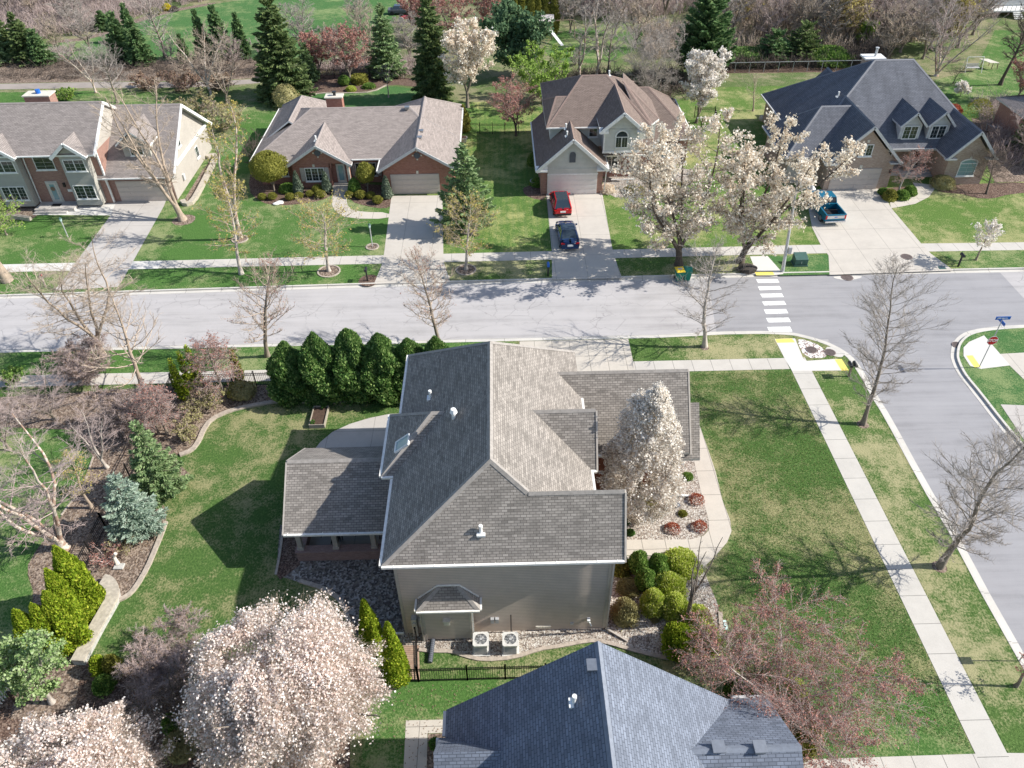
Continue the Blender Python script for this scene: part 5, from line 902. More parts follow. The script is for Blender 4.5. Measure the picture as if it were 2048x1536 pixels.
# stop sign with street name plates
x, y = P(1958, 735); s_ = thing('stop_sign', 'red octagonal STOP sign on a tall post with two blue street name plates on top', 'road sign', (x, y, 0))
MB().tube((x, y, 0), (x, y, 4.35), .035, n=8).build('post', 'galv', s_)
oc = [(x+.40*math.cos(math.pi/8+i*math.pi/4), 2.5+.40*math.sin(math.pi/8+i*math.pi/4)) for i in range(8)]; mb = MB(); oc2 = [(x+(a-x)*.93, 2.5+(b-2.5)*.93) for a, b in oc]
mb.poly([(a, y-.05, b) for a, b in oc], 0); mb.poly([(a, y-.04, b) for a, b in oc[::-1]], 0); [mb.poly([(oc[i][0], y-.05, oc[i][1]), (oc[(i+1) % 8][0], y-.05, oc[(i+1) % 8][1]), (oc[(i+1) % 8][0], y-.04, oc[(i+1) % 8][1]), (oc[i][0], y-.04, oc[i][1])]) for i in range(8)]; mb.poly([(a, y-.053, b) for a, b in oc2], 1)
o = mb.build('sign_face', ['paint_white', 'sign_red'], s_); text(o, 'lettering', 'STOP', .30, (x, y-.058, 2.5), (R(90), 0, 0), 'paint_white')
mb = MB(); mb.box(x-.52, x+.52, y-.012, y+.012, 4.3, 4.56); o = mb.build('street_name_plate', 'sign_blue', s_); mb = MB(); random.seed(5)
for i in range(9): mb.box(x-.4+i*.085, x-.4+i*.085+random.uniform(.03, .055), y-.017, y-.012, 4.38, 4.38+random.uniform(.07, .11))
mb.build('lettering', 'paint_white', o); mb = MB(); mb.box(x-.012, x+.012, y-.45, y+.45, 4.02, 4.26); o = mb.build('street_name_plate', 'sign_blue', s_)
x, y = P(2038, 1322); s_ = thing('sign_post', 'thin grey sign post on the verge at the right edge', 'sign post', (x, y, 0)); MB().tube((x, y, 0), (x, y, 2.3), .03, n=8).build('post', 'galv', s_); MB().box(x+.02, x+.05, y-.2, y+.2, 1.8, 2.3).build('sign_face', 'galv', s_)
# mailboxes
def mailbox(u, v, lab, mat='black_metal', post='post_wood', two=0, h=1.05, flag=False):
    x, y = P(u, v); t = thing('mailbox', lab, 'mailbox', (x, y, 0)); MB().box(x-.06, x+.06, y-.06, y+.06, 0, h).build('post', post, t)
    for k in ((-.17, .17) if two else (0,)):
        n = 8; pr = [(-.11, 0), (.11, 0)]+[(.11*math.cos(a), .13+.1*math.sin(a)) for a in [math.pi*i/n for i in range(n+1)]]
        mb = MB(); mb.loft([[(x+k+a, y-.28, h+b) for a, b in pr], [(x+k+a, y+.26, h+b) for a, b in pr]]); o = mb.build('box', mat, t)
        if flag: MB().box(x+k+.115, x+k+.13, y-.1, y+.02, h+.1, h+.26).build('flag', 'sign_red', o)
    return t
mailbox(735, 562, 'black mailbox on a dark post in the mulch ring by the ranch driveway', post='black_metal'); mailbox(1096, 552, 'dark blue mailbox on a post left of the white house driveway apron', 'sign_blue', 'black_metal'); mailbox(1916, 533, 'black mailbox on a leaning black post beside the small white blossom tree', post='black_metal'); mailbox(1697, 753, 'double black mailbox on a wooden post at the inside of the curved corner kerb', 'black_metal', 'cedar', 1); mailbox(92, 574, 'dark mailbox with a red flag on the verge before the two-storey brick house', flag=True)
# utility cabinet
x, y = P(1598, 528); t = thing('utility_cabinet', 'dark green metal utility cabinet with sloping top on the verge', 'utility cabinet', (x, y, 0)); MB().box(x-.62, x+.62, y-.5, y+.5, 0, .12).build('base', 'util_green', t); mb = MB(); mb.loft([[(x-.56, y-.45, .12), (x+.56, y-.45, .12), (x+.56, y+.45, .12), (x-.56, y+.45, .12)], [(x-.56, y-.45, .7), (x+.56, y-.45, .7), (x+.56, y+.45, .95), (x-.56, y+.45, .95)]]); mb.build('cabinet', 'util_green', t, bevel=.02); MB().box(x-.02, x+.02, y-.47, y-.45, .3, .5).build('handle', 'galv', t); MB().box(x-.5, x+.5, y-.465, y-.452, .2, .22).build('seam', 'black_metal', t)
# lamp posts
def lamp_post(u, v, lab, h):
    x, y = P(u, v); t = thing('lamp_post', lab, 'lamp post', (x, y, 0)); MB().tube((x, y, 0), (x, y, h-.35), .05, n=8).build('post', 'galv', t); mb = MB(); mb.tube((x, y, h-.35), (x, y, h-.08), .08, .13, 6); mb.build('lamp_glass', 'lamp_glass', t); MB().tube((x, y, h-.08), (x, y, h+.08), .16, .02, 6).build('lamp_cap', 'util_green', t)
lamp_post(745, 493, 'slim garden lamp post in a stone ring on the ranch lawn', 2.3); lamp_post(136, 474, 'slim garden lamp post on the lawn left of the leftmost driveway', 2.0)
for u, v, r_, lab in ((1526, 1255, 0, ''),):
    pass
x, y = P(1447, 1251); t = thing('ground_box', 'small pale green ground box lid in the lawn by the lime shrub bed', 'ground box', (x, y, 0)); MB().box(x-.18, x+.18, y-.28, y+.28, 0, .07).build('lid', 'lamp_glass', t, bevel=.01); MB().box(x-.03, x+.03, y-.15, y+.15, .07, .08).build('rib', 'util_green', t)
# concrete mound by the ramp
x, y = P(1491, 541); 
# ================================================================ FENCES
def picket_fence(lab, pts, h=1.15, sp=.115, post_every=1.83, mat='rail_black', group=None, name='metal_fence', rails=(.12, .92, 1.04), pr=.009, gate=None):
    t = thing(name, lab, 'fence', (*pts[0], 0), group); pk = MB(); rl = MB()
    for (a, b) in zip(pts[:-1], pts[1:]):
        L = math.hypot(b[0]-a[0], b[1]-a[1]); d = ((b[0]-a[0])/L, (b[1]-a[1])/L); n = int(L/sp)
        for i in range(n+1): x, y = a[0]+d[0]*i*sp, a[1]+d[1]*i*sp; pk.bar((x, y, .05), (x, y, h), pr*2)
        for z in rails: rl.bar((a[0], a[1], z*h/1.15), (b[0], b[1], z*h/1.15), .035)
        m = max(1, round(L/post_every))
        for i in range(m+1):
            x, y = a[0]+d[0]*L*i/m, a[1]+d[1]*L*i/m; p = MB(); p.box(x-.035, x+.035, y-.035, y+.035, 0, h+.06); p.box(x-.045, x+.045, y-.045, y+.045, h+.06, h+.085); p.build('post', mat, t)
    pk.build('picket', mat, t); rl.build('rail', mat, t); return t
picket_fence('black metal picket fence on the grass above the slate roof', [P(766, 1365), P(838, 1363), P(935, 1360), P(1011, 1358), P(1090, 1356), P(1180, 1353)], 1.25)
picket_fence('short black metal gate fence between the taupe wall and the long picket fence', [P(836, 1360), P(834, 1285)], 1.3, name='metal_gate', post_every=1.5)
fN = P(350, 775); picket_fence('black metal fence along the pavement behind the arborvitae row', [(fN[0], 42.8), (P(470, 768)[0], 42.8), (P(560, 770)[0], 42.8), (-12, 42.8), (-4.5, 42.8)], 1.3, sp=.13)
picket_fence('black wire fence running through the mulch bed past the two spruces', [(fN[0], 42.7), (fN[0], 36), (fN[0]-.1, 30), (fN[0]-.15, 24), (fN[0]-.2, 19)], 1.25, sp=.14, post_every=2.4)
picket_fence('small square black dog run fence under the white blossom tree', [P(1371, 262), P(1432, 262), P(1428, 236), P(1388, 236)], 1.35, sp=.16)
picket_fence('black metal fence in the shade left of the white house', [P(905, 262), P(960, 268), P(1010, 268), P(1064, 266)], 1.3, sp=.16)
picket_fence('black metal fence behind the flower bed of the brick ranch', [P(610, 158), P(700, 158), P(780, 158), P(840, 158)], 1.4, sp=.2, post_every=2.4)
t = thing('chain_link_fence', 'long dark chain link fence at the back lawn between the white and navy houses', 'fence', (*P(1450, 145), 0)); a, b = P(1440, 146), P(1760, 142)
mb = MB(); L = math.hypot(b[0]-a[0], b[1]-a[1]); n = int(L/.16)
for i in range(n):
    x0_, x1_ = a[0]+(b[0]-a[0])*i/n, a[0]+(b[0]-a[0])*(i+8)/n
    if i+8 < n: mb.bar((x0_, a[1], .02), (x1_, a[1], 1.3), .02); mb.bar((x1_, a[1], .02), (x0_, a[1], 1.3), .02)
mb.build('mesh', 'rail_black', t); MB().bar((a[0], a[1], 1.32), (b[0], a[1], 1.32), .06).build('rail', 'galv', t)
for i in range(12): x = a[0]+(b[0]-a[0])*i/11; MB().box(x-.03, x+.03, a[1]-.03, a[1]+.03, 0, 1.35).build('post', 'galv', t)
a, b = P(2, 1412), P(42, 1352); t = thing('picket_fence', 'short grey white picket fence at the left edge beside the soft pine', 'fence', (*a, 0), None); L = math.hypot(b[0]-a[0], b[1]-a[1]); d = ((b[0]-a[0])/L, (b[1]-a[1])/L)
a = (a[0]-d[0]*2, a[1]-d[1]*2); L += 2; mb = MB(); [mb.box(a[0]+d[0]*i*.16-.04, a[0]+d[0]*i*.16+.04, a[1]+d[1]*i*.16-.015, a[1]+d[1]*i*.16+.015, .05, 1.2) for i in range(int(L/.16))]; mb.build('picket', 'trim_white', t); mb = MB(); [mb.bar((a[0], a[1], z), (b[0], b[1], z), .06) for z in (.3, .95)]; mb.bar((a[0], a[1], 1.25), (b[0], b[1], 1.25), .3, .05); mb.build('rail', 'stone_cap', t)
# raised garden bed
c = [P(*p, z=.35) for p in ((619, 849), (647, 849), (657, 812), (630, 812))]; x0, x1, y0, y1 = c[0][0], c[1][0], c[0][1], c[2][1]
t = thing('raised_bed', 'rectangular wooden raised garden bed of dark soil on the back lawn', 'raised bed', (x0, y0, 0)); mb = MB(); mb.box(x0-.05, x0, y0, y1, 0, .35); mb.box(x1, x1+.05, y0, y1, 0, .35); mb.box(x0-.05, x1+.05, y0-.05, y0, 0, .35); mb.box(x0-.05, x1+.05, y1, y1+.05, 0, .35); mb.build('frame', 'post_wood', t); MB().box(x0, x1, y0, y1, 0, .26).build('soil', 'soil', t)
RB = (x0, x1, y0, y1)
# patio furniture
def bench(x, y, seats=3, lab=''):
    t = thing('patio_bench', lab, 'bench', (x, y, .05)); w_ = seats*.72; z = .05
    mb = MB()
    for i in range(seats): mb.box(x-w_/2+i*.72+.03, x-w_/2+(i+1)*.72-.03, y-.3, y+.28, z+.34, z+.5)
    mb.build('cushion', 'slate_dark', t, bevel=.03); mb = MB()
    for i in range(seats):
        for j in range(3): mb.bar((x-w_/2+i*.72+.04, y+.33, z+.6+j*.13), (x-w_/2+(i+1)*.72-.04, y+.33, z+.6+j*.13), .03)
    mb.bar((x-w_/2, y+.33, z+.95), (x+w_/2, y+.33, z+.95), .05); mb.build('backrest', 'black_metal', t)
    for s in (-1, 1):
        for yy in (-.3, .33): MB().bar((x+s*w_/2, y+yy, z), (x+s*w_/2, y+yy, z+(.95 if yy > 0 else .6)), .05).build('leg', 'black_metal', t)
        MB().bar((x+s*w_/2, y-.3, z+.6), (x+s*w_/2, y+.33, z+.62), .05).build('armrest', 'black_metal', t)
bench(-8.6, 28.9, 3, 'black three seat bench under the covered patio roof')
t = thing('patio_table', 'small round dark table on the covered patio left of the bench', 'table', (-10.7, 29.1, .05)); MB().disc((-10.7, 29.1), .45, .68, .72, 20).build('tabletop', 'slate_dark', t); [MB().bar((-10.7, 29.1, .1+.55), (-10.7+a*.3, 29.1+b*.3, .05), .03).build('leg', 'black_metal', t) for a, b in ((1, 1), (-1, 1), (1, -1), (-1, -1))]
for x, y, lab in ((-10.0, 28.3, 'black slatted patio chair between the round table and the bench'), (-10.9, 30.1, 'black slatted patio chair behind the round table')):
    t = thing('patio_chair', lab, 'chair', (x, y, .05), 'patio chairs'); MB().box(x-.24, x+.24, y-.24, y+.24, .45, .5).build('seat', 'black_metal', t); mb = MB(); [mb.bar((x-.2+i*.1, y+.24, .5), (x-.2+i*.1, y+.3, 1.0), .025) for i in range(5)]; mb.build('backrest', 'black_metal', t); [MB().bar((x+a*.22, y+b*.22, .05), (x+a*.22, y+b*.22, .45), .03).build('leg', 'black_metal', t) for a, b in ((1, 1), (-1, 1), (1, -1), (-1, -1))]
# play set, picnic table, swing seat, garden bits
x, y = P(1092, 78); t = thing('play_set', 'wooden play tower with a white slide at the edge of the far lawn', 'play set', (x, y, 0))
for a in (-.8, .8):
    for b in (-.8, .8): MB().box(x+a-.06, x+a+.06, y+b-.06, y+b+.06, 0, 2.9).build('post', 'cedar', t)
MB().box(x-.9, x+.9, y-.9, y+.9, 1.4, 1.5).build('platform', 'cedar', t); mb = MB(); add_roof(mb, wing_polys(x-1.1, x+1.1, y-1.1, y+1.1, 2.8, 3.5, 'x'), t=.06, caps=False); mb.build('roof', ['canvas', 'canvas', 'canvas'], t); mb = MB(); mb.bar((x+.6, y-.9, 1.5), (x+2.2, y-4.2, .25), .5, .06); mb.build('slide', 'trim_white', t); mb = MB(); mb.bar((x+.9, y, 2.6), (x+4.2, y+.3, 2.6), .1); mb.bar((x+4.2, y+.3, 2.6), (x+4.4, y+1.1, 0), .08); mb.bar((x+4.2, y+.3, 2.6), (x+4.4, y-.6, 0), .08); mb.build('swing_beam', 'cedar', t)
x, y = P(1975, 135); t = thing('picnic_table', 'pale wooden picnic table on the back lawn at the upper right', 'picnic table', (x, y, 0)); mb = MB(); [mb.bar((x-1.0+i*.17, y+.9-i*.02, .9), (x-.3+i*.17, y-.9-i*.02, .9), .15, .04) for i in range(7)]; mb.build('tabletop', 'trim_cream', t); [MB().bar((x+a, y+b, 0), (x+a*.8, y+b, .88), .08).build('leg', 'cedar', t) for a, b in ((-.6, .7), (.5, .7), (.1, -.8), (.9, -.8))]
x, y = P(1942, 143); t = thing('garden_swing', 'white framed garden swing bench beside the picnic table', 'swing bench', (x, y, 0)); mb = MB(); [mb.bar((x+a, y+b, 0), (x+a, y, 1.9), .06) for a in (-1.1, 1.1) for b in (-.6, .6)]; mb.bar((x-1.1, y, 1.9), (x+1.1, y, 1.9), .07); mb.build('frame', 'trim_white', t); MB().box(x-.9, x+.9, y-.25, y+.25, .5, .56).build('seat', 'trim_grey', t); mb = MB(); [mb.box(x-.9, x+.9, y+.25, y+.29, .62+i*.14, .7+i*.14) for i in range(3)]; mb.build('backrest', 'trim_grey', t)
x, y = P(1995, 262); t = thing('hammock', 'pale fabric lounger hammock in the brush right of the navy roofed house', 'hammock', (x, y, 0)); mb = MB()
for i in range(8): a0, a1 = -1.3+i*.325, -.975+i*.325; f = lambda a: .45+.32*(a/1.3)**2; mb.poly([(x+a0, y-.35, f(a0)), (x+a1, y-.35, f(a1)), (x+a1, y+.35, f(a1)), (x+a0, y+.35, f(a0))]); mb.poly([(x+a0, y-.35, f(a0)-.04), (x+a1, y-.35, f(a1)-.04), (x+a1, y+.35, f(a1)-.04), (x+a0, y+.35, f(a0)-.04)])
mb.build('canvas_bed', 'canvas', t); mb = MB(); mb.bar((x-1.4, y, .1), (x+1.4, y, .1), .07); mb.bar((x-1.4, y, .1), (x-1.55, y, .9), .07); mb.bar((x+1.4, y, .1), (x+1.55, y, .9), .07); mb.build('stand', 'galv', t)
x, y = P(240, 1130); t = thing('garden_statue', 'small pale stone figure on a square slab in the mulch bed', 'garden statue', (x, y, 0)); MB().box(x-.25, x+.3, y-.35, y+.05, 0, .12).build('base', 'stone_grey', t, bevel=.02); mb = MB(); mb.tube((x-.1, y, .1), (x-.2, y+.15, .55), .14, .08, 8); mb.tube((x-.2, y+.15, .55), (x-.05, y+.2, .8), .08, .1, 8); mb.build('figure', 'trim_cream', t)
x, y = P(900, 384+0); 
def rock(u, v, r, lab, mat='stone_grey', z=0.):
    x, y = P(u, v, z); random.seed(u); rings = []
    for k, (q, zz) in enumerate(((.8, 0), (1, .25), (.9, .5), (.45, .72))): rings.append([(x+r*q*math.cos(a)*random.uniform(.8, 1.15)*1.2, y+r*q*math.sin(a)*random.uniform(.8, 1.15), z+zz*r) for a in [i*math.pi/4 for i in range(8)]])
    mb = MB(); mb.loft(rings); tag(mb.build('rock', mat), lab, 'rock')
rock(893, 556, .28, 'small pale boulder at the ranch driveway corner by the kerb'); rock(1493, 541, .75, 'dark heap of soil beside the north ramp path', 'bark_mound'); rock(560, 407, .35, 'white stone among the balls of boxwood left of the front walk', 'pvc_white'); rock(553, 409, .28, 'smaller white stone next to the large one in the ranch bed', 'pvc_white'); rock(1353, 1011, .2, 'dark stone in the front rock bed under the pear tree', 'slate_dark'); rock(1530, 240, .7, 'tan boulder on the lawn at the left corner of the navy roofed house', 'stone_cap')
x, y = P(1365, 993); t = thing('driftwood_log', 'short pale weathered log lying on the front rock bed', 'log', (x, y, .05)); MB().tube((x-.7, y+.05, .1), (x+.75, y-.05, .09), .09, .06, 8).build('log', 'pvc_white', t)
x, y = P(926, 302); 
for (u, v, lab) in ((1069, 370, 'grey round planter beside the left corner of the white garage'), (927, 283, 'grey half barrel planter beside the right wall of the brick ranch')):
    x, y = P(u, v); t = thing('planter', lab, 'planter', (x, y, 0)); MB().tube((x, y, 0), (x, y, .5), .35, .48, 14).build('pot', 'galv', t); MB().disc((x, y), .4, .5, .52, 14).build('soil', 'soil', t)
x, y = P(858, 1361-20); t = thing('downspout_drain', 'black corrugated drain pipe lying on the lawn below the fireplace bay', 'drain pipe', (x, y, 0)); a, b = P(866, 1283), P(860, 1327)
mb = MB(); mb.tube((*a, .14), (*b, .1), .12, n=10); [mb.tube((a[0]+(b[0]-a[0])*k, a[1]+(b[1]-a[1])*k, .14-.04*k), (a[0]+(b[0]-a[0])*(k+.03), a[1]+(b[1]-a[1])*(k+.03), .14-.04*k), .14, n=10) for k in np.arange(0, .95, .09)]; mb.build('pipe', 'slate_dark', t)
# ================================================================ VEGETATION
def fast_mesh(name, verts, fsize, mat, parent, smooth=False):
    n = len(verts); nf = n//fsize if fsize else 0; me = bpy.data.meshes.new(name)
    me.vertices.add(n); me.vertices.foreach_set('co', np.ascontiguousarray(verts, 'f').ravel()); me.loops.add(n); me.loops.foreach_set('vertex_index', np.arange(n, dtype='i'))
    me.polygons.add(nf); me.polygons.foreach_set('loop_start', np.arange(0, n, fsize, dtype='i')); me.polygons.foreach_set('loop_total', np.full(nf, fsize, 'i')); me.update(calc_edges=True)
    me.materials.append(MATS[mat]); o = bpy.data.objects.new(name, me); C.objects.link(o)
    if parent: o.parent = parent
    return o
def tubes(name, segs, mat, parent, k=3):
    """segs: array (n,8): p0 p1 r0 r1"""
    s = np.asarray(segs, float)
    if len(s) == 0: return None
    p, q, r0, r1 = s[:, :3], s[:, 3:6], s[:, 6], s[:, 7]; d = q-p; L = np.linalg.norm(d, axis=1, keepdims=True)+1e-9; d = d/L; q = q+d*r1[:, None]*.5
    ref = np.where(np.abs(d[:, 2:3]) < .9, np.array([[0, 0, 1.]]), np.array([[1., 0, 0]])); x = np.cross(d, ref); x /= np.linalg.norm(x, axis=1, keepdims=True); y = np.cross(d, x)
    a = np.arange(k)*2*np.pi/k; ring = x[:, None, :]*np.cos(a)[None, :, None]+y[:, None, :]*np.sin(a)[None, :, None]
    A = p[:, None, :]+ring*r0[:, None, None]; B = q[:, None, :]+ring*r1[:, None, None]; n = len(s); V = np.concatenate([A, B], 1).reshape(-1, 3)
    base = np.arange(n)[:, None, None]*2*k; i = np.arange(k)[None, :, None]; j = (i+1) % k
    F = np.concatenate([base+i, base+k+i, base+k+j, base+j], 2).reshape(-1, 4)
    me = bpy.data.meshes.new(name); me.vertices.add(len(V)); me.vertices.foreach_set('co', V.astype('f').ravel()); me.loops.add(F.size); me.loops.foreach_set('vertex_index', F.ravel().astype('i'))
    me.polygons.add(len(F)); me.polygons.foreach_set('loop_start', np.arange(0, F.size, 4, dtype='i')); me.polygons.foreach_set('loop_total', np.full(len(F), 4, 'i')); me.polygons.foreach_set('use_smooth', np.ones(len(F), bool)); me.update(calc_edges=True)
    me.materials.append(MATS[mat]); o = bpy.data.objects.new(name, me); C.objects.link(o)
    if parent: o.parent = parent
    return o
def quads(Cn, A, B): return np.stack([Cn-A-B, Cn+A-B, Cn+A+B, Cn-A+B], 1).reshape(-1, 3)
def diamonds(Cn, A, B): return np.stack([Cn-A, Cn-B, Cn+A, Cn+B], 1).reshape(-1, 3)
def rdir(rng, n):
    v = rng.normal(size=(n, 3)); return v/np.linalg.norm(v, axis=1, keepdims=True)
SH = {'oval': lambda t: math.sin(math.pi*min(1, t*.82+.16))**.7, 'pyr': lambda t: (1-t)**.8*.95+.07, 'vase': lambda t: (.45+.75*t) if t < .6 else .9*(1-t)/.4*.75+.2, 'round': lambda t: math.sqrt(max(.05, 1-(1.7*t-.75)**2)), 'tear': lambda t: min(1, .5+t*2.6)*max(.02, 1-t)**.6+.03, 'wide': lambda t: (1-t*t)**.5*.9+.15}
def skel(rng, H, R, trunk=.2, leaders=1, ang=50, nb=28, nsub=7, ntw=5, up=.25, shape='oval', droop=0., lspread=.45, rb=None, jit=.13, twl=.45, tr=1., env=None, envk=.82):
    rb = rb or H*.017+.02; T = []; B = []; sub = []; U = rng.uniform
    def norm(v): l = math.sqrt(v[0]**2+v[1]**2+v[2]**2) or 1; return (v[0]/l, v[1]/l, v[2]/l)
    def poly(p, d, L, n, r0, r1, up, jit, out, droop=0):
        pts = [p]
        for i in range(n):
            d = norm((d[0]+rng.normal()*jit, d[1]+rng.normal()*jit, d[2]+rng.normal()*jit*.7+up/n-droop*2*i/n/n)); q = (p[0]+d[0]*L/n, p[1]+d[1]*L/n, p[2]+d[2]*L/n)
            out.append((*p, *q, r0+(r1-r0)*i/n, r0+(r1-r0)*(i+1)/n)); p = q; pts.append((p, d))
        return [(pts[0], d)]+pts[1:]
    Ls = []
    if leaders == 1: Ls.append((poly((0, 0, 0), (0, 0, 1), H, 12, rb, rb*.12, .4, .05, T), trunk, 1.))
    else:
        if trunk > .02: poly((0, 0, 0), (0, 0, 1), H*trunk, 3, rb, rb*.85, .2, .05, T); p0 = T[-1][3:6]
        else: p0 = (0, 0, 0)
        for i in range(leaders):
            az = 2*math.pi*i/leaders+U(-.4, .4); k = lspread*U(.6, 1.3); d = norm((math.cos(az)*k*R, math.sin(az)*k*R, H*(1-trunk)*.8)); q = (p0[0]+math.cos(az)*rb*.3, p0[1]+math.sin(az)*rb*.3, p0[2])
            L = H*(1-trunk)*U(.82, 1.05)*math.sqrt(1+(k*R/(H*(1-trunk)))**2); Ls.append((poly(q, d, L, 9, rb*(.75 if leaders < 4 else .5), rb*.1, .35, jit*.55, T), .12, .62 if leaders < 4 else .5))
    for pts, t0, kR in Ls:
        n = len(pts)-1; m = max(4, int(nb/len(Ls))); az = U(0, 6)
        for b in range(m):
            t = t0+(.985-t0)*((b+U(0, .8))/m); f = t*n; i = min(n-1, int(f)); a, c = pts[i][0], pts[i+1][0]; g_ = f-i; p = tuple(a[j]+(c[j]-a[j])*g_ for j in range(3)); tt = (t-t0)/(1-t0)
            az += 2.4+U(-.4, .4); an = math.radians(ang+18*(1-tt)-14*tt+U(-9, 9)); d = (math.cos(az)*math.sin(an), math.sin(az)*math.sin(an), math.cos(an)); L = R*kR*SH[shape](tt)*U(.75, 1.2)
            r_ = max(.011, rb*(.33 if leaders == 1 else .27)*(1-t*.72)*min(1, L/R+.25)); bp = poly(p, d, L, 6, r_, r_*.22, up, jit, B, droop)
            for s in range(nsub):
                ts = .22+.78*(s+U(0, .9))/nsub; f = ts*6; i = min(5, int(f)); a, c = bp[i][0], bp[i+1][0]; g_ = f-i; p2 = tuple(a[j]+(c[j]-a[j])*g_ for j in range(3)); dd = bp[i+1][1]
                d2 = norm((dd[0]+rng.normal()*.6, dd[1]+rng.normal()*.6, dd[2]+rng.normal()*.45+up*.5-droop*.5)); L2 = L*twl*(1.08-.55*ts)*U(.6, 1.2); r2 = max(.007, r_*.42)
                sp = poly(p2, d2, L2, 3, r2, r2*.4, up*.7, jit, B, droop*.8)
                for a_, b_ in zip(sp[:-1], sp[1:]): sub.append((*a_[0], *b_[0], L2, r2))
    S_ = np.array(sub); 
    if ntw and len(S_):
        k = max(1, int(round(ntw/3*1.0))) if ntw >= 3 else 1; W = np.repeat(S_, k, 0); n = len(W); g_ = rng.random((n, 1)); p = W[:, :3]+(W[:, 3:6]-W[:, :3])*g_; d = W[:, 3:6]-W[:, :3]; d /= np.linalg.norm(d, axis=1, keepdims=True)+1e-9
        d = d+rng.normal(size=(n, 3))*.6; d[:, 2] += up*.5-droop*.6; d /= np.linalg.norm(d, axis=1, keepdims=True); L = W[:, 6:7]*rng.uniform(.3, .65, (n, 1)); q = p+d*L*.5; d2 = d+rng.normal(size=(n, 3))*.3; d2[:, 2] += up*.4-droop*.5; d2 /= np.linalg.norm(d2, axis=1, keepdims=True); e = q+d2*L*.5
        r2 = np.maximum(.0055, W[:, 7:8]*.5); TW = np.concatenate([np.concatenate([p, q, r2, r2*.8], 1), np.concatenate([q, e, r2*.8, r2*.5], 1)], 0)
    else: TW = np.zeros((0, 8))
    T, B = np.array(T), np.array(B); allp = np.concatenate([B[:, 3:6], TW[:, 3:6]] if len(TW) else [B[:, 3:6]]); zt = np.percentile(allp[:, 2], 99.7); rr = np.percentile(np.hypot(allp[:, 0], allp[:, 1]), 96)
    sz, sr = H/zt, R/rr
    for A_ in (T, B, TW):
        if len(A_): A_[:, [2, 5]] *= sz; A_[:, [0, 1, 3, 4]] *= sr
    if env:
        f = {'dome': lambda t: np.sqrt(np.maximum(.01, 1-((t-.46)/.56)**2)), 'cone': lambda t: np.clip(.35+t*1.9, 0, 1)*np.maximum(.02, 1.01-t)**.5}[env]; ph = rng.random(4)*6
        for A_ in (B, TW):
            for o in (0, 3):
                x_, y_, z_ = A_[:, o], A_[:, o+1], A_[:, o+2]; r = np.hypot(x_, y_)+1e-6; az = np.arctan2(y_, x_); lim = R*envk*f(np.clip(z_/H, 0, 1.02))*(1+.07*np.sin(az*3+ph[0]+z_*1.3)+.06*np.sin(az*7+ph[1]-z_*2.1)+.05*np.sin(az*13+ph[2]+z_*4)); lim = lim*(.72+.36*np.random.default_rng(5+o).random(len(r))); k_ = np.minimum(1, lim/r); A_[:, o] *= k_; A_[:, o+1] *= k_
    if tr != 1: B[:, 6:] *= tr; TW[:, 6:] *= tr
    return T, B, TW
def along(rng, TW, n, jit=.06):
    i = rng.integers(0, len(TW), n); g_ = rng.random((n, 1)); return TW[i, :3]+(TW[i, 3:6]-TW[i, :3])*g_+rng.normal(size=(n, 3))*jit, TW[i, 3:6]-TW[i, :3]
TREES = {}
def tree(u, v, vtop, rpx, label, name='bare_tree', cat='tree', group=None, seed=1, bark_='bark_grey', twig='twig_grey', leafm=None, nleaf=0, ls=.06, lean=0, lj=.07, xy=None, Hm=None, Rm=None, key=None, sink=True, **kw):
    x, y = xy or P(u, v); H = Hm or height_to(x, y, vtop); R_ = Rm or rpx*pxm(x, y, H*.6); rng = np.random.default_rng(seed)
    t = thing(name, label, cat, (x, y, 0), group); t['h'] = H
    T, B, TW = skel(rng, H, R_, **kw)
    if lean:
        for A_ in (T, B, TW): A_[:, 0] += lean*pxm(x, y)*A_[:, 2]/H; A_[:, 3] += lean*pxm(x, y)*A_[:, 5]/H
    rr = max(T[0, 6], T[0, 7]); T[0, 6] *= 1.5
    tubes('trunk', T, bark_, t, 8); tubes('crown', np.concatenate([B, TW]), twig, t, 3)
    if leafm:
        c, d = along(rng, TW, nleaf, lj); a = rdir(rng, nleaf); b = np.cross(a, rdir(rng, nleaf)); b /= np.linalg.norm(b, axis=1, keepdims=True); s = ls*rng.uniform(.6, 1.25, (nleaf, 1)); fast_mesh('blossoms' if 'blossom' in leafm else ('buds' if 'bud' in leafm else 'leaves'), quads(c, a*s, b*s), 4, leafm, t)
    del t['h']; return t
def copy_thing(src, x, y, label, s=1., rz=0, sz=None, group=None):
    r = src.copy(); C.objects.link(r); r.location = (x, y, 0); r.scale = (s, s, sz or s); r.rotation_euler = (0, 0, rz); r['label'] = label
    if group: r['group'] = group
    for ch in src.children:
        c = ch.copy(); C.objects.link(c); c.parent = r
        for g_ in ch.children: d = g_.copy(); C.objects.link(d); d.parent = c
    return r
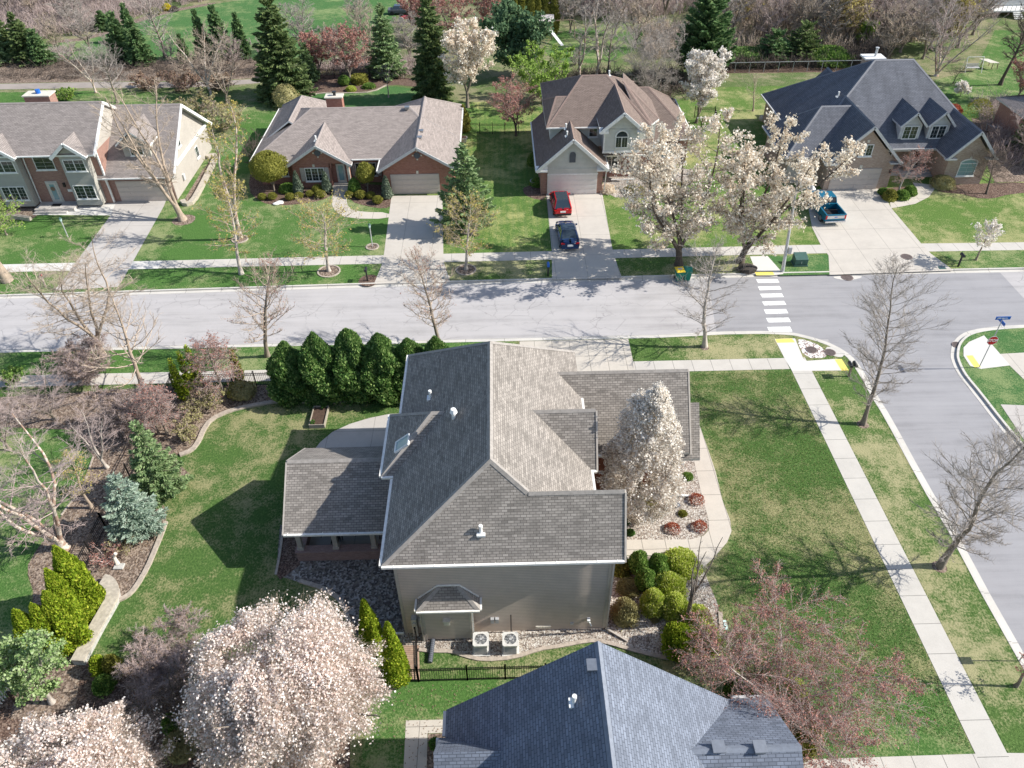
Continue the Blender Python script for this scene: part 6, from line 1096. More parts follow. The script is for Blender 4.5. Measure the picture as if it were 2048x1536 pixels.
def conifer(u, v, vtop, rpx, label, mat='spruce_green', seed=1, n=9000, name='spruce_tree', nk=1.5, xy=None, Hm=None, Rm=None, power=.85, low=.04, droop=.25, nl=.30, group=None, bare=0., cat='tree', upt=.0, rag=.25, Rk=1.):
    x, y = xy or P(u, v); H = Hm or height_to(x, y, vtop); R_ = (Rm or rpx*pxm(x, y, H*.4))*Rk; rng = np.random.default_rng(seed); t = thing(name, label, cat, (x, y, 0), group); n = int(n*nk); nl = nl*.8
    ntr = 10; tr_ = [(0, 0, H*i/ntr, 0, 0, H*(i+1)/ntr, (.012*H+.04)*(1-i/ntr)+.01, (.012*H+.04)*(1-(i+1)/ntr)+.01) for i in range(ntr)]; tubes('trunk', tr_, 'bark_dark', t, 7)
    nb = int(60+H*14); tt = np.sort(rng.random(nb)**1.15)*(1-low)+low; az = np.cumsum(np.full(nb, 2.4))+rng.normal(size=nb)*.3; L = R_*(np.maximum(0, 1-tt)**power)*rng.uniform(1-rag, 1+rag*.6, nb)+.12
    d0 = np.stack([np.cos(az), np.sin(az), np.where(tt > .85, .8, .12+upt)-droop*(1-tt)], 1); d0 /= np.linalg.norm(d0, axis=1, keepdims=True); o = np.stack([np.zeros(nb), np.zeros(nb), tt*H], 1)
    tip = o+d0*L[:, None]; tip[:, 2] += L*.14; tubes('branches', np.concatenate([o, tip, np.full((nb, 1), .03), np.full((nb, 1), .008)], 1), 'twig_dark', t, 3)
    w_ = L**1.35; i = rng.choice(nb, n, p=w_/w_.sum()); s = rng.random(n)**.62; s = np.where(s < bare, rng.random(n), s); lat = rng.uniform(-1, 1, n)*np.minimum(L[i]*.38, .25+.5*L[i]*.35)*(1.15-s)**.7
    side = np.stack([-np.sin(az[i]), np.cos(az[i]), np.zeros(n)], 1); c = o[i]+d0[i]*(L[i]*s)[:, None]+side*lat[:, None]; c[:, 2] += L[i]*.14*s*s-np.abs(lat)*.25+rng.normal(size=n)*.035
    dr = d0[i]*.75+side*(np.sign(lat)*.55)[:, None]+rng.normal(size=(n, 3))*.28; dr /= np.linalg.norm(dr, axis=1, keepdims=True); b = np.cross(dr, rdir(rng, n)); b /= np.linalg.norm(b, axis=1, keepdims=True)
    k = nl*rng.uniform(.6, 1.2, (n, 1)); fast_mesh('needles', diamonds(c, dr*k, b*k*.34), 4, mat, t); return t
def fit(u, v, vt, rpx, k=1.):
    xm, ym = P(u, (v+vt)/2); d = math.hypot(xm, ym); ph = math.atan2(CH, d); m = pxm(xm, ym); R_ = rpx*m; E_ = (v-vt)/2*m; h = math.sqrt(max(E_*E_-(R_*math.sin(ph))**2, (.33*R_)**2))/math.cos(ph); h = min(h, 1.6*R_+.3)
    x, y = P(u, (v+vt)/2, h); return (x, y), 2*h*k, R_
def clump(u, v, vtop, rpx, label, mat, seed=1, n=7000, name='shrub', cat='shrub', prof='ball', ls=.075, xy=None, Hm=None, Rm=None, group=None, lump=.13, part='foliage', rxy=1., lean=0, core=.86, z0=0., stem=False):
    if prof in ('ball', 'dome') and xy is None and not stem:
        xy, H0, R0 = fit(u, v, vtop, rpx, 1. if prof == 'ball' else .8); Hm = Hm or H0; Rm = Rm or R0
    x, y = xy or P(u, v); H = Hm or max(.25, height_to(x, y, vtop)); R_ = Rm or rpx*pxm(x, y, H*.5); rng = np.random.default_rng(seed); t = thing(name, label, cat, (x, y, 0), group)
    pf = {'ball': lambda q: np.sqrt(np.maximum(0, 1-(2*q-1)**2)), 'dome': lambda q: np.sqrt(np.maximum(0, 1-np.minimum(1, q)**2.2)), 'cone': lambda q: (1-q)**.62*np.minimum(1, .55+q*4)*1.05, 'col': lambda q: np.minimum(1, (1-q)**.42*1.12)*np.minimum(1, .72+q*2.), 'egg': lambda q: np.sin(np.pi*np.minimum(1, q*.72+.28))**.8*1.02, 'flat': lambda q: np.minimum(1, (1-q)*6)}[prof]
    nc = 16; cd = rdir(rng, 60)
    def bumpf(az, q):
        P_ = np.stack([np.cos(az)*np.cos((q-.5)*3), np.sin(az)*np.cos((q-.5)*3), np.sin((q-.5)*3)], 1); m = P_@cd.T; return 1+lump*(np.max(np.where(m > .9, (m-.9)*10, 0), 1)-.5)+lump*.5*np.sin(az*3+q*9+seed)
    q = rng.random(n)**(.6 if prof == 'dome' else .85); az = rng.random(n)*2*np.pi; inn = np.where(rng.random(n) < .3, rng.uniform(.8, .97, n), rng.uniform(.93, 1.13, n)); r = R_*pf(q)*bumpf(az, q)*inn
    c = np.stack([np.cos(az)*r, np.sin(az)*r*rxy, z0+q*(H-z0)], 1); out = np.stack([np.cos(az), np.sin(az), (q-.45)*1.3], 1); out /= np.linalg.norm(out, axis=1, keepdims=True); c[:, 2] += np.where(q > .9, (rng.random(n)-.3)*.12*H*.3, 0)
    a = np.stack([rng.normal(size=n)*.5, rng.normal(size=n)*.5, np.full(n, .9)], 1)+out*.5; a /= np.linalg.norm(a, axis=1, keepdims=True); b = np.cross(a, out+rng.normal(size=(n, 3))*.75); b /= np.linalg.norm(b, axis=1, keepdims=True)+1e-6
    s = ls*rng.uniform(.6, 1.3, (n, 1)); L = [diamonds(c, a*s*1.25, b*s*.8)]
    if core:
        m, k = 20, 12; Q = []
        for i in range(k):
            for j in range(m):
                pts = []
                for ii, jj in ((i, j), (i, j+1), (i+1, j+1), (i+1, j)):
                    qq = ii/k*.97; aa = 2*np.pi*(jj % m)/m; rr = R_*float(pf(np.array([qq]))[0])*float(bumpf(np.array([aa]), np.array([qq]))[0])*core; pts.append((math.cos(aa)*rr, math.sin(aa)*rr*rxy, z0+qq*(H-z0)*.97))
                Q += pts
        L.append(np.array(Q))
    V = np.concatenate(L)
    if lean: V[:, 0] += lean*V[:, 2]/H
    fast_mesh(part, V, 4, mat, t)
    if stem: tubes('trunk', [(0, 0, 0, .02, .02, z0*.55, .1, .07)]+[(.02, .02, z0*.5, .35*math.cos(a)*R_*.8, .35*math.sin(a)*R_*.8, z0*1.1, .055, .03) for a in (0, 1.3, 2.6, 3.9, 5.2)], 'bark_grey', t, 6)
    return t
def twigball(u, v, vtop, rpx, label, seed, twig='twig_mauve', leafm=None, nleaf=0, name='bare_shrub', cat='shrub', xy=None, Hm=None, Rm=None, nb=60, nsub=8, ntw=9, group=None, shape='round', tr=1.3, ls=.03, leaders=7, up=.15, lspread=.6, **kw):
    if xy is None and v > 230: xy, H0, R0 = fit(u, v, vtop, rpx, .95); Hm = Hm or H0; Rm = Rm or R0
    return tree(u, v, vtop, rpx, label, name=name, cat=cat, seed=seed, bark_=twig, twig=twig, leafm=leafm, nleaf=nleaf, ls=ls, trunk=.0, leaders=leaders, ang=48, nb=nb, nsub=nsub, ntw=ntw, up=up, shape=shape, lspread=lspread, xy=xy, Hm=Hm, Rm=Rm, group=group, jit=.16, tr=tr, rb=.09, **kw)

# ---- street and yard trees, south side
tree(205, 712, 462, 125, 'large bare tan tree with wide low limbs, rising over the street at the left', seed=11, bark_='bark_tan', twig='twig_tan', trunk=.16, leaders=4, ang=52, nb=64, nsub=9, ntw=8, shape='round', lspread=.42, up=.28, rb=.24, tr=1.25, lean=10)
tree(290, 792, 585, 95, 'bare conical tan tree with upswept branches just right of the large bare tan tree', seed=12, bark_='bark_tan', twig='twig_tan', trunk=.25, ang=68, nb=34, nsub=5, ntw=4, shape='pyr', up=.85, rb=.18, tr=1.35)
tree(535, 712, 508, 76, 'young red budding maple standing left of the dark arborvitae row', name='maple_tree', seed=13, bark_='bark_grey', twig='twig_tan', leafm='bud_red', nleaf=900, ls=.026, trunk=.2, ang=52, nb=44, nsub=7, ntw=6, shape='oval', up=.5, tr=1.15, lean=6)
tree(877, 690, 508, 66, 'young red budding maple behind the right end of the arborvitae row', name='maple_tree', seed=14, bark_='bark_grey', twig='twig_tan', leafm='bud_red', nleaf=900, ls=.026, trunk=.2, ang=52, nb=44, nsub=7, ntw=6, shape='oval', up=.5, tr=1.15)
tree(1409, 693, 484, 80, 'slim bare grey tree on the verge left of the crosswalk', seed=15, bark_='bark_pale', twig='twig_grey', trunk=.16, leaders=1, ang=40, nb=44, nsub=7, ntw=6, shape='vase', up=.4, tr=1.1)
tree(1726, 848, 556, 104, 'bare grey tree on the side street verge near the double mailbox', seed=16, bark_='bark_grey', twig='twig_grey', trunk=.14, ang=50, nb=70, nsub=9, ntw=9, shape='vase', up=.42, tr=1.1, rb=.15)
tree(1879, 1133, 815, 120, 'bare grey tree at the right edge, nearer the camera on the side street verge', seed=17, bark_='bark_grey', twig='twig_grey', trunk=.13, ang=52, nb=70, nsub=9, ntw=9, shape='vase', up=.4, tr=1.1, rb=.18)
tree(2032, 1372, 1290, 30, 'small red budding sapling at the right edge of the verge', seed=18, name='sapling', bark_='bark_grey', twig='twig_red', leafm='bud_red', nleaf=400, ls=.03, trunk=.3, ang=45, nb=20, nsub=4, ntw=4, shape='oval')
tree(1277, 1040, 770, 86, 'pyramid shaped white blossoming pear tree in the front rock bed', name='pear_tree', seed=19, bark_='bark_grey', twig='twig_tan', leafm='blossom_white', nleaf=44000, ls=.042, trunk=.08, ang=60, nb=130, nsub=10, ntw=9, shape='tear', up=.25, lj=.09, lean=-10, Rm=3.5, env='cone', envk=.80, tr=.55)
tree(600, 1580, 1150, 200, 'big pink white blossoming tree in the lower left foreground', name='pear_tree', seed=20, bark_='bark_grey', twig='twig_tan', leafm='blossom_pink', nleaf=100000, ls=.034, trunk=.1, leaders=5, ang=50, nb=200, nsub=13, ntw=12, shape='round', up=.45, lj=.1, tr=.6, lspread=.5, xy=P(575, 1372, 5), Rm=5.4, Hm=8.5, env='dome', envk=.76)
tree(120, 1800, 1375, 240, 'pink white blossoming tree in the bottom left corner', name='pear_tree', seed=21, bark_='bark_grey', twig='twig_tan', leafm='blossom_pink', nleaf=80000, ls=.035, trunk=.15, leaders=4, ang=56, nb=150, nsub=12, ntw=11, tr=.6, env='dome', envk=.8, shape='round', up=.3, lj=.05, lspread=.55, xy=P(105, 1610, 4.5), Hm=6.9, Rm=5.2)
tree(1545, 1415, 1130, 190, 'wide weeping crabapple with reddish twigs at the corner of the slate roof', name='crabapple_tree', seed=22, bark_='bark_pale', twig='twig_rose', leafm='bud_pink', nleaf=24000, ls=.027, trunk=.22, leaders=4, ang=64, nb=100, nsub=11, ntw=12, shape='wide', up=.1, droop=.5, lspread=.75, tr=1.0, Rm=5.1, xy=(12.8, 17.5), Hm=5.2)
tree(1372, 1250, 1078, 42, 'small bare multi stem tree among the lime shrubs beside the house', seed=23, bark_='bark_grey', twig='twig_grey', trunk=.12, leaders=4, ang=38, nb=36, nsub=6, ntw=5, shape='vase', up=.3, name='bare_tree', tr=.8)
tree(128, 1098, 852, 135, 'large pale barked birch with several thick stems at the left edge', name='birch_tree', seed=24, bark_='bark_birch', twig='twig_mauve', trunk=.1, leaders=5, ang=52, nb=66, nsub=8, ntw=8, shape='round', up=.18, lspread=.5, rb=.27, tr=1.1, lean=-25)
tree(184, 1016, 902, 42, 'small yellow budding tree between the birch and the spruces', name='yellow_bud_tree', seed=25, bark_='bark_tan', twig='twig_tan', leafm='bud_olive', nleaf=900, ls=.03, trunk=.25, ang=46, nb=30, nsub=6, ntw=5, shape='oval')
tree(215, 935, 820, 60, 'thin bare mauve tree behind the wire fence left of the green spruce', seed=26, bark_='bark_pale', twig='twig_mauve', trunk=.2, leaders=3, ang=50, nb=44, nsub=7, ntw=7, shape='round')
twigball(165, 778, 680, 66, 'round bare brown shrub tree in front of the pavement at the left', 31, 'twig_mauve', 'dry_leaf', 3000, nb=110, nsub=10, ntw=14, tr=1.6)
twigball(262, 882, 758, 76, 'round bare brown shrub tree just below and right of the other round one', 32, 'twig_mauve', 'dry_leaf', 3500, nb=120, nsub=10, ntw=14, tr=1.6)
tree(335, 868, 755, 52, 'weeping dark red twigged tree in the mulch bed behind the green spruce', name='weeping_tree', seed=33, bark_='bark_grey', twig='twig_rose', leafm='bud_pink', nleaf=1800, ls=.028, trunk=.3, ang=70, nb=46, nsub=8, ntw=8, shape='wide', droop=.5, up=.1)
tree(450, 796, 672, 58, 'weeping dark red twigged tree left of the arborvitae row', name='weeping_tree', seed=34, bark_='bark_grey', twig='twig_rose', leafm='bud_pink', nleaf=2600, ls=.03, trunk=.3, ang=66, nb=52, nsub=8, ntw=9, shape='wide', droop=.35, up=.15)
tree(318, 868, 800, 25, 'tiny bare pink twigged tree between the curved edging and the red weeping tree', seed=35, twig='twig_mauve', name='bare_tree', ang=60, nb=20, nsub=5, ntw=5, shape='wide')
for i, (u, v, vt, r) in enumerate(((366, 790, 718, 14), (384, 780, 705, 12), (400, 772, 692, 13), (372, 800, 740, 13), (482, 765, 700, 14))):
    conifer(u, v, vt, r, ('narrow yellow green arborvitae, '+('leftmost of the tall upright ones by the corner of the fence', 'second from left of the upright ones by the fence', 'tallest upright one in front of the street', 'short one lowest in the upright group by the fence', 'olive one behind the red weeping tree')[i]), 'arbor_lime' if i < 4 else 'box_olive', 40+i, 1500, name='arborvitae', power=.8, nl=.14, group='upright evergreens by the fence corner', upt=.6, Rk=.85)
for i, (u, v, vt, r, m) in enumerate(((420, 822, 770, 34, 'shrub_tan'), (386, 846, 800, 30, 'shrub_tan'), (370, 886, 838, 26, 'shrub_tan'), (470, 800, 762, 26, 'box_olive'))):
    twigball(u, v, vt, r, ('bare brown shrub inside the curved edging, '+('top one nearest the red tree', 'middle one', 'lowest one near the edging bend', 'olive one beside the street fence')[i]), 50+i, 'twig_tan' if m == 'shrub_tan' else 'twig_grey', m, 900, nb=36, nsub=6, ntw=9, tr=1.0, ls=.04)
clump(486, 800, 764, 24, 'round clipped olive shrub beside the first tall arborvitae', 'shrub_tan', 57, 1600, ls=.06)
conifer(330, 985, 846, 56, 'green spruce with a pointed top on the mulch island', 'spruce_light', 58, 8000, nl=.17, power=.75, Rk=.95, droop=.1)
conifer(280, 1062, 955, 56, 'blue grey spruce lower left of the green spruce', 'spruce_blue', 59, 8000, nl=.16, power=.6, name='blue_spruce', droop=.05)
twigball(238, 1112, 1062, 34, 'small tan bare shrub below the blue spruce', 60, 'twig_tan', 'shrub_tan', 700, nb=30, nsub=6, ntw=8, tr=.8); twigball(212, 1140, 1085, 36, 'small pink budding shrub beside the garden statue', 61, 'twig_mauve', 'bud_pink', 900, nb=26, nsub=6, ntw=6, tr=.7, ls=.025)
dk = ((587, 806, 686, 36), (650, 802, 668, 38), (713, 797, 661, 40), (772, 796, 670, 37), (826, 790, 680, 33), (880, 778, 676, 32))
for i, (u, v, vt, r) in enumerate(dk):
    clump(u, v, vt, r, 'tall dark green arborvitae, '+('leftmost of the row of six above the lawn', 'second from left in the dark row', 'third and tallest in the dark row', 'fourth from left in the dark row', 'fifth in the dark row, touching the roof', 'last of the dark row, mostly hidden behind the roof')[i], 'arbor_dark', 70+i, 17000, name='arborvitae', cat='tree', prof='egg', ls=.085, group='dark arborvitae row', lump=.42, part='crown', xy=(P(u, v)[0], 41.75-(.25 if i % 2 else 0)))
lm = ((187, 1218, 1095, 52, 0), (163, 1246, 1140, 46, 0), (158, 1285, 1185, 54, 0), (128, 1300, 1210, 48, 0), (96, 1312, 1222, 44, 0))
for i, (u, v, vt, r, _) in enumerate(lm):
    clump(u, v, vt, r*.5, 'bright yellow green arborvitae behind the stone wall, '+('uppermost of the row', 'second from the top of the row', 'third, widest beside the wall', 'fourth, beside the soft pine', 'lowest and leftmost of the row')[i], 'arbor_lime', 80+i, 11000, name='arborvitae', cat='tree', prof='egg', ls=.07, group='lime arborvitae row', lump=.25, part='crown')
clump(746, 1284, 1200, 23, 'small bright green arborvitae cone at the blossoming tree', 'arbor_lime', 90, 4500, name='arborvitae', cat='tree', prof='cone', ls=.055, part='crown'); clump(797, 1360, 1247, 28, 'larger bright green arborvitae cone beside the black gate', 'arbor_lime', 91, 6500, name='arborvitae', cat='tree', prof='cone', ls=.055, part='crown'); clump(757, 1306, 1243, 14, 'lowest tiny arborvitae wedged between the two bright green cones', 'arbor_lime', 92, 1800, name='arborvitae', cat='tree', prof='cone', ls=.055, part='crown')
tree(105, 1405, 1275, 76, 'soft pale green pine at the left edge below the lime arborvitae', name='pine_tree', seed=93, bark_='bark_pale', twig='twig_grey', leafm='pine_soft', nleaf=12000, ls=.042, trunk=.2, leaders=3, ang=60, nb=50, nsub=8, ntw=9, shape='round', up=.05, lj=.1)
twigball(338, 1420, 1205, 92, 'wide bare mauve shrub left of the big blossoming tree', 94, 'twig_mauve', 'dry_leaf', 2500, nb=190, nsub=10, ntw=14, tr=1.2, xy=P(325, 1335, 1.2), Hm=2.7, Rm=2.5); twigball(350, 1470, 1330, 60, 'dark bare shrub in the shade below the wide mauve one', 95, 'twig_dark', nb=60, nsub=8, ntw=10, tr=.8)
for i, (u, v, vt, r, m, lab) in enumerate(((195, 1350, 1303, 17, 'arbor_lime', 'small lime green shrub right of the soft pine'), (222, 1352, 1300, 17, 'box_olive', 'small dark olive shrub beside the lime green one'), (205, 1385, 1345, 20, 'box_green', 'dark green low shrub in the shade under the lime one'), (340, 1465, 1420, 17, 'box_green', 'small green shrub under the bare mauve shrub'), (360, 1500, 1470, 36, 'shrub_tan', 'low tan shrub at the foot of the big blossoming tree'))): clump(u, v, vt, r, lab, m, 96+i, 1500, prof='dome', ls=.06)
# front beds of the main house
fb = ((1243, 1148, 1106, 19, 'box_olive', 'brownish olive clipped ball at the corner of the taupe wall'), (1277, 1150, 1103, 17, 'box_green', 'dark green clipped ball at the front path, left one'), (1316, 1152, 1108, 17, 'box_green', 'dark green clipped ball at the front path, right one'), (1291, 1182, 1138, 16, 'box_green', 'dark green clipped ball below the two at the path'), (1258, 1190, 1155, 21, 'shrub_tan', 'flat olive tan shrub in the rock bed, upper'), (1252, 1245, 1190, 25, 'shrub_tan', 'larger olive tan shrub below the upper tan one'))
for i, (u, v, vt, r, m, lab) in enumerate(fb): clump(u, v, vt, r, lab, m, 110+i, 3000, prof='ball' if m == 'box_green' else 'dome', ls=.045, lump=.24, group='clipped shrubs in the side rock bed')
lb = ((1362, 1150, 1095, 34, 'lime variegated euonymus mound nearest the front path'), (1340, 1195, 1138, 30, 'lime variegated mound, second down from the front path'), (1309, 1225, 1172, 23, 'round bright yellow green shrub at the left of the lime group'), (1350, 1235, 1180, 26, 'lime variegated mound in the middle of the group under the bare tree'), (1395, 1265, 1205, 30, 'pale lime mound at the right edge of the rock bed'), (1415, 1305, 1240, 28, 'pale lime mound at the lower right edging'), (1363, 1318, 1250, 34, 'big round yellow green bush, lowest of the lime group'))
for i, (u, v, vt, r, lab) in enumerate(lb): clump(u, v, vt, r, lab, 'shrub_lime' if i not in (6,) else 'arbor_lime', 120+i, 4200, prof='dome' if i != 6 else 'ball', ls=.065, lump=.2, group='lime shrubs beside the house')
for i, (u, v, vt, r, lab) in enumerate(((1545, 1425, 1372, 42, 'yellow green hedge shrub at the tip of the slate roof wing'), (1600, 1470, 1405, 40, 'dark yellow green shrub right of the slate roof wing'), (1605, 1500, 1440, 36, 'lowest yellow green shrub at the lower right of the slate roof'), (1585, 1395, 1355, 24, 'small lime shrub behind the crabapple trunk'), (1490, 1400, 1368, 36, 'dark olive shrub partly hidden behind the slate roof'))): clump(u, v, vt, r, lab, ('box_green', 'box_olive', 'box_olive', 'shrub_lime', 'box_green')[i], 130+i, 4200, prof='dome', ls=.07, lump=.22, group='shrubs beside the slate roof')
for i, (u, v, vt, r, lab) in enumerate(((1352, 1178-178+12, 1185, 0, ''),)): pass
for i, (u, v, lab) in enumerate(((1394, 1008, 'small red shrub in the front rock bed, uppermost'), (1346, 1066, 'small red shrub in the front rock bed, left of the lower two'), (1400, 1062, 'small red shrub in the front rock bed, right of the lower two'))): clump(u, v, v-24, 14, lab, 'shrub_red', 140+i, 500, prof='dome', ls=.04, core=0, group='small red shrubs')
for i, (u, v, r, m, lab) in enumerate(((1261, 1070, 8, 'grass_leaf', 'small green perennial at the foot of the path corner, lower one'), (1252, 1048, 7, 'grass_leaf', 'small green perennial beside the pear trunk, upper one'), (1375, 960, 11, 'box_green', 'green shrub at the right skirt of the pyramid pear'), (1386, 878, 6, 'shrub_lime', 'tiny yellow shrub at the garage corner beside the front walk'), (1312, 1020, 24, 'shrub_tan', 'brown dried shrub under the pyramid pear, right'), (1268, 1010, 20, 'box_olive', 'olive shrub under the pyramid pear, left'), (1310, 1243, 8, 'shrub_tan', 'tiny tan tuft in the middle of the side rock bed'), (1366, 1032, 8, 'box_olive', 'tiny green tuft between the small red shrubs'))): clump(u, v, v-r*1.5, r, lab, m, 150+i, 700, prof='dome', ls=.05)
for i, (a, b) in enumerate(((.18, .2), (.62, 1.75), (.7, 1.9))): clump(0, 0, 0, 0, 'small seedling in the raised bed, '+('front left', 'back middle', 'back right')[i], 'grass_leaf', 160+i, 90, xy=(RB[0]+a, RB[2]+b), Hm=.5, Rm=.14, core=0, ls=.05, name='seedling', cat='seedling', z0=.26, group='seedlings in the raised bed')
clump(870, 1500, 1478, 10, 'small spiky green plant beside the neighbour walk', 'grass_leaf', 165, 200, core=0, ls=.09)

# ---- north side front yards
tree(366, 440, 178, 92, 'big two stemmed river birch in front of the two-storey brick house', name='birch_tree', seed=201, bark_='bark_tan', twig='twig_tan', trunk=.12, leaders=4, ang=50, nb=60, nsub=8, ntw=8, shape='round', up=.25, lspread=.42, rb=.32, tr=1.2, lean=-70)
tree(480, 478, 205, 60, 'tall slender pale tree in the stone ring between the two brick houses', name='birch_tree', seed=202, bark_='bark_birch', twig='twig_tan', leafm='bud_olive', nleaf=1200, ls=.05, trunk=.25, leaders=2, ang=45, nb=44, nsub=7, ntw=6, shape='oval', up=.4, lspread=.4, rb=.22)
def bud(u, v, vt, r, lab, seed, **k): return tree(u, v, vt, r, lab, name='locust_tree', seed=seed, bark_='bark_pale', twig='twig_tan', leafm='bud_olive', nleaf=2300, ls=.04, trunk=.24, ang=55, nb=34, nsub=7, ntw=6, shape='round', up=.25, group='budding trees on the far verge', **k)
bud(658, 542, 385, 78, 'yellow green budding tree in a stone ring on the verge before the ranch house', 203); bud(932, 539, 395, 62, 'yellow green budding tree in a stone ring right of the ranch driveway', 204); bud(483, 548, 352, 60, 'yellow green budding tree on the verge behind the young red maple', 205)
conifer(934, 459, 290, 62, 'loose green spruce in front of the ranch garage beside the driveway', 'spruce_light', 206, 7500, nl=.27, power=.75, droop=.05, rag=.4)
def mag(u, v, vt, r, lab, seed, **k): return tree(u, v, vt, r, lab, name='blossoming_tree', seed=seed, bark_='bark_dark', twig='twig_dark', leafm='blossom_cream', nleaf=20000, ls=.066, trunk=.13, leaders=5, ang=60, nb=84, nsub=9, ntw=9, shape='round', up=.18, lspread=.72, rb=.3, tr=1.1, lj=.1, group='two cream blossoming street trees', **k)
mag(1357, 530, 240, 135, 'left one of the two cream blossoming trees with dark forked trunks, behind the bins', 207, lean=-35); mag(1480, 524, 265, 135, 'right one of the two cream blossoming trees, nearest the street light', 208, lean=35)
tree(1952, 520, 438, 32, 'small white blossoming tree on the verge at the right', name='blossoming_tree', seed=209, bark_='bark_tan', twig='twig_tan', leafm='blossom_white', nleaf=1500, ls=.05, trunk=.35, ang=48, nb=28, nsub=6, ntw=5, shape='vase')
x, y = P(16, 562); t = thing('pruned_tree', 'thick pruned trunk without branches at the far left of the verge', 'tree', (x, y, 0)); tubes('trunk', [(0, 0, 0, -.2, 0, 1.5, .5, .36), (-.2, 0, 1.5, -.55, .1, 3.3, .36, .3), (-.55, .1, 3.3, -1.1, .2, 4.6, .3, .24)], 'bark_tan', t, 10); tubes('branch_stub', [(-.4, 0, 2.4, .1, -.1, 2.9, .14, .11), (-.6, .1, 3.6, -.2, .1, 4.1, .13, .1), (-.3, 0, 2, -.8, -.2, 2.4, .12, .1)], 'bark_pale', t, 8)
tree(14, 470, 400, 50, 'leafing light green young tree at the left edge before the brick house', name='young_tree', seed=210, twig='twig_tan', leafm='leaf_lime', nleaf=1800, ls=.05, shape='round')
box = [(523, 400, 14), (546, 404, 15), (581, 405, 15), (599, 402, 14), (620, 398, 13), (642, 401, 17), (700, 400, 15), (722, 402, 18), (742, 402, 15), (756, 412, 17)]
bl = ('first from the left, outermost ball of the ranch bed', 'second from the left, beside the white stones', 'third from the left, right of the white stones', 'fourth from the left', 'fifth from the left', 'widest of the left group, nearest the front walk', 'first right of the front walk', 'second right of the front walk, wide', 'third right of the front walk', 'last on the right, nearest the driveway'); src = None
for i, (u, v, r) in enumerate(box):
    x, y = P(u, v-6); k = r*.56*pxm(x, y, .4)
    if src is None: src = clump(u, v, v-24, r, 'clipped yellow green boxwood ball, '+bl[i], 'box_olive', 220, 2600, prof='ball', ls=.05, Hm=.95, Rm=.62, group='clipped balls before the ranch house', name='boxwood_ball'); k0 = .62; src.scale = (k/k0,)*3
    else: copy_thing(src, x, y, 'clipped yellow green boxwood ball, '+bl[i], k/k0, i*1.3)
for i, (u, v, vt, r, m, pr, lab) in enumerate(((598, 386, 343, 10, 'juniper', 'cone', 'grey green cone juniper left of the ranch front window'), (655, 384, 343, 10, 'juniper', 'cone', 'grey green cone juniper right of the ranch front window'), (775, 396, 352, 11, 'juniper', 'cone', 'grey green cone juniper at the left of the ranch garage'), (708, 388, 350, 12, 'box_green', 'dome', 'dark green shrub right of the ranch steps'), (634, 386, 366, 11, 'box_olive', 'dome', 'small olive shrub under the ranch window'), (928, 262, 210, 16, 'box_olive', 'cone', 'tall rounded evergreen behind the right end of the ranch roof'), (575, 384, 362, 16, 'box_green', 'dome', 'dark shrub in the shade left of the ranch front gable'), (600, 160, 137, 12, 'box_green', 'ball', 'round green shrub in the garden behind the ranch chimney, left'), (720, 166, 148, 15, 'box_olive', 'flat', 'flat topped yellow green hedge in the rear flower bed'), (702, 182, 170, 10, 'shrub_lime', 'dome', 'small yellow shrub at the front of the rear flower bed'), (738, 176, 164, 12, 'box_green', 'dome', 'low green shrub right in the rear flower bed'), (688, 170, 152, 11, 'box_green', 'ball', 'dark round shrub left in the rear flower bed'), (570, 212, 160, 26, 'shrub_tan', 'dome', 'bare tan shrub at the left rear corner of the ranch house'))): clump(u, v, vt, r, lab, m, 230+i, 1800, prof=pr, ls=.07)
clump(549, 383, 306, 33, 'round topped olive lollipop tree at the left corner of the ranch', 'box_olive', 245, 6000, name='ornamental_tree', cat='tree', prof='ball', ls=.06, z0=1.3, stem=True); clump(736, 384, 327, 17, 'small round topped olive tree by the right ranch window', 'box_olive', 246, 2600, name='ornamental_tree', cat='tree', prof='ball', ls=.06, z0=1.1, stem=True)
for i, (u, v, vt, r, m, lab) in enumerate(((1782, 400, 374, 13, 'box_olive', 'round boxwood in the driveway island, left one'), (1806, 398, 376, 14, 'box_green', 'round boxwood in the driveway island, middle one'), (1822, 390, 368, 12, 'box_green', 'round boxwood in the driveway island, right one'), (1768, 388, 374, 10, 'box_green', 'low dark shrub at the rear of the driveway island'), (1888, 375, 345, 22, 'shrub_tan', 'bare olive shrub left of the arched window'), (1075, 372, 352, 14, 'box_green', 'dark low shrub at the left side of the white garage'), (1068, 330, 300, 13, 'box_green', 'dark shrub in the shade along the white house wall'), (25, 412, 388, 22, 'box_green', 'green shrub below the ground floor window of the left brick house'), (1215, 385, 365, 16, 'blossom_cream', 'low white flowering shrub beside the white garage'), (1345, 385, 360, 26, 'shrub_tan', 'low tan shrub in the rock bed of the white house'), (1270, 388, 366, 20, 'shrub_tan', 'bare tan shrub right of the white house railing'))): clump(u, v, vt, r, lab, m, 250+i, 1700, prof='dome', ls=.06)
tree(1795, 388, 292, 38, 'pinkish bare weeping tree before the navy roofed house porch', name='weeping_tree', seed=262, bark_='bark_pale', twig='twig_rose', leafm='bud_pink', nleaf=1200, ls=.03, trunk=.3, ang=60, nb=36, nsub=7, ntw=6, shape='wide', droop=.2); tree(1972, 388, 300, 46, 'dark bare tree on the round bed right of the navy roofed house', seed=263, bark_='bark_dark', twig='twig_dark', trunk=.3, ang=55, nb=40, nsub=8, ntw=8, shape='round')
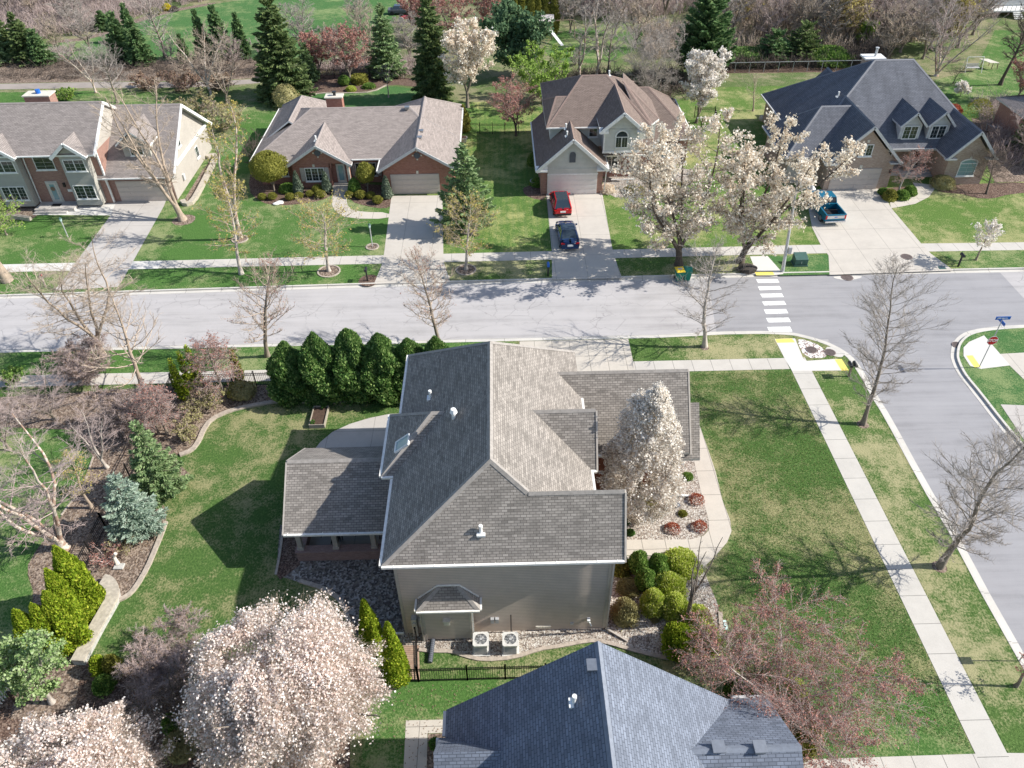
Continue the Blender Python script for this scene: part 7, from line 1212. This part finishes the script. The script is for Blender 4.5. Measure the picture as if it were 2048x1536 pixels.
tree(1032, 272, 160, 55, 'reddish bare crabapple between the ranch and the white house', name='crabapple_tree', seed=264, bark_='bark_dark', twig='twig_rose', leafm='bud_pink', nleaf=5200, ls=.045, trunk=.2, leaders=3, ang=56, nb=60, nsub=8, ntw=9, shape='round'); tree(1506, 222, 145, 26, 'thin bare sapling on the lawn between the white and navy houses', name='sapling', seed=265, bark_='bark_tan', twig='twig_tan', trunk=.25, ang=40, nb=22, nsub=5, ntw=4, shape='oval')
tree(1392, 246, 98, 44, 'bright white blossoming pear behind the brown roofed white house', name='pear_tree', seed=266, bark_='bark_grey', twig='twig_grey', leafm='blossom_white', nleaf=11000, ls=.085, trunk=.15, leaders=3, ang=48, nb=56, nsub=8, ntw=8, shape='round', up=.4, lj=.12)
tree(935, 215, 42, 58, 'white blossoming pear behind the right end of the ranch roof', name='pear_tree', seed=267, bark_='bark_grey', twig='twig_tan', leafm='blossom_cream', nleaf=11000, ls=.085, trunk=.2, leaders=3, ang=45, nb=60, nsub=8, ntw=8, shape='oval', up=.4, lj=.12)
# ---- rear gardens and woods
conifer(572, 196, -18, 62, 'very tall dark spruce behind the left end of the ranch house', 'spruce_dark', 300, 15000, nl=.42, power=.72, droop=.3)
conifer(868, 200, -25, 44, 'very tall narrow dark spruce left of the white blossoming pear', 'spruce_dark', 301, 13000, nl=.42, power=.6, droop=.5)
conifer(775, 152, 8, 40, 'blue green spruce behind the flower bed of the ranch', 'spruce_light', 302, 6500, nl=.36, power=.7)
tree(1040, 152, 15, 60, 'dark teal green pine behind the yellow green leafing bush', name='pine_tree', seed=303, bark_='bark_dark', twig='twig_dark', leafm='pine_teal', nleaf=13000, ls=.13, trunk=.1, leaders=3, ang=62, nb=60, nsub=8, ntw=8, shape='round', lj=.3)
conifer(1400, 158, -42, 68, 'huge green cedar behind the bright white blossoming pear', 'spruce_green', 304, 15000, nl=.45, power=.6, droop=-.1, upt=.2)
twigball(1085, 206, 98, 70, 'fresh yellow green leafing bush tree left of the brown roof', 305, 'twig_tan', 'leaf_lime', 9500, nb=70, nsub=8, ntw=9, ls=.075, name='leafing_tree', cat='tree', tr=1.)
twigball(1300, 200, 22, 88, 'big bare grey multi stem tree behind the brown roofed house', 306, 'twig_grey', nb=110, nsub=10, ntw=12, name='bare_tree', cat='tree', tr=1.5, leaders=9)
for i, (u, v, vt, r, lab) in enumerate(((1158, 162, -12, 40, 'tall bare pale tree left behind the brown roof'), (1192, 160, -18, 42, 'tall bare pale tree right of the first one behind the brown roof'), (1215, 150, 20, 34, 'shorter leaning bare tree right of the two tall pale ones'), (192, 186, 78, 50, 'white stemmed bare birch behind the left brick house'), (236, 205, 82, 48, 'bare grey tree right of the white stemmed birch'), (330, 115, -30, 44, 'tall bare trunk on the hill at the top left'), (425, 195, 48, 60, 'bare tan tree in the rear garden left of the very tall spruce'), (383, 172, 100, 36, 'broken topped bare tan tree behind the two-storey house'), (455, 215, 70, 60, 'bare tan tree close to the very tall dark spruce'))):
    tree(u, v, vt, r, lab, seed=310+i, bark_='bark_birch' if i in (0, 1, 3, 6) else 'bark_grey', twig='twig_tan' if i in (6, 7, 8) else 'twig_grey', trunk=.2, leaders=(2, 3, 1, 3, 1, 1, 3, 2, 4)[i], ang=45, nb=40, nsub=7, ntw=7, shape='oval', up=.35, lspread=.4, tr=1.3)
for i, (u, v, vt, r, lab) in enumerate(((700, 168, 48, 52, 'reddish bare tree behind the flower bed of the ranch'), (640, 150, 60, 36, 'dull red bare tree right of the very tall dark spruce'), (905, 90, -20, 50, 'pink budding tree at the top behind the blossoming pear'), (975, 85, -25, 44, 'pink budding tree at the top before the orange far house'), (845, 80, -10, 40, 'dark red budding tree at the top left of the pink ones'), (575, 178, 110, 22, 'small bare red twigged tree near the rear path'))):
    tree(u, v, vt, r, lab, name='red_bud_tree', seed=330+i, bark_='bark_grey', twig='twig_rose', leafm='bud_pink', nleaf=3800, ls=.07, trunk=.2, leaders=3, ang=48, nb=50, nsub=8, ntw=8, shape='round', tr=1.5)
tree(777, 195, 128, 22, 'tiny bare pale sapling in a mulch ring on the rear lawn of the ranch', name='sapling', seed=340, bark_='bark_tan', twig='twig_mauve', trunk=.35, ang=42, nb=18, nsub=4, ntw=3); tree(576, 186, 118, 22, 'slim bare sapling at the left of the rear flower bed', name='sapling', seed=341, bark_='bark_tan', twig='twig_mauve', trunk=.3, ang=40, nb=18, nsub=4, ntw=3)
cf = ((18, 118, 22, 34, 'dark'), (60, 125, 26, 34, 'dark'), (88, 128, 60, 26, 'green'), (8, 125, 55, 32, 'light'), (210, 60, 22, 18, 'green'), (250, 122, 26, 28, 'green'), (285, 128, 40, 28, 'green'), (372, 125, 68, 14, 'green'), (412, 118, 20, 18, 'green'), (448, 118, 12, 24, 'green'), (488, 115, 26, 18, 'green'), (268, 85, 8, 18, 'green'), (618, 160, 88, 24, 'light'), (2042, 300, 210, 26, 'dark'))
cl = ('dark conifer at the far left edge by the rear path', 'dark conifer second from the left edge', 'smaller green conifer third from the left edge', 'lighter green leafy conifer at the very left edge', 'small conifer on the pale hillside', 'green conifer left of the pair beside the far field', 'green conifer right of the pair beside the far field', 'tiny conifer alone beside the round bare bush', 'narrow conifer at the near edge of the far field, left', 'wider conifer at the near edge of the far field, middle', 'narrow conifer left of the very tall spruce', 'small conifer on the hill behind the pair', 'light green shrubby conifer at the foot of the very tall spruce', 'dark conifer at the right edge beside the navy roofed house'); srcs = {}
for i, ((u, v, vt, r, m), lab) in enumerate(zip(cf, cl)):
    x, y = P(u, v); H_ = height_to(x, y, vt); R_ = r*pxm(x, y, H_*.4)
    if m not in srcs: srcs[m] = (conifer(0, 0, 0, 0, lab, 'spruce_'+m, 350+i, 5200, xy=(x, y), Hm=H_, Rm=R_, nl=.38, power=.7, group='conifers along the rear path'), H_, R_)
    else: s0, h0, r0 = srcs[m]; copy_thing(s0, x, y, lab, R_/r0, i*1.1, H_/h0)
x0, y0 = P(1035, 66); nar = None
for i in range(6):
    x, y = P(1030+i*15, 74-i*1.5); lab = 'narrow upright arborvitae before the orange far house, '+('first', 'second', 'third', 'fourth', 'fifth', 'sixth')[i]+' from the left'; 
    if nar is None: nar = clump(0, 0, 0, 0, lab, 'box_olive', 370, 2600, name='arborvitae', cat='tree', prof='col', xy=(x, y), Hm=6.2, Rm=.85, ls=.13, group='narrow arborvitae by the orange house', part='crown')
    else: copy_thing(nar, x, y, lab, .95+.08*(i % 3), i*1.7)
# bushes along the rear path
for i, (u, v, vt, r, tw, lf, lab) in enumerate(((340, 120, 76, 26, 'twig_mauve', None, 'round bare bush beside the far field'), (300, 178, 148, 40, 'twig_red', 'dry_leaf', 'reddish bare bush along the rear path, left'), (370, 182, 146, 42, 'twig_red', 'dry_leaf', 'reddish bare bush along the rear path, right'), (440, 180, 150, 34, 'twig_tan', 'dry_leaf', 'tan bare bush between the path and the very tall spruce'), (395, 228, 186, 46, 'twig_tan', 'shrub_tan', 'pale tan bush behind the garage of the two-storey house'), (445, 262, 205, 48, 'twig_tan', 'shrub_tan', 'pale tan bush left of the ranch house'), (130, 200, 178, 26, 'twig_tan', 'leaf_lime', 'yellow green bush behind the roof of the left brick house'), (425, 235, 200, 30, 'twig_tan', None, 'bare tan bush on the lawn between the brick houses'), (505, 340, 262, 34, 'twig_dark', None, 'dark bare bush in the shade left of the ranch'), (135, 120, 86, 34, 'twig_mauve', None, 'bare mauve thicket left of the rear birch'), (225, 112, 60, 26, 'twig_mauve', None, 'bare mauve thicket at the foot of the hill'), (740, 130, 60, 28, 'twig_tan', None, 'thin bare tan tree behind the ranch garden'), (665, 100, 40, 26, 'twig_tan', None, 'thin bare tree before the far field'), (1010, 100, 50, 20, 'twig_tan', None, 'thin bare tree by the narrow arborvitae'), (1150, 130, 96, 20, 'twig_grey', None, 'small bare bush by the play set'))):
    twigball(u, v, vt, r, lab, 380+i, tw, lf, 1600 if lf else 0, nb=44, nsub=7, ntw=8, tr=1.7, ls=.07)
tree(110, 838, 735, 90, 'pinkish bare tree at the left edge below the pavement', seed=400, twig='twig_mauve', trunk=.15, leaders=4, ang=58, nb=50, nsub=8, ntw=8, shape='round'); tree(20, 900, 790, 80, 'pinkish bare tree cut off by the left edge', seed=401, twig='twig_mauve', trunk=.15, leaders=4, ang=58, nb=50, nsub=8, ntw=8, shape='round', name='bare_tree'); twigball(20, 770, 735, 26, 'green shrub at the left edge by the pavement', 402, 'twig_tan', 'box_green', 1800, nb=24, nsub=5, ntw=6, ls=.05)
# hillside brush at the upper left: nobody could count it
rng = np.random.default_rng(7); pts = []
hb = G((-60, 110), (100, 78), (180, 68), (250, 42), (330, 18), (430, 0), (430, -30), (-60, -60)); xs_, ys_ = [p[0] for p in hb], [p[1] for p in hb]
def inside(px, py, poly):
    c = False; n = len(poly)
    for i in range(n):
        a, b = poly[i], poly[i-1]
        if (a[1] > py) != (b[1] > py) and px < (b[0]-a[0])*(py-a[1])/(b[1]-a[1])+a[0]: c = not c
    return c
def brush(name, polyg, n, mat, h, seed, label=None, sp=1.4, r=.05):
    rng = np.random.default_rng(seed); X0, X1, Y0_, Y1 = min(p[0] for p in polyg), max(p[0] for p in polyg), min(p[1] for p in polyg), max(p[1] for p in polyg); L = []
    while len(L) < n:
        x, y = rng.uniform(X0, X1), rng.uniform(Y0_, Y1)
        if inside(x, y, polyg): L.append((x, y))
    A_ = np.array(L); A_ = np.repeat(A_, 8, 0); m = len(A_); p = np.concatenate([A_+rng.normal(size=(m, 2))*.25, np.zeros((m, 1))], 1); d = np.concatenate([rng.normal(size=(m, 2))*sp*.5, rng.uniform(.5, 1., (m, 1))*h], 1); q = p+d*.55; e = q+d*.4+rng.normal(size=(m, 3))*.35
    s = np.concatenate([np.concatenate([p, q, np.full((m, 1), r), np.full((m, 1), r*.7)], 1), np.concatenate([q, e, np.full((m, 1), r*.7), np.full((m, 1), r*.3)], 1)]); o = tubes(name, s, mat, None, 3); return tag(o, label or 'dense bare brush', 'brush', kind='stuff')
brush('hillside_brush', hb, 1500, 'twig_mauve', 2.6, 8, 'pale bare brush covering the hillside at the top left', r=.045)
brush('fence_shade_brush', G((1440, 112), (1775, 106), (1775, 132), (1440, 140)), 500, 'twig_dark', 1.7, 14, 'low brush right behind the chain link fence, darkened for the hedge shade', r=.04)  # brush added with dark twigs to paint the hedge shade
brush('rear_brush', G((0, 128), (130, 124), (400, 120), (520, 118), (520, 152), (400, 158), (150, 160), (0, 163)), 260, 'twig_dark', 1.0, 9, 'dark low brush along the rear path at the left', r=.03)
wood = G((1440, 112), (1760, 108), (1990, 30), (1960, -60), (1440, -60)); brush('woodland_undergrowth', wood, 1500, 'twig_tan', 3.0, 10, 'bare undergrowth filling the wood behind the chain link fence', r=.05)
brush('far_slope_brush', G((1010, 46), (1150, 40), (1440, 28), (1440, -40), (1040, -40)), 800, 'twig_mauve', 2.6, 15, 'bare brush along the top edge above the far slope lawn', r=.045); brush('cedar_brush', G((1290, 120), (1380, 112), (1380, 60), (1290, 50)), 160, 'twig_tan', 2.2, 16, 'bare brush left of the huge cedar', r=.045)
brush('garden_brush', G((600, 130), (880, 120), (880, 156), (600, 152)), 260, 'twig_mauve', 1.6, 11, 'bare brush behind the flower bed fence of the ranch', r=.03); brush('fence_brush', G((1080, 150), (1370, 140), (1380, 200), (1240, 200), (1100, 175)), 200, 'twig_dark', 1.5, 12, 'dark brush behind the brown roofed house', r=.035); brush('right_brush', G((1950, 205), (2110, 205), (2110, 330), (1990, 330), (1965, 270)), 260, 'twig_mauve', 1.6, 13, 'mauve bare brush at the right of the navy roofed house', r=.03)
# individual trees of the wood, right
ws = []
for k, (tw, h, r_, sh, ld, lf) in enumerate((('twig_grey', 11, 4.2, 'oval', 3, None), ('twig_tan', 10, 4.4, 'round', 5, None), ('twig_mauve', 9, 4.0, 'round', 6, None), ('twig_tan', 9, 3.6, 'oval', 3, 'bud_olive'))):
    ws.append((tw, h, r_, sh, ld, lf, None))
spots = [(1455, 88), (1490, 60), (1530, 95), (1560, 40), (1590, 92), (1625, 62), (1650, 96), (1690, 88), (1720, 50), (1750, 92), (1475, 18), (1520, 8), (1600, 14), (1660, 18), (1700, 5), (1760, 30), (1800, 60), (1830, 20), (1870, 60), (1890, 12), (1920, 40), (1800, 105), (1770, 128), (1845, 118), (1915, 95), (1640, 40), (1570, 70), (1945, 70), (1508, 78), (1545, 20), (1610, 86), (1675, 66), (1735, 70), (1740, 12), (1850, 42), (1785, 82), (1820, 84), (1880, 96), (1898, 66), (1465, 45), (1065, 30), (1100, 8), (1130, 34), (1175, 12), (1210, 30), (1240, 4), (1265, 40), (1290, 16), (1330, 36), (1350, 5), (1425, 30), (1230, 70), (1270, 96), (1140, 66)]
wl_ = ('nearest the cedar', 'second behind the cedar', 'above the fence, left part', 'far behind the left part', 'above the fence beside the dark evergreen', 'centre, far', 'above the fence, middle part', 'before the red far house', 'far behind the chimney', 'above the navy roof chimney', 'top edge, next to the cedar', 'top edge, second from the cedar', 'top edge, centre left', 'top edge, centre', 'top edge above the chimney', 'top, right of the chimney', 'behind the navy ridge, left', 'top, above the navy ridge', 'behind the navy ridge, right', 'top edge, left of the pale far house', 'beside the pale far house deck', 'just behind the navy ridge, left end', 'at the left shoulder of the navy roof', 'just behind the navy ridge, right end', 'on the lawn edge left of the picnic table', 'in the centre behind the dark evergreen', 'behind the second from the cedar', 'nearest the pale far house', 'in the second row above the fence, left', 'top edge, between the cedar and the red house', 'right before the red far house', 'in the second row left of the chimney', 'in the second row above the chimney', 'top edge, just above the chimney', 'in the second row above the ridge', 'third behind the chimney', 'between the birch clump and the chimney', 'touching the birch clump, right', 'in the second row right of the birch clump', 'first row beside the cedar top', 'beside the orange far house', 'top edge, right of the orange far house', 'above the far slope lawn, left', 'top edge over the far slope lawn', 'above the far slope lawn, middle', 'top edge, middle of the far slope', 'above the far slope lawn, right', 'top, right end of the far slope', 'left of the huge cedar', 'top edge left of the huge cedar', 'top edge right behind the huge cedar', 'on the far slope lawn, right', 'lowest on the far slope, right', 'on the far slope lawn, left'); ob = [None]*4
for i, (u, v) in enumerate(spots):
    k = (i*7+i//3) % 4; x, y = P(u, v); tw, h, r_, sh, ld, lf, _ = ws[k]; s = .8+.35*((i*37) % 10)/10; lab = ('grey', 'tan', 'mauve', 'olive budding')[k]+' bare woodland tree '+wl_[i]
    if ob[k] is None: ob[k] = tree(0, 0, 0, 0, lab, name='woodland_tree', xy=(x, y), Hm=h, Rm=r_, seed=500+k, bark_='bark_grey', twig=tw, leafm=lf, nleaf=2600 if lf else 0, ls=.09, trunk=.12, leaders=ld, ang=46, nb=64, nsub=9, ntw=10, shape=sh, up=.35, tr=2.2, group='bare trees of the wood'); 
    else: copy_thing(ob[k], x, y, lab, s, i*1.9, s*(.9+.02*(i % 7)))
for i, (u, v, s) in enumerate(((610, 105, .7), (668, 130, .6), (735, 105, .7), (820, 120, .6), (470, 140, .55), (120, 112, .6), (180, 100, .6), (540, 140, .5), (835, 60, .7), (720, 60, .6))): x, y = P(u, v); copy_thing(ob[(0, 2, 1)[i % 3]], x, y, 'thin bare tree by the far field, '+('right of the very tall spruce', 'left of the rear flower bed', 'beside the blue green spruce, left', 'between the two rear spruces', 'left of the very tall spruce', 'beside the far left conifers', 'at the foot of the hillside', 'just left of the tallest spruce', 'by the red tractor', 'left of the dark far car')[i], s, i*2.1, group='thin trees by the far field')
lt2 = [(-40, 50), (20, 30), (70, 40), (110, 20), (150, 55), (200, 20), (260, 5), (150, -10), (60, -10), (385, -10)]
ll = ('leftmost, partly outside', 'left, above the dark conifers', 'between the dark conifers and the hill', 'top, left of the hill', 'low on the pale hillside', 'top, middle of the hillside', 'top, right of the hillside', 'highest middle', 'highest left', 'beyond the field edge')
for i, (u, v) in enumerate(lt2): x, y = P(u, v); copy_thing(ob[(i+2) % 3], x, y, 'bare tree on the upper left hillside, '+ll[i], .7+.06*(i % 4), i*2.3)
tree(1872, 152, -10, 72, 'white stemmed birch clump behind the right shoulder of the navy roof', name='birch_tree', seed=520, bark_='bark_birch', twig='twig_mauve', trunk=.03, leaders=6, ang=42, nb=70, nsub=8, ntw=9, shape='oval', up=.4, lspread=.75, tr=1.6, rb=.24)
tree(2000, 170, -20, 40, 'dark bare tall tree at the upper right edge', seed=521, bark_='bark_dark', twig='twig_dark', trunk=.3, ang=45, nb=50, nsub=8, ntw=8, shape='oval', tr=1.5); tree(2032, 200, 95, 46, 'reddish bare tree at the right edge beyond the picnic table', name='red_bud_tree', seed=522, twig='twig_rose', leafm='bud_pink', nleaf=2400, ls=.06, leaders=3, ang=50, nb=50, nsub=8, ntw=8, shape='round', tr=1.4)
tree(2040, 330, 215, 52, 'mauve bare tree at the right edge above the hammock', seed=523, twig='twig_mauve', leaders=4, ang=52, nb=60, nsub=8, ntw=9, shape='round', tr=1.3); tree(1906, 168, 128, 24, 'small dark bare tree left of the garden swing', seed=524, bark_='bark_dark', twig='twig_dark', nb=24, nsub=5, ntw=5, shape='round')
tree(1921, 192, 165, 16, 'low white flowering bush on the lawn behind the navy house', name='flowering_bush', cat='shrub', seed=525, leafm='blossom_white', nleaf=700, ls=.1, twig='twig_tan', nb=16, nsub=4, ntw=4, shape='wide'); clump(1962, 235, 190, 24, 'olive bare bush on the lawn right of the navy roof', 'box_olive', 526, 900, core=0, ls=.06, prof='dome'); clump(1908, 226, 205, 16, 'rust red bush at the right slope of the navy roof', 'shrub_red', 527, 900, prof='dome', ls=.08)
conifer(1600, 118, 50, 44, 'dark green yew thicket right behind the chain link fence', 'spruce_dark', 530, 5200, name='evergreen_shrub', nl=.32, power=.45); conifer(1545, 122, 66, 40, 'dark leafy evergreen left behind the chain link fence', 'spruce_green', 531, 4800, name='evergreen_shrub', nl=.32, power=.45); clump(1660, 120, 92, 44, 'low green bramble bush behind the fence before the navy roof', 'box_green', 532, 2600, prof='dome', ls=.14, lump=.3); clump(1495, 122, 92, 40, 'low dark bramble bush behind the fence beside the cedar', 'arbor_dark', 533, 2600, prof='dome', ls=.14, lump=.3)
tree(1585, 50, 2, 24, 'white blossoming tree far in the wood by the red house', name='blossoming_tree', seed=534, leafm='blossom_white', nleaf=2200, ls=.12, nb=30, nsub=6, ntw=5, shape='oval', tr=1.6); tree(1725, 92, 40, 20, 'bright yellow green leafing tree in the wood', name='leafing_tree', seed=535, leafm='leaf_lime', nleaf=1800, ls=.11, nb=30, nsub=6, ntw=5, shape='oval', tr=1.4); clump(333, 20, 6, 8, 'bright yellow forsythia on the far field edge', 'shrub_gold', 536, 700, prof='dome', ls=.14); clump(348, 22, 12, 7, 'dark maroon bush right of the yellow forsythia', 'twig_dark', 537, 600, prof='dome', ls=.14); clump(310, 28, 14, 9, 'olive round bush left of the yellow forsythia', 'box_olive', 538, 600, prof='dome', ls=.14)
# debris: fallen blossoms and leaves
def litter(name, polyg, n, mat, s, seed, label):
    rng = np.random.default_rng(seed); X0, X1, Y0_, Y1 = min(p[0] for p in polyg), max(p[0] for p in polyg), min(p[1] for p in polyg), max(p[1] for p in polyg); c = []
    while len(c) < n:
        x, y = rng.uniform(X0, X1), rng.uniform(Y0_, Y1)
        if inside(x, y, polyg): c.append((x, y, .03))
    c = np.array(c); a = rdir(rng, n)*[1, 1, .3]; b = np.cross(a, rdir(rng, n)*.3+[0, 0, 1]); o = fast_mesh(name, diamonds(c, a*s, b*s*.6), 4, mat, None); tag(o, label, 'litter', kind='stuff')
litter('fallen_leaves', [(-7, 15), (2, 15), (2, 19.5), (-7, 19.5)], 700, 'dry_leaf', .045, 1, 'scattered fallen leaves on the grass above the slate roof')
litter('dry_bark_chips', west, 2600, 'dry_leaf', .07, 2, 'loose bark chips on the long mulch bed')
def tufts(name, polyg, n, mat, s, seed, label):
    rng = np.random.default_rng(seed); X0, X1, Y0_, Y1 = min(p[0] for p in polyg), max(p[0] for p in polyg), min(p[1] for p in polyg), max(p[1] for p in polyg); c = rng.uniform((X0, Y0_), (X1, Y1), (n*2, 2)); k = [inside(px, py, polyg) for px, py in c]; c = c[k]; m = len(c)
    h = s*rng.uniform(.5, 1.2, (m, 1)); c3 = np.concatenate([c, h*.5], 1); d = np.concatenate([rng.normal(size=(m, 2))*.45, np.ones((m, 1))], 1); d /= np.linalg.norm(d, axis=1, keepdims=True); b = np.cross(d, rdir(rng, m)); b /= np.linalg.norm(b, axis=1, keepdims=True); o = fast_mesh(name, diamonds(c3, d*h*.6, b*h*.25), 4, mat, None); tag(o, label, 'grass', kind='stuff')
leaf('grass_straw', (.30, .28, .12), (.45, .40, .22), .3)
yard = G((1382, 748), (1390, 805), (1406, 840), (1420, 881), (1441, 943), (1455, 1001), (1470, 1042), (1473, 1066), (1463, 1092), (1438, 1125), (1446, 1260), (1445, 1330), (1945, 1500), (1580, 743))
tufts('grass_blades', yard, 26000, 'grass_leaf', .06, 21, 'short green grass blades of the big front lawn'); tufts('straw_blades', yard, 20000, 'grass_straw', .055, 22, 'dormant straw coloured blades in the big front lawn')
